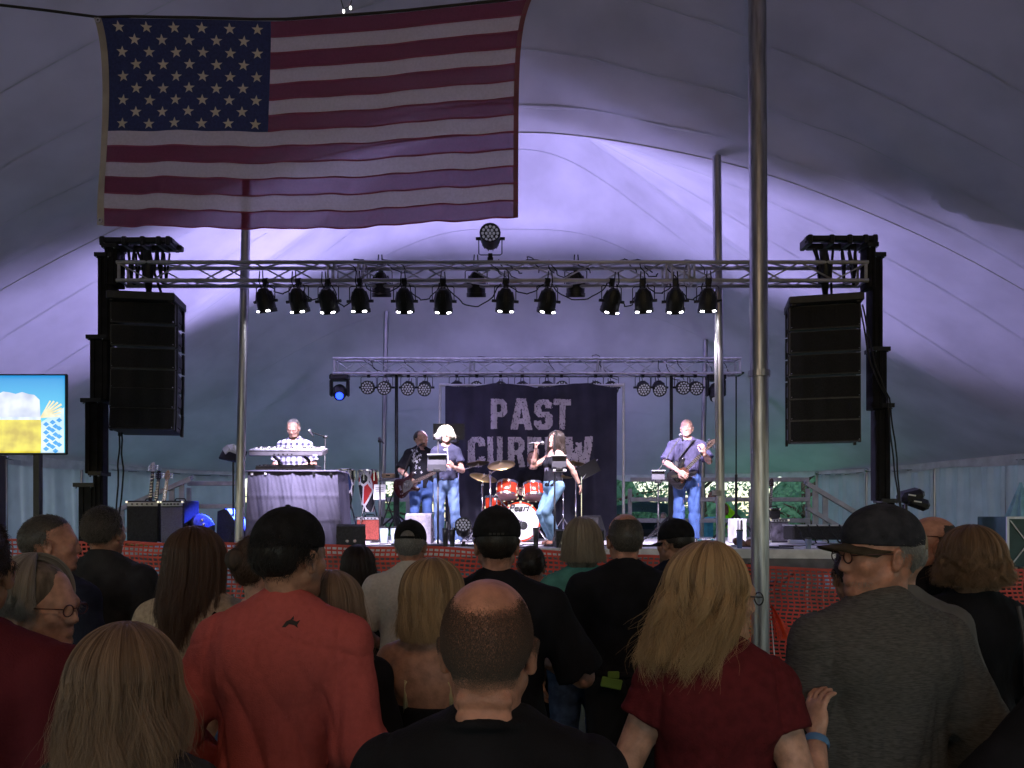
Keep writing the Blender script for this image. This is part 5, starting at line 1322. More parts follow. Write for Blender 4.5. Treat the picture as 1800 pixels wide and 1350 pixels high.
def wedge(label, px0, px1, pytop, d, yaw=0, col=TOLEX, gr=GRILLE, back=True, depth=.42):
    w = (px1 - px0) / FPX * d; base = on_stage((px0 + px1) / 2, d); h = az(pytop, d) - STZ
    o = thing('floor_monitor', label, 'monitor speaker', base, (0, 0, R(yaw)))
    prof = [(0, 0), (depth, 0), (depth, h * .35), (depth * .35, h), (.02, h * .92)]
    b = MB(); b.prism([(y, z) for y, z in prof], (-w / 2, 0, 0), (0, 1, 0), (0, 0, 1), w); b.build('cabinet', col, o)
    n = Vector((0, depth * .65, -h * .65)); mid = Vector((0, depth * .675, h * .675)); nn = Vector((0, h * .65, depth * .65)).normalized()
    M = Matrix.Rotation(math.atan2(-h * .65, depth * .65), 3, 'X'); MB().box(mid + nn * .006, (w * .9, n.length * .92, .012), M).build('grille', gr, o)
    for s in (-1, 1): MB().box((s * (w / 2 + .003), depth * .4, h * .45), (.01, .14, .05), bev=.004).build('side_handle', BLK, o)
    for k in (0, 1): MB().cyl((-.05 + .1 * k, .001, h * .25), (-.05 + .1 * k, -.012, h * .25), .02, None, 10).build('socket', CHROME, o)
    return o
LAV = mat('grey_carpet_cover', (.28, .26, .31), .9, 0, .1, 30)
wedge('black floor monitor at right end of the draped table', 592, 642, 922, 9.85, 12, depth=.5)
wedge('grey backed floor monitor in front of the bassist', 712, 757, 902, 10.9, 0, col=LAV)
wedge('black floor monitor at stage edge left of the teal shirt woman', 978, 1012, 931, 9.45, 4)
wedge('black floor monitor partly behind the grey bob of the teal shirt woman', 1036, 1062, 931, 9.5, -4)
wedge('small slanted floor monitor standing behind the drum kit right side', 1018, 1052, 906, 12.1, -25)
wedge('floor monitor glowing blue by the left slim pole', 374, 408, 894, 10.75, -105, gr=mat('grey_perforated_grille', (.25, .25, .28), .5, .3, .2, 90))
wl_ = thing('floor_wash_light', 'tilted floor light with clear blue lit face beside the left monitor', 'stage light', on_stage(354, 10.5))
cc = Vector((0, 0, .26)); ad = Vector((.75, -.5, .45)).normalized()
q = MB(); q.lathe([(.001, -.12), (.12, -.11), (.17, -.02), (.18, .05), (.165, .06), (.001, .05)], cc, ad, 18); q.build('housing', BLK, wl_, auto=40)
MB().lathe([(.001, .075), (.10, .072), (.155, .062)], cc, ad, 18).build('lens', mat('clear_lens', (.12, .15, .25), .12, 0, .2, 20), wl_, smooth=True)
q = MB(); u_, v_, _ = basis(ad); q.tube([cc + u_ * .2, cc + u_ * .2 - Vector((0, 0, .2)), cc - u_ * .2 - Vector((0, 0, .2)), cc - u_ * .2], .014, 6); q.build('floor_yoke', BLK, wl_)
for k in range(3): MB().box(cc + ad * .055 + v_ * (.07 - .07 * k), (.05, .05, .05), bev=.01).build('reflector', CHROME, wl_)

# guitars
GB = [(-.22, 0), (-.21, .09), (-.14, .155), (-.05, .13), (0, .115), (.07, .13), (.15, .165), (.19, .13), (.14, .085), (.09, .05), (.09, -.05), (.12, -.08), (.17, -.12), (.13, -.155), (.06, -.125), (0, -.11), (-.06, -.135), (-.15, -.16), (-.21, -.1)]
def guitar(label, pb, ph, nrm, bodym, guardm, neckm=ROSEW, bass=False, strap_pts=None, name='electric_guitar', pegs=CHROME, headm=None):
    pb = Vector(pb); ph = Vector(ph); u = (ph - pb); L = u.length; u.normalize(); n = Vector(nrm); n = (n - u * n.dot(u)).normalized(); v = n.cross(u)
    o = thing(name, label, 'bass guitar' if bass else 'guitar', pb)
    sm = []
    m = len(GB)
    for i in range(m):
        for t in (0, .25, .5, .75):
            p0, p1, p2, p3 = (Vector(GB[(i + k - 1) % m]) for k in range(4))
            sm.append(tuple(.5 * ((2 * p1) + (p2 - p0) * t + (2 * p0 - 5 * p1 + 4 * p2 - p3) * t * t + (3 * p1 - p0 - 3 * p2 + p3) * t ** 3)))
    b = MB(); nv = len(sm)
    for k, (s_, h) in enumerate(((.93, -.022), (1, -.014), (1, .014), (.93, .022))): b.v += [tuple(u * (x * s_) + v * (y * s_) + n * h) for x, y in sm]
    for k in range(3): b.f += [(k * nv + i, k * nv + (i + 1) % nv, (k + 1) * nv + (i + 1) % nv, (k + 1) * nv + i) for i in range(nv)]
    b.f += [tuple(reversed(range(nv))), tuple(range(3 * nv, 4 * nv))]; b.build('body', bodym, o, auto=60)
    if guardm:
        g_ = MB(); gp = [(-.10, -.10), (.02, -.085), (.10, -.045), (.09, .05), (.02, .08), (-.04, .05), (-.08, -.02)]
        g_.add([u * x + v * y + n * .0245 for x, y in gp], [tuple(range(len(gp)))]); g_.build('pickguard', guardm, o)
    for x in ((-.03, .05) if not bass else (-.02, .03)): MB().box(u * x + n * .027, (.02, .075, .01), Matrix((u, v, n)).transposed()).build('pickup', BLKSAT if guardm is None else CHROME, o)
    MB().box(u * -.11 + n * .028, (.03, .08, .014), Matrix((u, v, n)).transposed()).build('bridge', CHROME, o)
    for k in range(2): MB().cyl(u * (-.14 + .03 * k) + v * (-.09 - .01 * k) + n * .022, u * (-.14 + .03 * k) + v * (-.09 - .01 * k) + n * .036, .012, None, 10).build('knob', CHROME, o)
    hs_ = L - .14; nk = MB()
    a = u * .07; e = u * hs_
    vs = [a + v * .028 + n * .016, a - v * .028 + n * .016, a - v * .026 - n * .012, a + v * .026 - n * .012, e + v * .021 + n * .014, e - v * .021 + n * .014, e - v * .019 - n * .008, e + v * .019 - n * .008]
    nk.add(vs, [(0, 1, 2, 3), (7, 6, 5, 4), (0, 4, 5, 1), (1, 5, 6, 2), (2, 6, 7, 3), (3, 7, 4, 0)]); neck = nk.build('neck', neckm, o)
    fr = MB()
    for k in range(14): p = lerp(a, e, 1 - .94 ** (k * 1.5 + .1)) ; p = e + (a - e) * (1 - 2 ** (-(k + 1) / 12)) * 1.6; fr.bar(p - v * .022 + n * .0165, p + v * .022 + n * .0165, .003, .004)
    fr.build('frets', CHROME, neck)
    hd = MB(); hp = [(0, .022), (.03, .042), (.10, .045), (.145, .02), (.15, -.01), (.10, -.03), (.03, -.035), (0, -.021)]
    hd.prism(hp, e - n * .008, u, v, .016); hd.build('headstock', headm or neckm, o)
    for k in range(4 if bass else 6):
        x = .03 + (.022 if not bass else .03) * (k if bass else k % 3 * 1.4); s = 1 if (bass or k < 3) else -1
        q = MB(); q.cyl(e + u * x + v * s * .035, e + u * x + v * s * .062, .006, None, 6); q.ell(e + u * x + v * s * .066, (.012, .012, .012), 8, 5); q.cyl(e + u * x + v * s * .022 + n * .008, e + u * x + v * s * .022 + n * .022, .007, None, 6); q.build('tuning_peg', pegs, o)
    st = MB()
    for k in range(4 if bass else 6): y = (k - (1.5 if bass else 2.5)) * .008; st.tube([u * -.11 + v * y + n * .034, e + v * y * .8 + n * .019], .0009, 3)
    st.build('strings', CHROME, o)
    if strap_pts: 
        q = MB(); P_ = [Vector(p) - pb for p in strap_pts]
        for i in range(len(P_) - 1): q.bar(P_[i], P_[i + 1], .05, .008)
        q.build('strap', BLK, o)
    return o
# rack with three guitars
gr = thing('guitar_stand', 'guitar rack behind the silver grille amplifier', 'stand', on_stage(281, 11.1))
q = MB(); q.bar((-.35, 0, .05), (.35, 0, .05), .04, .04); q.bar((-.35, .25, .6), (.35, .25, .6), .03, .03); q.bar((-.33, 0, .05), (-.33, .25, .6), .03, .03); q.bar((.33, 0, .05), (.33, .25, .6), .03, .03); q.build('frame', BLK, gr)
for k, (px, hx_, hy, lb, c_) in enumerate(((262, 270, 814, 'guitar with white edged hooked headstock at left of the rack', (.02, .02, .02)), (272, 280, 828, 'guitar with dark headstock in the middle of the rack', (.12, .02, .02)), (284, 296, 828, 'guitar with pale wooden headstock at right of the rack', (.25, .14, .06)))):
    guitar(lb, at(px, 912, 11.05), at(hx_, hy, 11.3), (0, -1, .15), mat(f'guitar_body_{"abc"[k]}', c_, .25), None, neckm=ROSEW if k < 2 else WOODM, headm=[WHITEP, BLKSAT, WOODM][k])
q = thing('extension_cord', 'coiled yellow cable on the stage edge by the silver grille amplifier', 'cable', on_stage(270, 9.98))
MB().tube([(.32 * math.cos(t * 1.9) * (.6 + .05 * t), .09 * math.sin(t * 1.9), .012 + .008 * (t % 2)) for t in np.linspace(0, 14, 70)], .010, 5).build('cord_coil', mat('yellow_cord', (.55, .30, .06), .6), q, smooth=True)
q = thing('extension_cord', 'dark red cable heap at the left end of the stage edge', 'cable', on_stage(238, 10.02))
MB().tube([(.22 * math.cos(t * 1.7) * (.6 + .05 * t), .08 * math.sin(t * 1.7), .014 + .012 * (t % 3)) for t in np.linspace(0, 14, 60)], .012, 5).build('cord_coil', mat('dark_red_cord', (.12, .02, .02), .6), q, smooth=True)

# congas
def conga(px, d, pytop, pybot, label, seed):
    m = bpy.data.materials.new('painted_conga_shell'); m.use_nodes = True; n = m.node_tree.nodes; l = m.node_tree.links; b = n['Principled BSDF']; b.inputs['Roughness'].default_value = .25
    tc = n.new('ShaderNodeTexCoord'); mp = n.new('ShaderNodeMapping'); mp.inputs['Location'].default_value = (seed, seed * 2, 0); mp.inputs['Scale'].default_value = (1.0, 1.0, .55); l.new(tc.outputs['Object'], mp.inputs[0])
    vo = n.new('ShaderNodeTexVoronoi'); vo.feature = 'DISTANCE_TO_EDGE'; vo.inputs['Scale'].default_value = 6.5; l.new(mp.outputs[0], vo.inputs['Vector'])
    vc = n.new('ShaderNodeTexVoronoi'); vc.inputs['Scale'].default_value = 6.5; l.new(mp.outputs[0], vc.inputs['Vector'])
    r1 = n.new('ShaderNodeValToRGB'); r1.color_ramp.interpolation = 'CONSTANT'; es = r1.color_ramp.elements; es[0].color = (.015, .015, .02, 1); es[1].position = .45; es[1].color = (.35, .03, .03, 1); e3 = es.new(.62); e3.color = (.02, .03, .09, 1); e4 = es.new(.82); e4.color = (.015, .015, .02, 1)
    sx = n.new('ShaderNodeSeparateColor'); l.new(vc.outputs['Color'], sx.inputs[0]); l.new(sx.outputs[0], r1.inputs[0])
    gt = n.new('ShaderNodeMath'); gt.operation = 'LESS_THAN'; gt.inputs[1].default_value = .075; l.new(vo.outputs['Distance'], gt.inputs[0])
    mx = n.new('ShaderNodeMix'); mx.data_type = 'RGBA'; l.new(gt.outputs[0], mx.inputs[0]); l.new(r1.outputs[0], mx.inputs[6]); mx.inputs[7].default_value = (.55, .55, .58, 1); l.new(mx.outputs[2], b.inputs['Base Color'])
    o = thing('conga_drum', label, 'drum', on_stage(px, d), group='pair of painted congas'); z0 = az(pybot, d) - STZ; h = (pybot - pytop) / FPX * d; r = .145
    MB().lathe([(r * .62, 0), (r * .72, h * .12), (r * .98, h * .45), (r * 1.12, h * .68), (r * 1.0, h * .95), (r, h)], (0, 0, z0), n=28).build('shell', m, o, smooth=True)
    MB().lathe([(r * 1.08, h * .96), (r * 1.13, h * .97), (r * 1.13, h * 1.0), (r * 1.06, h * 1.01)], (0, 0, z0), n=28).build('rim', CHROME, o)
    MB().lathe([(.001, h * 1.0), (r * 1.05, h * .995)], (0, 0, z0), n=24).build('drum_head', mat('drum_skin', (.6, .58, .55), .5), o)
    q = MB()
    for k in range(6): a = k * 1.047 + .3; q.bar((r * 1.12 * math.cos(a), r * 1.12 * math.sin(a), z0 + h * .98), (r * 1.15 * math.cos(a), r * 1.15 * math.sin(a), z0 + h * .74), .018, .012)
    q.build('tuning_lug', CHROME, o)
    q = MB()
    for k in range(3): a = k * 2.09; q.cyl((r * .7 * math.cos(a), r * .7 * math.sin(a), z0 + h * .15), (r * 1.7 * math.cos(a), r * 1.7 * math.sin(a), .01), .012, None, 6)
    q.build('stand_leg', CHROME, o); return o
conga(606, 12.2, 825, 898, 'left painted conga drum with red and black panels beside the draped table', 1.3)
conga(647, 12.3, 826, 900, 'right painted conga drum with dark looping panels', 4.1)
# percussion table with wooden block and sheet of paper
o = thing('percussion_table', 'small dark percussion table with a wooden box on top behind bassist', 'table', on_stage(683, 12.6)); h = az(843, 12.6) - STZ
MB().box((0, 0, h), (.42, .3, .035), bev=.006).build('table_top', mat('grey_trap_table', (.2, .2, .22), .6), o)
for s in (-1, 1): MB().cyl((s * .16, 0, h), (-s * .2, 0, .02), .014, None, 6).build('cross_leg', BLK, o)
o = thing('wooden_box', 'pale wooden percussion box on the small table', 'box', on_stage(683, 12.6, h + .018)); MB().box((0, 0, .045), (.22, .12, .08), bev=.01).build('box_shell', WOODM, o); MB().box((0, -.062, .05), (.07, .004, .02)).build('slot', BLK, o)
o = thing('music_stand', 'stand holding a white printed sheet left of bassist', 'music stand', on_stage(668, 11.9)); h = az(865, 11.9) - STZ
MB().cyl((0, 0, 0), (0, 0, h), .01, None, 6).build('pole', BLK, o); MB().box((0, -.03, h), (.19, .008, .25), rot=(R(-14), 0, 0)).build('paper_sheet', WHITEP, o)
q = MB()
for k in range(6): q.box((-.0, -.042 + .002 * k, h + .07 - .03 * k), (.13, .003, .008), rot=(R(-14), 0, 0))
q.build('printed_lines', mat('grey_print', (.25, .25, .27), .8), o)
MB().lathe([(.001, .02), (.13, .015), (.14, 0)], n=16).build('round_base', BLK, o)
mic_stand('thin microphone stand with clip ring by the far pole', 668, 11.4, 668, 772, 11.4)
for px, lb in ((676, 'clear tub with green drinks at the feet of the left performers'), (695, 'second clear tub with green drinks nearer the bassist')):
    o = thing('plastic_tub', lb, 'tub', on_stage(px - 1, 11.3)); MB().lathe([(.055, 0), (.07, .24), (.062, .24), (.05, .01)], n=16).build('tub_wall', mat('clear_tub', (.30, .36, .42), .2), o, smooth=True); MB().lathe([(.001, .11), (.058, .108), (.052, .004)], n=16).build('contents', mat('lime_contents', (.30, .42, .06), .4), o); MB().lathe([(.001, .25), (.074, .245), (.074, .23)], n=16).build('lid', BLKSAT, o)

# drum kit
RED = mat('red_lacquer', (.42, .035, .012), .18, .1, .12, 5); HEADW = mat('white_drum_head', (.66, .66, .64), .4, 0, .04, 4); HOOP = mat('dark_red_hoop', (.10, .012, .01), .25); CLRH = mat('smoky_drum_head', (.26, .17, .18), .35)
def drum(label, c, r, depth, axis, front, shell=RED, lugs=8, name='drum', hoop=CHROME, base=None):
    o = thing(name, label, 'drum', c); a = Vector(axis).normalized(); u, v, _ = basis(a)
    q = MB(); q.lathe([(r * .96, 0.0), (r, .01), (r, depth - .01), (r * .96, depth)], (0, 0, 0), a, 32); q.build('shell', shell, o, auto=40)
    for t, nm_ in ((-.004, 'front_hoop'), (depth - .026, 'rear_hoop')): MB().lathe([(r * .97, 0), (r * 1.055, 0), (r * 1.055, .034), (r * .97, .034)], a * t, a, 32).build(nm_, hoop, o, auto=40)
    MB().lathe([(.001, .002), (r * .97, .004)], (0, 0, 0), a, 32).build('front_head', front, o); MB().lathe([(.001, depth + .004), (r * .97, depth + .002)], (0, 0, 0), a, 32).build('rear_head', HEADW, o)
    for k in range(lugs):
        t = 6.2832 * (k + .5) / lugs; p = (u * math.cos(t) + v * math.sin(t)) * r * 1.04; q = MB(); q.cyl(p + a * .0, p + a * depth, .006, None, 5); q.box(p + a * depth * .5, (.028, .028, .05), bev=.006); q.box(p + a * .01, (.03, .03, .03)); q.build('lug', CHROME, o)
    return o
bd = drum('bass drum with white front head lettered Pearl and a small port hole', at(915, 917, 11.55), .295, .42, (.04, 1, 0), HEADW, lugs=10, name='bass_drum', hoop=RED)
tx = bpy.data.curves.new('maker_lettering', 'FONT'); tx.body = 'Pearl'; tx.size = .155; tx.shear = .35; tx.align_x = 'CENTER'; tx.extrude = .001; tx.offset = .003
to = bpy.data.objects.new('maker_lettering', tx); COL.objects.link(to); to.parent = bd; to.location = (-.035, -.008, .165); to.rotation_euler = (R(90), 0, 0); bpy.context.view_layer.update()
tm = bpy.data.meshes.new_from_object(to.evaluated_get(bpy.context.evaluated_depsgraph_get())); tm.materials.clear(); bpy.data.objects.remove(to); to = link('maker_lettering', tm, BLKSAT, bd); to.location = (-.035, -.008, .165); to.rotation_euler = (R(90), 0, 0)
MB().lathe([(.001, 0), (.055, .001), (.066, .003)], (.045, -.010, -.06), (0, 1, 0), 20).build('port_hole', BLKSAT, bd)
for s in (-1, 1): MB().cyl((s * .26, .06, -.1), (s * .42, -.06, STZ - bd.location.z + .01), .01, None, 6).build('spur', CHROME, bd)
drum('left red rack tom above the bass drum', at(891, 874, 11.55), .165, .23, (.06, .42, 1), CLRH, name='rack_tom')
drum('right red rack tom above the bass drum', at(938, 875, 11.55), .160, .22, (-.06, .42, 1), CLRH, name='rack_tom')
ft = drum('red floor tom at the left of bass drum', at(873, 912, 11.9), .19, .36, (0, .05, 1), CLRH, name='floor_tom')
for k in range(3): a = k * 2.1 + .4; MB().cyl((.2 * math.cos(a), .2 * math.sin(a), .2), (.22 * math.cos(a), .22 * math.sin(a), STZ - ft.location.z), .01, None, 6).build('leg', CHROME, ft)
drum('snare drum behind the right rack tom', at(958, 872, 12.0), .17, .14, (0, .1, 1), CLRH, CHROME, name='snare_drum')
GOLD = mat('cymbal_bronze', (.50, .36, .15), .28, .9, .15, 3, bump=.1, bscale=60, stretch=(1, 1, 1))
def cymbal(label, px, py, d, r, axis, footpx, boom=True):
    c = at(px, py, d); b0 = on_stage(footpx, d + .1); o = thing('cymbal_stand', label, 'cymbal', b0); a = Vector(axis).normalized(); cl_ = c - b0
    MB().lathe([(.008, .034), (.03, .03), (.048, .012), (r * .6, .002), (r, -.016), (r, -.018), (r * .6, 0), (.045, .008)], cl_, a, 36).build('cymbal_disc', GOLD, o, smooth=True)
    q = MB(); top = Vector((0, 0, max(.6, cl_.z - .12))); q.cyl((0, 0, .12), top, .012, None, 8); q.cyl((0, 0, .12), top * .6, .016, None, 8)
    if (cl_ - top).length > .1: back = (top - cl_).normalized(); q.cyl(cl_ - a * .04, top + back * .18, .009, None, 8)
    q.cyl(cl_ - a * .06, cl_ + a * .06, .006, None, 6); q.build('stand_pole', CHROME, o, smooth=True)
    MB().lathe([(.02, -.02), (.02, .02)], top, (1, 0, 0), 10).build('tilter', CHROME, o)
    q = MB()
    for k in range(3): t = k * 2.1 + .5; q.cyl((0, 0, .38), (.28 * math.cos(t), .28 * math.sin(t), .01), .009, None, 6); q.cyl((0, 0, .15), (.16 * math.cos(t), .16 * math.sin(t), .17), .006, None, 5)
    q.build('stand_leg', CHROME, o); return o
cymbal('large ride cymbal tilted above the left rack tom', 881, 816, 11.4, .215, (-.12, -.45, 1), 862)
cymbal('crash cymbal lower at left of drum kit', 850, 838, 11.7, .22, (.25, -.35, 1), 848)
cymbal('thin splash cymbal edge seen left of drum kit', 840, 813, 11.9, .19, (-.1, .12, 1), 806)
cymbal('golden cymbal at right of drum kit by tilted black stand', 1008, 813, 12.2, .2, (.1, .1, 1), 1012)
cymbal('hi-hat cymbal pair low at the right of the drum kit', 988, 838, 12.3, .17, (0, .05, 1), 990)
o = thing('music_stand', 'black music stand tilted at the right of drum kit', 'music stand', on_stage(1022, 11.9)); h = az(838, 11.9) - STZ
MB().cyl((0, 0, 0), (0, 0, h), .011, None, 6).build('pole', CHROME, o); MB().box((.12, 0, h + .12), (.34, .03, .22), rot=(R(8), R(-28), 0), bev=.008).build('desk', RUBBER, o); MB().cyl((0, 0, h - .05), (.26, 0, h + .28), .009, None, 6).build('arm', ALU, o)
q = MB()
for a in (.5, 2.6, 4.7): q.cyl((0, 0, .2), (.28 * math.cos(a), .28 * math.sin(a), .01), .009, None, 6)
q.build('leg', CHROME, o)
q = mic_stand('short boom microphone aimed at the bass drum', 880, 11.25, 915, 918, 11.35, tripod=True, boom_from=(872, 872))
dt = thing('drum_throne', 'round black drum stool behind the kit', 'stool', on_stage(940, 12.75)); MB().lathe([(.001, .50), (.15, .50), (.16, .46), (.15, .42), (.001, .42)], n=20).build('seat', BLKSAT, dt, smooth=True); MB().cyl((0, 0, .1), (0, 0, .42), .02, None, 8).build('post', CHROME, dt)
for k in range(3): MB().cyl((0, 0, .25), (.22 * math.cos(k * 2.1), .22 * math.sin(k * 2.1), .01), .011, None, 6).build('leg', CHROME, dt)

# vocal mics
m1 = mic_stand('straight microphone stand with tablet in front of the white haired singer', 770, 10.1, 774, 770, 10.25); tablet(m1, 768, 812, 10.05)
MB().box(at(768, 822, 10.03) - m1.location, (.26, .02, .10), bev=.005).build('lower_shelf', mat('tablet_back', (.07, .07, .085)), m1)
m2 = mic_stand('straight microphone stand with tablet in front of long haired singer', 975, 9.95, 976, 800, 9.98, mic=False); tablet(m2, 983, 812, 9.9, .20, .16)
MB().box(at(984, 827, 9.9) - m2.location, (.18, .03, .035), bev=.005).build('lower_shelf', WHITEP, m2)
q = MB(); q.tube([(.03 * math.cos(t), .0, m2.location.z * 0 + (az(762, 9.98) - STZ) + .03 * math.sin(t)) for t in np.linspace(-1, 4.2, 12)], .007, 5); q.cyl((0, 0, az(800, 9.98) - STZ), (0, 0, az(764, 9.98) - STZ), .009, None, 6); q.build('empty_clip', BLK, m2)
m3 = mic_stand('boom microphone stand with small tablet beside the bald guitarist', 1157, 10.6, 1197, 766, 10.72, tripod=True, boom_from=(1157, 828)); tablet(m3, 1157, 836, 10.55, .19, .13)
# small stuff on deck
for px, d, hh, c, lb in ((783, 9.9, .24, (.015, .015, .018), 'black tumbler left of the two on stage edge by the white haired singer'), (795, 9.85, .22, (.02, .02, .024), 'black tumbler right of the two on stage edge by the white haired singer'), (942, 9.7, .25, (.02, .02, .024), 'black tumbler on the stage edge below the bass drum'), (1300, 9.35, .23, (.10, .14, .32), 'blue tinted bottle by the slim pole on the right'), (1421, 9.2, .13, (.2, .25, .35), 'pale blue cup on the right stage edge near the cap brim')):
    o = thing('drink_cup', lb, 'cup', on_stage(px, d)); MB().lathe([(.030, 0), (.042, hh), (.038, hh), (.027, .01)], n=16).build('cup_wall', mat('cup_%d' % px, c, .3), o, smooth=True); MB().lathe([(.001, hh + .008), (.043, hh + .004), (.043, hh - .01)], n=16).build('lid', BLKSAT, o)
    if px < 900: MB().cyl((.01, 0, hh), (.02, 0, hh + .09), .005, None, 6).build('straw', WHITEP, o)
fp = par_can('black round floor light on the stage edge by the white haired singer', on_stage(815, 9.9, 0), 150, up=True, leds=True, sc=1.0)
for i, (px, py, d, n, lb) in enumerate(((720, 952, 10.0, 9, 'black cables lying on deck before the bassist'), (860, 952, 9.9, 8, 'cables trailing on deck around the kit'), (1090, 955, 9.8, 8, 'cables lying by the right monitor'), (1330, 958, 9.5, 10, 'white and black cables along the right stage edge'))):
    o = thing('stage_cable', lb, 'cable', on_stage(px, d)); rg = random.Random(i)
    for k in range(n):
        p = Vector((rg.uniform(-.5, .5), rg.uniform(-.2, .5), .01)); pts = [p]; a = rg.uniform(0, 6)
        for j in range(14): a += rg.uniform(-.6, .6); p = p + Vector((math.cos(a) * .08, math.sin(a) * .05, 0)); pts.append(p)
        MB().tube(pts, .007, 5).build('cable_run', RUBBER if (i < 3 or k % 2) else WHITEP, o, smooth=True)
o = thing('pedal_board', 'pedal board with silver effect pedals at the feet of bald guitarist', 'pedal board', on_stage(1236, 9.95))
MB().box((0, .1, .03), (.42, .3, .05), bev=.01).build('board', BLK, o)
for k in range(6): MB().box((-.16 + .064 * k, .06 + .08 * (k % 2), .075), (.05, .08, .04), bev=.006).build('pedal', [ALU, WHITEP, mat('teal_pedal', (.1, .3, .35), .4)][k % 3], o); MB().cyl((-.16 + .064 * k, .04 + .08 * (k % 2), .095), (-.16 + .064 * k, .04 + .08 * (k % 2), .105), .012, None, 8).build('footswitch', CHROME, o)
# right hand back-line
amp('big road case amplifier with scuffed purple grey front right of the slim pole', 1352, 1388, 912, 11.4, .5, grille=mat('scuffed_grille', (.13, .12, .16), .8, 0, .4, 9), yaw=8, name='road_case')
amp('black amplifier head on top of the scuffed road case', 1352, 1372, 893, 11.5, .28, z0=.345, name='amplifier_head')
o = thing('drawer_case', 'white panelled equipment case right beside the slim pole', 'case', on_stage(1303, 11.0)); h = az(912, 11) - STZ
MB().box((0, .2, h / 2), (.17, .4, h), bev=.01).build('case_shell', WHITEP, o)
for k in range(3): MB().box((-.05 + .05 * k, -.006, h / 2), (.03, .012, h * .9)).build('panel', [mat('grey_case_panel', (.2, .2, .22), .5), BLK, WHITEP][k], o)
guitar('guitar resting on a stand by the big pole', at(1352, 908, 11.9), at(1357, 842, 12.1), (0, -1, .1), mat('amber_guitar', (.3, .14, .04), .25), None)
o = thing('cloth_shoes', 'brown cloth heap on deck between the poles', 'cloth', on_stage(1300, 9.9)); q = MB(); q.ell((0, 0, .05), (.11, .07, .06), 12, 8, rot=(.2, .4, .3)); q.ell((.14, .02, .045), (.09, .06, .05), 12, 8, rot=(.1, -.3, .8)); q.build('cloth_fold', mat('brown_leather', (.18, .09, .05), .6, 0, .3, 9), o, smooth=True)
o = thing('keyboard_case', 'long black gear table at the right end of stage', 'case', on_stage(1448, 10.8)); MB().box((0, .2, .16), (.9, .4, .20), bev=.02).build('case_shell', TOLEX, o); MB().box((0, .2, .27), (.92, .42, .02)).build('lid_edge', ALUD, o); 
for k in range(5): MB().tube(wander((-.4 + .15 * k, -.02, .28), (-.3 + .17 * k, -.1, .02), .03, 8, k), .012, 5).build('cable_run', RUBBER, o, smooth=True)
# big floodlight on a stand behind the right tower, flight case, umbrella
o = thing('flood_light', 'black twin floodlight on a stand beside the right lift tower', 'light', (ax(1592, 9.3), 9.3, 0)); hz = az(880, 9.3)
MB().cyl((0, 0, 0), (0, 0, hz), .022, None, 8).build('stand_pole', BLK, o)
for dx, dz, rz in ((.06, .03, -.25), (.13, -.05, .35)): 
    h_ = MB(); h_.box((dx, 0, hz + dz + .03), (.30, .22, .15), rot=(.2, rz, 0), bev=.05); hb_ = h_.build('lamp_head', BLK, o); q = MB(); q.box((dx - .04, -.115, hz + dz + .035), (.09, .012, .018), rot=(0, .15, 0)); q.build('label_strip', WHITEP, hb_)
for a in (.4, 2.5, 4.4): MB().cyl((0, 0, .5), (.45 * math.cos(a), .4 * math.sin(a), .02), .016, None, 6).build('leg', BLK, o)
for k in range(3): MB().tube(wander((-.1 + .05 * k, 0, hz - .05), (.12 - .1 * k, .05, .9), .1, 10, k, .03), .008, 5).build('cable_run', RUBBER, o, smooth=True)
o = thing('flight_case', 'dark green flight case with silver edges and white cross at far right', 'case', (ax(1792, 9.2), 9.2, 0)); h = az(908, 9.2)
MB().box((.1, .3, h / 2), (.5, .6, h), bev=.01).build('case_shell', mat('green_case_laminate', (.02, .06, .055), .5), o)
for x in (-.15, .35):
    MB().box((x, -.004, h / 2), (.03, .02, h)).build('edge_strip', ALU, o)
for z in (h - .015, .3): MB().box((.1, -.006, z), (.5, .02, .03)).build('edge_strip', ALU, o)
for a, b in (((-.12, h - .05), (.32, h - .62)), ((-.12, h - .62), (.32, h - .05))): MB().bar((a[0], -.008, a[1]), (b[0], -.008, b[1]), .012, .012).build('brace_wire', WHITEP, o)
o = thing('patio_umbrella', 'closed pale teal parasol standing behind the flight case', 'umbrella', (ax(1794, 11.5), 11.5, 0)); zt, zb = az(848, 11.5), az(912, 11.5)
def umb(u, v): a = u * 6.2832; r = .015 + .17 * (1 - v) ** 1.1 * (1 + .25 * math.sin(a * 8)); return (r * math.cos(a), r * math.sin(a), lerp(zb, zt, v))
MB().sheet(umb, 64, 10).build('folded_canopy', mat('pale_teal_cloth', (.30, .55, .58), .7, trans=.2), o, smooth=True); MB().cyl((0, 0, 0), (0, 0, zb + .1), .02, None, 8).build('pole', WHITEP, o)
# pallet / timber stack at the far right
o = thing('timber_stack', 'short pale timbers stacked by the flight case at right edge', 'timber', (ax(1795, 8.9), 8.9, 0)); 
for k in range(6): MB().box((-.06 + .05 * (k % 2), 0, 1.12 + .05 * (k // 2) - .1), (.24, .08, .045), rot=(0, 0, .2 * (k % 3 - 1))).build('timber', WOODM, o)
MB().box((0, .05, .5), (.3, .3, 1.0)).build('trestle', BLK, o)

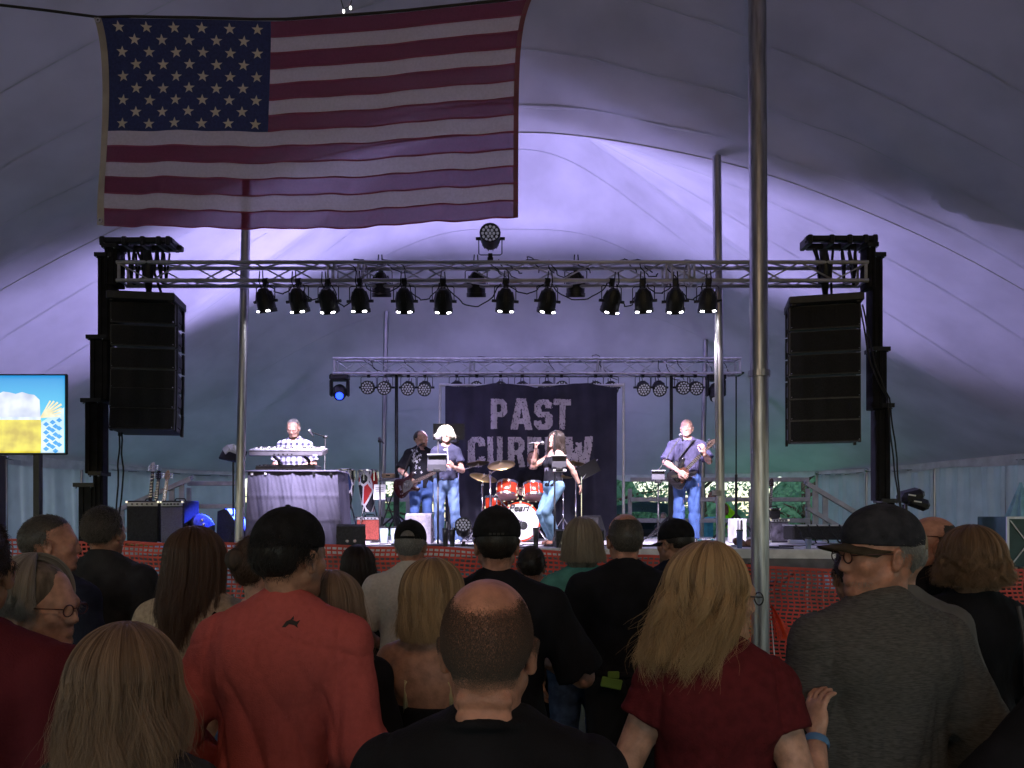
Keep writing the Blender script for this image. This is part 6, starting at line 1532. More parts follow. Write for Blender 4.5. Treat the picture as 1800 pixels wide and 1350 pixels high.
# ================================================================ ADDED UPLIGHTS (unseen lamps that tint the far canopy)
def uplight(px, d, target, label, col, en, size=80):
    o = thing('added_uplight', label, 'stage light', (ax(px, d), d, 0)); c = Vector((0, 0, .16)); a = (Vector(target) - o.location).normalized()
    MB().lathe([(.001, -.1), (.09, -.09), (.11, .06), (.10, .08), (.001, .06)], c, a, 16).build('housing', BLK, o, auto=40); MB().box((0, 0, .02), (.22, .16, .03)).build('floor_plate', BLK, o)
    spot('added_fill_beam', o.location + c + a * .12, target, en, col, size, 1., .12)
uplight(640, 17.6, (-2.6, 17.9, 5), 'added teal floor uplight behind the congas outside the deck', (.10, .85, .60), 22, 150)
uplight(1360, 17.4, (5.3, 17.7, 5), 'added green floor uplight behind right guard rail', (.12, 1, .45), 34, 150)
uplight(960, 14.6, (.6, 17.5, 6), 'added violet floor uplight behind the band banner', (.50, .44, 1), 210, 150)
uplight(360, 15.6, (-8, 16.6, 4.5), 'added teal floor uplight in far left corner', (.12, .8, .85), 15, 150)

# ================================================================ PERFORMERS
DENL = cloth('light_blue_denim', (.15, .22, .40), .08, 9, .3, 200, col2=(.12, .19, .35)); DENM = cloth('mid_blue_denim', (.06, .11, .28), .07, 9, .3, 200); DENP = cloth('pale_wash_denim', (.18, .31, .42), .1, 9, .3, 200, col2=(.14, .25, .36))
GTEE = cloth('dark_grey_blue_tee', (.035, .036, .065), .15); PTEE = cloth('faded_purple_tee', (.065, .060, .115), .1, 20); BKT = cloth('stage_black_tee', (.012, .012, .016), .2)
def plaid():
    m = bpy.data.materials.new('plaid_shirt_cloth'); m.use_nodes = True; n = m.node_tree.nodes; l = m.node_tree.links; b = n['Principled BSDF']; b.inputs['Roughness'].default_value = .85
    tc = n.new('ShaderNodeTexCoord'); sp = n.new('ShaderNodeSeparateXYZ'); l.new(tc.outputs['Object'], sp.inputs[0]); outs = []
    for ax_, f in ((0, 78.), (2, 70.)):
        mu = n.new('ShaderNodeMath'); mu.operation = 'MULTIPLY'; mu.inputs[1].default_value = f; l.new(sp.outputs[ax_], mu.inputs[0]); si = n.new('ShaderNodeMath'); si.operation = 'SINE'; l.new(mu.outputs[0], si.inputs[0]); gt = n.new('ShaderNodeMath'); gt.operation = 'GREATER_THAN'; gt.inputs[1].default_value = .25; l.new(si.outputs[0], gt.inputs[0]); outs.append(gt)
    ad = n.new('ShaderNodeMath'); ad.operation = 'ADD'; l.new(outs[0].outputs[0], ad.inputs[0]); l.new(outs[1].outputs[0], ad.inputs[1]); hf = n.new('ShaderNodeMath'); hf.operation = 'MULTIPLY'; hf.inputs[1].default_value = .5; l.new(ad.outputs[0], hf.inputs[0])
    r_ = n.new('ShaderNodeValToRGB'); r_.color_ramp.interpolation = 'CONSTANT'; e = r_.color_ramp.elements; e[0].color = (.62, .62, .68, 1); e[1].position = .4; e[1].color = (.16, .16, .25, 1); q = e.new(.8); q.color = (.02, .02, .05, 1); l.new(hf.outputs[0], r_.inputs[0]); l.new(r_.outputs[0], b.inputs['Base Color']); return m
d = 10.95; x, y = ax(520, d), d
p = person('grey haired keyboard player in plaid shirt and glasses looking down at keys', x, y, az(738, d), STZ, 180, tone='pale', girth=1.08, pitch=-24, yaw=0, hunch=.035, lean=6, v=.011, shirt=dict(m=plaid(), sleeve=.85, collar=.025, loose=.02, fold=.006), pants=dict(m=DENM),
           armR=((.27, .06, 1.12), (.17, .33, 1.06)), armL=((-.27, .06, 1.12), (-.14, .34, 1.06)), handR=dict(d=(-.1, 1, -.15), n=(0, -.1, -1), side=-1), handL=dict(d=(.1, 1, -.15), n=(0, -.1, -1), side=1))
short_hair(*hx(p), hairmat('white_hair', (.18, .17, .17), (.36, .35, .35)), 2500, .022, .35, 71, rad=.0014); glasses(*hx(p), FRB)
d = 11.75; x, y = ax(740, d), d
p = person('bassist with cropped hair in black shirt with pale floral print and blue jeans', x, y, az(757, d), STZ, 205, tone='pale', girth=1.2, sw=.205, yaw=42, pitch=2, v=.011, smile=True, shirt=dict(m=BKT, sleeve=.9, collar=.025, loose=.025, fold=.007, hem=.84), pants=dict(m=DENM),
           armR=((.33, .0, 1.12), (.25, .22, .98)), armL=((-.30, .08, 1.12), (-.40, .34, 1.14)), handR=dict(d=(-.6, .2, -.7), n=(-.1, -1, .1), side=-1, curl=(.5, .5, .4)), handL=dict(d=(-.2, .6, .75), n=(.1, -.8, .4), side=-1, curl=(.7, .7, .5)))
short_hair(*hx(p), HSL, 2500, .008, .35, 73, rad=.001, front=.8)
rg = random.Random(2); fl_ = []
for k in range(26):
    cx, cy = rg.gauss(0, .03), rg.uniform(-.20, .19); a0 = rg.uniform(0, 6); fl_.append([(cx + .017 * math.cos(a0 + t) * (1.4 if j % 2 else .5), cy + .022 * math.sin(a0 + t) * (1.4 if j % 2 else .5)) for j, t in enumerate(np.linspace(0, 6.28, 9)[:-1])])
decal(p, fl_, 'floral_print', cloth('pale_print', (.45, .45, .5)), (.115, .6, 1.26), dirv=(0, -1, 0))
b1 = at(716, 853, 11.42); guitar('dark red bass guitar slung on the bassist, neck pointing to the singer', b1, at(806, 812, 11.25), (.15, -1, .2), mat('dark_cherry', (.007, .0016, .0018), .2), BLKSAT, bass=True, strap_pts=[at(706, 846, 11.5), at(722, 800, 11.46), at(738, 782, 11.55), at(748, 778, 11.75)], name='bass_guitar')
d = 10.6; x, y = ax(784, d), d
p = person('singer with bright white blonde bob, grey tee and light jeans at left microphone', x, y, az(750, d), STZ, 180, tone='pale', fem=True, girth=1.0, pitch=10, yaw=8, v=.010, smile=True, bust=1, shirt=dict(m=GTEE, sleeve=.55, loose=.018, fold=.006, hem=.94), pants=dict(m=DENL, flare=.02),
           armR=((.235, .03, 1.12), (.17, .26, 1.16)), armL=((-.24, .02, 1.10), (-.13, .25, 1.13)), handR=dict(d=(-.6, .6, .3), n=(-.2, -.7, -.6), side=-1, curl=(.9, .9, .7)), handL=dict(d=(.5, .5, .7), n=(.6, -.6, 0), side=1, curl=(1.2, 1.2, .8)), shoes=mat('white_trainer', (.6, .6, .6), .5), legs=(((-.09, 0, .9), (-.13, .02, .49), (-.17, -.01, .085)), ((.09, 0, .9), (.10, .02, .49), (.10, -.01, .085))))
WH = hairmat('white_blonde_hair', (.55, .50, .36), (.80, .77, .62)); hair_core(*hx(p), CORE('white_blonde_core', (.55, .5, .38)), .04, .9)
long_hair(*hx(p), WH, 3500, .115, 81, flare=.0, wave=.032, faceopen=.6, vol=.026, rad=.0016, lenvar=.5)
b = MB(); b.tube([tuple((p['NB'] + v3(.074 * math.cos(t), .03 + .085 * math.sin(t), -.005 - .055 * max(0, math.sin(t)))) * p['sc']) for t in np.linspace(0, 6.3, 24)], .010, 6); b.build('necklace', mat('cream_beads', (.7, .6, .5), .4), p['o'], smooth=True)
b = MB(); b.tube([tuple(v3(-.03 - .02 * t, .155 - .01 * t, 1.42 - .26 * t) * p['sc']) for t in np.linspace(0, 1, 8)], .006, 5); b.build('earpiece_cord', WHITEP, p['o'], smooth=True)
decal(p, [[(-.06 + .05 * k, -.02 + .02 * ((k * 3) % 2)), (-.02 + .05 * k, -.03), (-.01 + .05 * k, .02), (-.05 + .05 * k, .03)] for k in range(3)], 'tee_print', cloth('faded_print', (.20, .19, .24)), (0, .6, 1.12), dirv=(0, -1, 0))
d = 10.35; x, y = ax(971, d), d
p = person('long brown haired singer in black tank top holding a microphone, jeans knees bent', x, y, az(759, d), STZ, 118, tone='pale', fem=True, pitch=6, yaw=6, v=.009, lean=-5, bust=1, shirt=dict(m=BKT, sleeve=0, tank=1.36, strap=.024, fold=.004, hem=.9), pants=dict(m=DENP, flare=.03),
           armR=((.22, .22, 1.22), (.075, .25, 1.475)), armL=((-.29, -.17, 1.17), (-.36, -.26, .93)), handR=dict(d=(-.25, .25, .9), n=(-.4, -.8, .1), side=-1, curl=(1.0, 1.0, .8)), handL=dict(d=(-.3, -.1, -.9), n=(.5, .5, -.3), side=1, curl=(.3, .4, .3)),
           legs=(((-.09, -.05, .9), (-.10, .17, .51), (-.10, -.02, .085)), ((.09, -.05, .9), (.11, .14, .50), (.11, -.08, .085))), shoes=mat('tan_wedge_shoe', (.3, .13, .08), .5))
hair_core(*hx(p), CORE('brown_core_c', (.05, .028, .02)), .26, 1.0, back=.02)
long_hair(*hx(p), HDK, 4200, .33, 83, flare=.15, wave=.012, faceopen=.62, vol=.022, rad=.0016, back=.02)
mc = thing('microphone', 'hand held microphone at the mouth of the long haired singer', 'microphone', (0, 0, 0)); mc.matrix_world = Matrix.Translation(p['o'].location) @ Matrix.Rotation(R(118), 4, 'Z'); s_ = p['sc']
hp = Vector(p['aR'][1] + v3(-.02, .02, .09)) * s_; mh_ = Vector(p['H'] + p['M'] @ v3(0, .135, -.055)) * s_; dr = (mh_ - hp).normalized()
mh_ = hp + dr * .11; MB().lathe([(.012, -.09), (.018, .0), (.021, .08)], hp, dr, 12).build('handle', BLKSAT, mc, auto=40); MB().ell(mh_ - dr * .01, (.028, .028, .028), 12, 8).build('grille_ball', mat('mic_mesh', (.2, .2, .21)), mc, smooth=True)
b = MB(); b.lathe([(.030, -.012), (.034, 0), (.030, .012)], p['aL'][1] * s_, p['aL'][1] - p['aL'][0], 14); b.build('bracelet', BLKSAT, p['o'], smooth=True)
decal(p, [[(-.05, -.03), (.05, -.03), (.05, .02), (-.05, .02)]], 'tee_print', cloth('faded_print', (.20, .19, .24)), (0, .6, 1.17), dirv=(0, -1, 0))
d = 12.55; x, y = ax(937, d), d
p = person('drummer in black tee seated behind the red toms, mostly hidden', x, y, 2.86, STZ - .36, 180, tone='pale', girth=1.1, v=.012, shirt=dict(m=BKT, sleeve=.85), pants=dict(m=DARKP), legs=(((-.10, .02, .9), (-.20, .44, .87), (-.2, .47, .47)), ((.10, .02, .9), (.2, .44, .87), (.2, .47, .47))), armR=((.30, .1, 1.16), (.24, .36, 1.10)), armL=((-.30, .1, 1.16), (-.2, .36, 1.10)))
short_hair(*hx(p), HB, 2500, .03, .3, 85, rad=.0014); s_ = p['sc']
for s in (-1, 1):
    st = thing('drumstick', 'wooden drumstick in the %s hand of the drummer' % ('left' if s < 0 else 'right'), 'drumstick', (0, 0, 0)); st.matrix_world = Matrix.Translation(p['o'].location) @ Matrix.Rotation(R(180), 4, 'Z'); w = Vector((p['aR'] if s > 0 else p['aL'])[1] + v3(0, .07, 0)) * s_
    MB().cyl(w + Vector((0, -.1, -.02)), w + Vector((-s * .08, .3, .05)), .008, .005, 6).build('stick', WOODM, st)
d = 11.0; x, y = ax(1207, d), d
p = person('bald smiling guitarist in faded purple tee and blue jeans at the right microphone', x, y, az(737, d), STZ, 176, tone='pale', girth=1.1, sw=.205, yaw=-12, pitch=3, v=.010, smile=True, shirt=dict(m=PTEE, sleeve=.85, loose=.025, fold=.008, hem=.87), pants=dict(m=DENM, fold=.012),
           armR=((.30, .04, 1.14), (.15, .25, 1.0)), armL=((-.30, .06, 1.15), (-.185, .29, 1.245)), handR=dict(d=(-.75, .35, -.5), n=(-.1, -1, .1), side=-1, curl=(.5, .6, .5)), handL=dict(d=(.2, .35, .9), n=(.7, -.7, 0), side=1, curl=(.8, .8, .6)))
sc_ = p['sc']; Tm = Matrix.Translation(p['o'].location) @ Matrix.Rotation(R(176), 4, 'Z')
gbp = Tm @ (Vector((.10, .21, .97)) * sc_); ghp = Tm @ (Vector((-.33, .33, 1.42)) * sc_)
guitar('dark electric guitar with tortoise guard played by bald guitarist, neck raised', gbp, ghp, (.05, -1, .12), mat('black_gloss', (.012, .011, .012), .15), mat('tortoise_guard', (.10, .04, .025), .3), strap_pts=[Tm @ (Vector(q_) * sc_) for q_ in ((.22, .2, .9), (.16, .16, 1.15), (-.05, .15, 1.42), (-.12, -.0, 1.47), (-.1, -.14, 1.38))])
b = MB(); b.lathe([(.034, -.008), (.037, 0), (.034, .008)], lerp(p['aL'][0], p['aL'][1], .85) * sc_, p['aL'][1] - p['aL'][0], 14); b.build('watch_strap', BLKSAT, p['o'], smooth=True)
b = MB(); b.ell(tuple((p['H'] + p['M'] @ v3(-.084, 0, -.01)) * sc_), (.010, .016, .012), 8, 6); b.build('earpiece', BLKSAT, p['o'])
# person in a hi-vis shirt behind the stage
p = person('crew member in bright lime shirt bending behind the stage railing', ax(1292, 18.5), 18.5, 2.38, 0.5, 100, girth=1.35, sw=.24, lean=38, v=.02, hv=.012, tone='tan', shirt=dict(m=cloth('lime_hi_vis', (.42, .85, .02)), sleeve=.9, loose=.03), pants=dict(m=DARKP))
short_hair(*hx(p), HDK, 1200, .02, .3, 87, rad=.003)
o = thing('step_platform', 'low plank platform outside under the crew member in lime shirt', 'platform', (ax(1292, 18.5), 18.5, 0))
for k in range(4): MB().box((-.45 + .3 * k, 0, .48), (.28, .9, .04)).build('plank', WOODM, o)
for sx in (-.5, .5):
    for sy in (-.4, .4): MB().box((sx, sy, .23), (.08, .08, .46)).build('leg', WOODM, o)
p = person('grey haired person standing outside by the parked car', ax(1166, 19.5), 19.5, 1.86, 0.0, 160, fem=True, v=.02, hv=.012, tone='fair', shirt=dict(m=CHAR, sleeve=.9), pants=dict(m=DARKP)); hair_core(*hx(p), CORE('greybrown_core', (.15, .12, .09)), .06)

# 1 bald man in the middle foreground
d = 1.32; x, y = P_at(858, d)
p = person('balding man with warm lit crown and black t-shirt in the middle foreground', x, y, ztop(1020, d), tone='ruddy', girth=1.08, sw=.20, v=.009, hv=.0045, neckr=1.13, yaw=-4, pitch=-4, hs=1.02,
           shirt=dict(m=BLKT, sleeve=.75, fold=.007, neckw=1.06, v=.0065, seam=1), pants=dict(m=DEN))
short_hair(*hx(p), hairmat('cropped_grey_stubble', (.055, .036, .027), (.13, .09, .07)), 60000, .0045, .45, 3, rad=.00029, front=.9, low=-.72, crown_bald=((0, -.35, .94), .80, .35), k=3, hs=1.02, base=False)

# 2 coral long-sleeve man
d = 2.18; x, y = P_at(474, d)
p = person('man in coral long sleeved shirt with dark backwards cap and black hair', x, y, ztop(902, d), tone='tan', side=5, face=-3, girth=1.04, sw=.195, v=.010, hv=.006, yaw=-24, pitch=-2,
           armL=((-.275, -.05, 1.10), (-.20, .16, .93)), armR=((.285, -.06, 1.09), (.21, .12, .90)),
           shirt=dict(m=CORAL, sleeve=1.93, fold=.011, loose=.02, e=.016, v=.0065, hem=.80, seam=1), pants=dict(m=KHAKI))
short_hair(*hx(p), HBLK, 7000, .032, .25, 4, rad=.0007, front=.5, low=-.72)
hair_core(*hx(p), CORE('black_hair_core', (.008, .007, .007)), v=.008)
make_cap(*hx(p), CAPB, backwards=True, brim=False, tilt=10)
fish = [[(-.022, -.012), (-.012, .004), (0, .009), (.016, .003), (.026, .007), (.020, -.006), (.024, -.014), (.012, -.006), (-.004, -.004), (-.012, -.012)], [(-.002, .008), (.006, .018), (.008, .008)]]
decal(p, fish, 'shirt_emblem', LOGO, (0.10, -.2, 1.445))

# 3 blonde woman in foreground, maroon tee, arm round the grey man
d = 1.93; x, y = P_at(1256, d); tz = ztop(964, d)
p = person('woman with long wavy blonde hair, glasses and maroon t-shirt, hand on the grey man', x, y, tz, tone='fair', fem=True, face=-8, girth=1.06, sw=.158, v=.010, hv=.006, yaw=-72, pitch=-3,
           armR=((.225, -.11, 1.08), (.285, .07, 1.225)), armL=((-.255, -.04, 1.12), (-.22, .15, .95)), handR=dict(d=(.05, .25, .95), n=(.8, .55, 0), side=1, curl=(.45, .5, .4)),
           shirt=dict(m=MAROON, sleeve=.36, fold=.009, loose=.012, scoop=.01, hipw=1.1, v=.0065, seam=1), pants=dict(m=DARKP))
hair_core(*hx(p), CORE('blonde_hair_core', (.07, .042, .022)), .15, 1.0, back=.045, flare=.1)
long_hair(*hx(p), HBL, 11000, .30, 21, flare=.0, wave=.026, faceopen=1.0, back=.05, vol=.014, lenvar=.5, wfreq=2.4, rad=.00075)
glasses(*hx(p), FRB)
b = MB(); w = p['aR'][1] * p['sc']; dv = (p['aR'][1] - p['aR'][0]); dv /= np.linalg.norm(dv); b.lathe([(.031, -.011), (.034, 0), (.031, .011)], w - dv * .02, dv, 16); b.build('wristband', mat('blue_silicone', (.10, .25, .5), .4), p['o'], smooth=True)

# 4 grey sweater man, cap, profile left
d = 2.13; x, y = P_at(1546, d); tz = ztop(898, d)
p = person('man in heather grey pullover with dark cap and glasses looking left', x, y, tz, tone='ruddy', face=2, girth=1.08, sw=.188, v=.010, hv=.005, yaw=92, pitch=-2, hs=.97, hunch=.0,
           armL=((-.245, -.01, 1.09), (-.20, .12, .86)), armR=((.285, -.07, 1.08), (.23, .14, .93)),
           shirt=dict(m=GREYH, sleeve=1.95, fold=.010, loose=.02, e=.017, collar=.012, v=.0065, hem=.82, seam=1), pants=dict(m=DARKP))
short_hair(*hx(p), HGY, 6000, .016, .25, 7, rad=.0006, front=.55, low=-.74, k=4, hs=.97)
M_ = p['M']; rg = np.random.default_rng(3)
v = rg.normal(0, 1, (9000, 3)); v /= np.linalg.norm(v, axis=1)[:, None]; v = v[(v[:, 1] > .15) & (v[:, 2] < -.35) & (v[:, 2] > -.9)][:1600]
bs = np.array((0, .03, -.035)) + v * np.array((.062, .066, .088)); tp_ = bs + v * .007 + np.array((0, 0, -.004)); strands('beard_stubble', (p['H'] + np.stack([bs, tp_], 1) * 1.038 @ M_.T) * p['sc'], .0004, HGY, p['o'])
make_cap(*hx(p), CAPN, brim_m=CAPBR, tilt=5, hs=.98, v=.005); glasses(*hx(p), FRAMES, hs=.97)

# 5 woman foreground left, greying blonde hair
d = 1.5; x, y = P_at(220, d)
p = person('woman with loose greying blonde hair at the bottom left, closest to camera', x, y, ztop(1117, d), tone='fair', fem=True, girth=1.1, v=.012, yaw=6, pitch=-3, shirt=dict(m=CHAR, sleeve=.6), pants=dict(m=DEN), hs=1.02)
hair_core(*hx(p), CORE('greyblonde_core', (.05, .034, .024)), .13, 1.1, flare=.1, v=.010, hs=1.02)
long_hair(*hx(p), HGB, 16000, .27, 9, flare=.06, wave=.016, faceopen=.7, vol=.026, wfreq=1.8, rad=.0005, lenvar=.35, hs=1.02)

# 6 man with black snap cap, white polo
d = 4.15; x, y = P_at(722, d)
p = person('man in white polo shirt and black cap with a dark belt', x, y, ztop(919, d), tone='ruddy', face=4, girth=1.12, sw=.205, yaw=-6, shirt=dict(m=WPOLO, sleeve=.85, collar=.03, hem=.965, fold=.007, loose=.022, neck=1.5), pants=dict(m=KHAKI, top=1.0, belt=BLKT),
           armL=((-.29, -.03, 1.12), (-.17, .17, 1.02)), armR=((.29, -.03, 1.12), (.17, .17, 1.02)))
short_hair(*hx(p), HGY, 2500, .014, .3, 5, rad=.0009, low=-.74); make_cap(*hx(p), CAPB, snap=True)
ua = []
for s in (1, -1):
    top_ = [(-.034 + .0085 * k, s * (.004 + .012 * ((k - 4) / 4) ** 2)) for k in range(9)]; bot_ = [(-.034 + .0085 * k, s * (-.003 + .012 * ((k - 4) / 4) ** 2)) for k in range(9)]
    ua.append(top_ + bot_[::-1])
decal(p, ua, 'shirt_emblem', LOGO, (0, -.2, 1.405))

# 7 blonde woman with bare shoulders
d = 2.6; x, y = P_at(764, d)
p = person('blonde woman in strappy top with bare shoulders beside the balding man', x, y, ztop(992, d), tone='tan', fem=True, face=-6, girth=1.12, sw=.178, v=.008, yaw=-28, shirt=dict(m=BLKT, sleeve=0, tank=1.22, strap=.010, fold=.004), pants=dict(m=DEN))
b = MB()
for s in (-1, 1): b.tube([tuple(p['LP'](s * .09, -.104, 1.20) * p['sc']), tuple(p['LP'](s * .082, -.120, 1.32) * p['sc']), tuple(p['LP'](s * .085, -.094, 1.40) * p['sc']), tuple(p['LP'](s * .09, -.01, 1.455) * p['sc'])], .009, 6)
b.build('shoulder_strap', cloth('pale_yellow_strap', (.6, .5, .28)), p['o'], smooth=True)
hair_core(*hx(p), CORE('blonde_core_b', (.10, .065, .035)), .11, 1.05, flare=.05)
long_hair(*hx(p), HBL, 6500, .19, 33, flare=.04, wave=.008, faceopen=.8, vol=.022, rad=.00085)

# 8 trucker cap man
d = 3.0; x, y = P_at(873, d)
p = person('broad man in black t-shirt and black trucker cap with hands in front', x, y, ztop(900, d), tone='ruddy', face=-5, girth=1.2, sw=.222, v=.011, yaw=8, shirt=dict(m=BLKT, sleeve=.92, fold=.009, loose=.03, hem=.78), pants=dict(m=DARKP),
           armR=((.345, .03, 1.09), (.16, .25, 1.12)), armL=((-.31, .0, 1.10), (-.13, .24, 1.05)))
short_hair(*hx(p), HDK, 4000, .012, .3, 15, rad=.0007, low=-.74); make_cap(*hx(p), CAPB, tilt=-4, hs=1.04)
decal(dict(p, cap=[c for c in p['o'].children if c.name.startswith('cap')][0]), [[(-.03 + .016 * k, -.004), (-.03 + .016 * k + .011, -.004), (-.03 + .016 * k + .011, .005), (-.03 + .016 * k, .005)] for k in range(4)], 'cap_print', cloth('grey_cap_print', (.05, .05, .05)), (p['H'] + p['M'] @ v3(0, -.1, .045)), target='cap')

# 9 long brown hair, cream sweater
d = 3.0; x, y = P_at(346, d)
p = person('woman with long straight brown hair, cream sweater and thin bag strap', x, y, ztop(934, d), tone='fair', fem=True, girth=1.15, sw=.19, v=.011, yaw=-16, shirt=dict(m=CREAM, sleeve=1.9, fold=.010, loose=.03, e=.018, hem=.80), pants=dict(m=DEN))
hair_core(*hx(p), CORE('brown_hair_core', (.04, .022, .014)), .30, 1.05, back=.03, flare=.1, v=.010)
long_hair(*hx(p), HB, 6500, .37, 44, flare=.16, wave=.006, faceopen=.75, back=.035, vol=.018, rad=.0009, taper=.25)
b = MB(); sc = p['sc']; b.tube([tuple(v3(.14 - .30 * t, -.155 - .015 * math.sin(3.1 * t), 1.43 - .5 * t) * sc) for t in np.linspace(0, 1, 14)], .007, 6); b.build('bag_strap', cloth('black_strap', (.012, .01, .01)), p['o'], smooth=True)

# 10 tall dark-haired man
d = 3.95; x, y = P_at(184, d)
p = person('tall man in dark grey collared shirt with short dark hair at left', x, y, ztop(892, d), tone='tan', sw=.205, girth=1.1, yaw=-6, shirt=dict(m=CHAR, sleeve=1.9, collar=.028, fold=.008, loose=.02), pants=dict(m=DARKP))
short_hair(*hx(p), HSL, 6000, .028, .3, 16, rad=.0011, low=-.72); hair_core(*hx(p), CORE('dark_hair_core', (.02, .016, .013)))

# 11 crew-cut man turned right
d = 3.35; x, y = P_at(88, d)
p = person('man with brown crew cut and dark polo turned right at far left', x, y, ztop(906, d), tone='ruddy', girth=1.1, yaw=-48, face=-14, shirt=dict(m=NAVY, sleeve=.85, collar=.022), pants=dict(m=DEN))
short_hair(*hx(p), HSL, 5500, .015, .3, 17, rad=.0009, front=.5, low=-.74)

# 12 older woman grey hair glasses turned right
d = 2.05; x, y = P_at(66, d)
p = person('older woman with short grey hair and glasses turned right at far left', x, y, ztop(990, d), tone='fair', fem=True, girth=1.15, yaw=-72, pitch=-4, face=-20, shirt=dict(m=NAVY, sleeve=1.6, fold=.009), pants=dict(m=DARKP), hv=.006)
hair_core(*hx(p), CORE('grey_core', (.14, .12, .10)), v=.008)
long_hair(*hx(p), HGY, 6000, .07, 23, flare=.25, wave=.014, faceopen=1.1, vol=.024, rad=.0008, lenvar=.3); glasses(*hx(p), FRAMES)

# 13 maroon tee man at left edge
d = 1.72; x, y = P_at(-58, d)
p = person('man in dark maroon t-shirt cut by the left edge with bare arm', x, y, ztop(905, d), tone='tan', girth=1.15, sw=.215, v=.010, yaw=20, shirt=dict(m=cloth('dark_wine_cotton', (.085, .012, .018)), sleeve=.80, fold=.008, loose=.026), pants=dict(m=DEN),
           armR=((.262, -.02, 1.075), (.27, .10, .83)))
short_hair(*hx(p), HDK, 4000, .02, .4, 19, rad=.0008)

# 14 updo woman bare shoulder behind coral man
d = 2.85; x, y = P_at(462, d)
p = person('woman with pinned brown hair and bare shoulder half hidden behind coral shirt', x, y, ztop(942, d), tone='fair', fem=True, yaw=-30, face=-10, v=.011, shirt=dict(m=BLKT, sleeve=0, tank=1.26, strap=.012), pants=dict(m=DEN))
short_hair(*hx(p), HB, 6000, .05, .1, 27, rad=.0009, low=-.74); hair_core(*hx(p), CORE('brown_core_b', (.05, .03, .02)))
b = MB(); b.ell(tuple((p['H'] + p['M'] @ v3(0, -.115, .04)) * p['sc']), (.045, .04, .045), 14, 9); b.build('hair_bun', CORE('brown_core_b', (.05, .03, .02)), p['o'], smooth=True)
b = MB(); b.ell(tuple((p['H'] + p['M'] @ v3(.083, -.006, -.045)) * p['sc']), (.004, .004, .012), 8, 6); b.build('earring', CHROME, p['o'])

# 15 blonde-streaked woman in black behind coral man's right shoulder
d = 2.45; x, y = P_at(586, d)
p = person('woman with straight blonde hair peeking past the coral shoulder', x, y, ztop(1012, d), tone='fair', fem=True, face=-8, yaw=-20, shirt=dict(m=BLKT, sleeve=.7), pants=dict(m=DARKP))
hair_core(*hx(p), CORE('blonde_core_b', (.10, .065, .035)), .16, 1.0)
long_hair(*hx(p), HGB, 4000, .25, 37, flare=.3, wave=.005, faceopen=.7, vol=.016, rad=.0009)

# 16 dark brown hair woman
d = 4.5; x, y = P_at(630, d)
p = person('woman with shoulder length dark brown hair and charcoal top', x, y, ztop(964, d), tone='fair', fem=True, shirt=dict(m=CHAR, sleeve=.9), pants=dict(m=DARKP), girth=1.1)
hair_core(*hx(p), CORE('dkbrown_core', (.018, .012, .009)), .16, 1.08, flare=.15)
long_hair(*hx(p), HDK, 4500, .23, 39, flare=.22, wave=.006, faceopen=.7, vol=.022, rad=.0012)

# 17 small balding person
d = 4.3; x, y = P_at(934, d)
p = person('short person with thin dark hair standing between trucker cap man and teal woman', x, y, ztop(960, d), tone='ruddy', shirt=dict(m=BLKT, sleeve=.8), pants=dict(m=DARKP))
short_hair(*hx(p), HDK, 3500, .016, .3, 41, rad=.001, low=-.74); hair_core(*hx(p), CORE('dkbrown_core', (.018, .012, .009)))

# 18 teal tee woman, grey bob
d = 4.1; x, y = P_at(1024, d)
p = person('woman in teal t-shirt with straight greying bob', x, y, ztop(917, d), tone='fair', fem=True, girth=1.1, sw=.18, yaw=-8, shirt=dict(m=TEALC, sleeve=.8, fold=.008, loose=.025), pants=dict(m=DEN))
hair_core(*hx(p), CORE('greybrown_core', (.15, .12, .09)), .09, 1.0, flare=.1)
long_hair(*hx(p), HGO, 4500, .125, 45, flare=.12, wave=.003, faceopen=.65, vol=.022, rad=.0012, lenvar=.08)

# 19 balding broad man, black polo
d = 3.75; x, y = P_at(1098, d)
p = person('broad balding man in black polo shirt with a green tag at his waist', x, y, ztop(904, d), tone='ruddy', girth=1.22, sw=.222, yaw=4, neckr=1.1, shirt=dict(m=BLKT, sleeve=.9, collar=.03, fold=.008, loose=.03, hem=.90), pants=dict(m=DARKP, belt=BLKT), armR=((.32, .02, 1.1), (.15, .24, 1.05)), armL=((-.32, .02, 1.1), (-.15, .24, 1.05)))
short_hair(*hx(p), HSL, 4500, .010, .4, 47, rad=.0009, front=.8, low=-.74, crown_bald=((0, -.1, 1), .86, .5), k=3)
b = MB(); b.box((-.09 * p['sc'], -.178, .945), (.10, .012, .05), rot=(0, .2, 0), bev=.004); b.box((-.08 * p['sc'], -.178, .985), (.055, .012, .035), bev=.004); b.build('waist_tag', cloth('lime_tag', (.16, .28, .06)), p['o'])

# 20 black cap man looking left
d = 4.3; x, y = P_at(1186, d)
p = person('man in black cap and navy shirt glancing left below the guitarist', x, y, ztop(917, d), tone='tan', yaw=32, face=4, shirt=dict(m=NAVY, sleeve=.9, fold=.008), pants=dict(m=DARKP), girth=1.1)
short_hair(*hx(p), HDK, 2500, .012, .3, 51, rad=.001); make_cap(*hx(p), CAPB)

# 21 navy shirt person between the pole and grey pullover
d = 2.7; x, y = P_at(1508, d)
p = person('person in navy jacket mostly hidden by the man in grey pullover', x, y, ztop(952, d), tone='tan', yaw=-10, shirt=dict(m=NAVY, sleeve=1.9, fold=.009), pants=dict(m=DARKP), girth=1.1)
short_hair(*hx(p), HDK, 2500, .02, .3, 53, rad=.001)

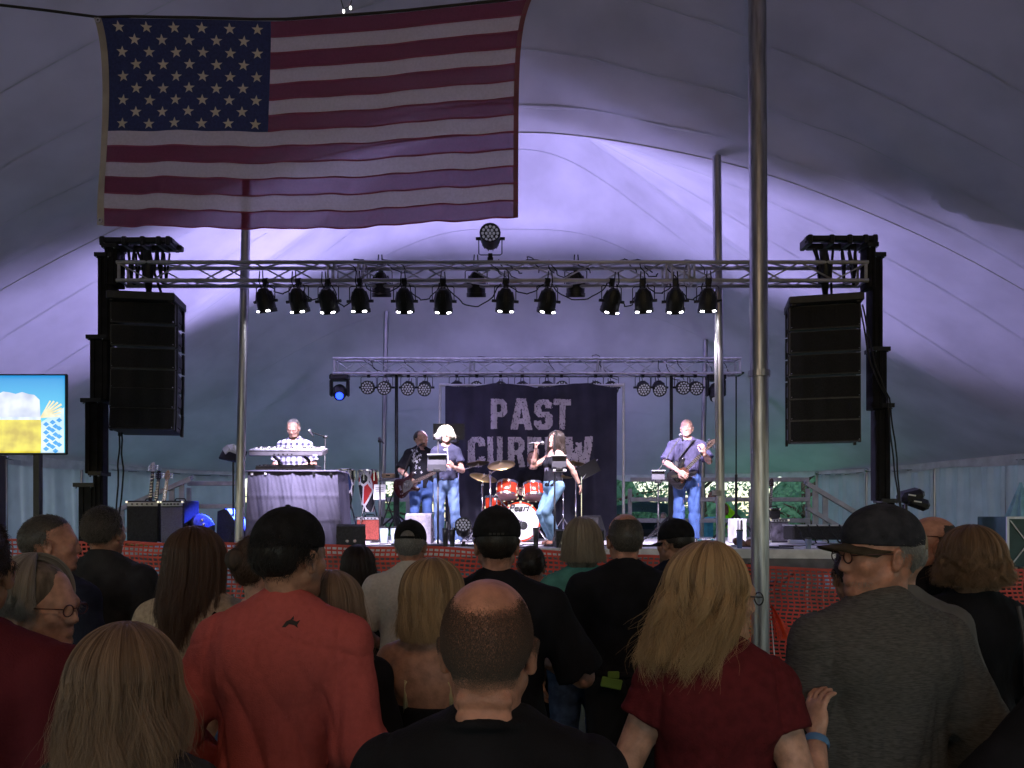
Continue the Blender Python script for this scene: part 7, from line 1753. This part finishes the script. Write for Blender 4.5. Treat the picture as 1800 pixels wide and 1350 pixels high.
# 22 beige cap man with hearing aid
d = 2.65; x, y = P_at(1574, d)
p = person('man in beige cap and grey shirt tucked behind the grey pullover man', x, y, ztop(918, d), tone='fair', yaw=8, face=-8, girth=1.05, shirt=dict(m=GREYS, sleeve=.9, collar=.02, fold=.009), pants=dict(m=KHAKI))
short_hair(*hx(p), HGY, 3000, .012, .3, 55, rad=.0009); make_cap(*hx(p), CAPBG, tilt=-4)
b = MB(); b.ell(tuple((p['H'] + p['M'] @ v3(.088, -.02, -.005)) * p['sc']), (.009, .014, .018), 10, 7); b.build('hearing_aid', BLKSAT, p['o'], smooth=True)

# 23 bald man with glasses pushed up
d = 3.4; x, y = P_at(1634, d)
p = person('bald man in black shirt looking left beside the curly haired woman', x, y, ztop(909, d), tone='ruddy', yaw=74, face=6, shirt=dict(m=BLKT, sleeve=.9, collar=.02), pants=dict(m=DARKP), girth=1.1, hv=.006)
short_hair(*hx(p), HSL, 2500, .006, .4, 57, rad=.0006, front=.9, low=-.74, crown_bald=((0, -.1, 1), .8, .4), k=3); glasses(*hx(p), FRAMES, up=.035)

# 24 curly bob woman black cardigan
d = 3.15; x, y = P_at(1704, d)
p = person('woman with curly auburn blonde bob, black cardigan and grey shoulder strap', x, y, ztop(936, d), tone='fair', fem=True, yaw=8, girth=1.08, sw=.172, shirt=dict(m=BLKT, sleeve=1.9, fold=.010, loose=.03, hem=.80, e=.018), pants=dict(m=NAVY), v=.011, armL=((-.25, -.03, 1.12), (-.17, .12, .93)), armR=((.25, -.03, 1.12), (.17, .12, .93)))
hair_core(*hx(p), CORE('auburn_core', (.14, .08, .05)), .10, 1.2, flare=.25)
long_hair(*hx(p), HAU, 5500, .15, 61, flare=.32, wave=.022, faceopen=.7, vol=.030, rad=.001, wfreq=4, lenvar=.25)
b = MB(); sc = p['sc']; b.tube([tuple(v3(.125 + .03 * t, -.135 - .02 * math.sin(3.1 * t), 1.44 - .34 * t) * sc) for t in np.linspace(0, 1, 12)], .009, 6); b.build('shoulder_strap', cloth('grey_strap', (.12, .12, .13)), p['o'], smooth=True)

# 25 person at the right bottom edge
d = 1.75; x, y = P_at(1985, d)
p = person('person in black long sleeved top cut off by the right edge', x, y, ztop(960, d), tone='fair', fem=True, girth=1.1, shirt=dict(m=BLKT, sleeve=1.9, fold=.01, loose=.03), pants=dict(m=DARKP), armL=((-.34, .02, 1.12), (-.22, .25, 1.0)))
hair_core(*hx(p), CORE('dkbrown_core', (.018, .012, .009)), .1); long_hair(*hx(p), HDK, 5000, .18, 91, flare=.12, wave=.01, faceopen=.8, vol=.02, rad=.0009)
# leaning timber board
o = thing('wooden_board', 'ribbed tan timber board leaning at the right edge near the grass', 'board', (ax(1790, 2.4), 2.4, 0), (R(-6), R(14), 0))
for k in range(5): MB().box((-.06 + .03 * k, 0, .62), (.027, .03 + .004 * (k % 2), 1.24), bev=.004).build('plank', WOODM, o)
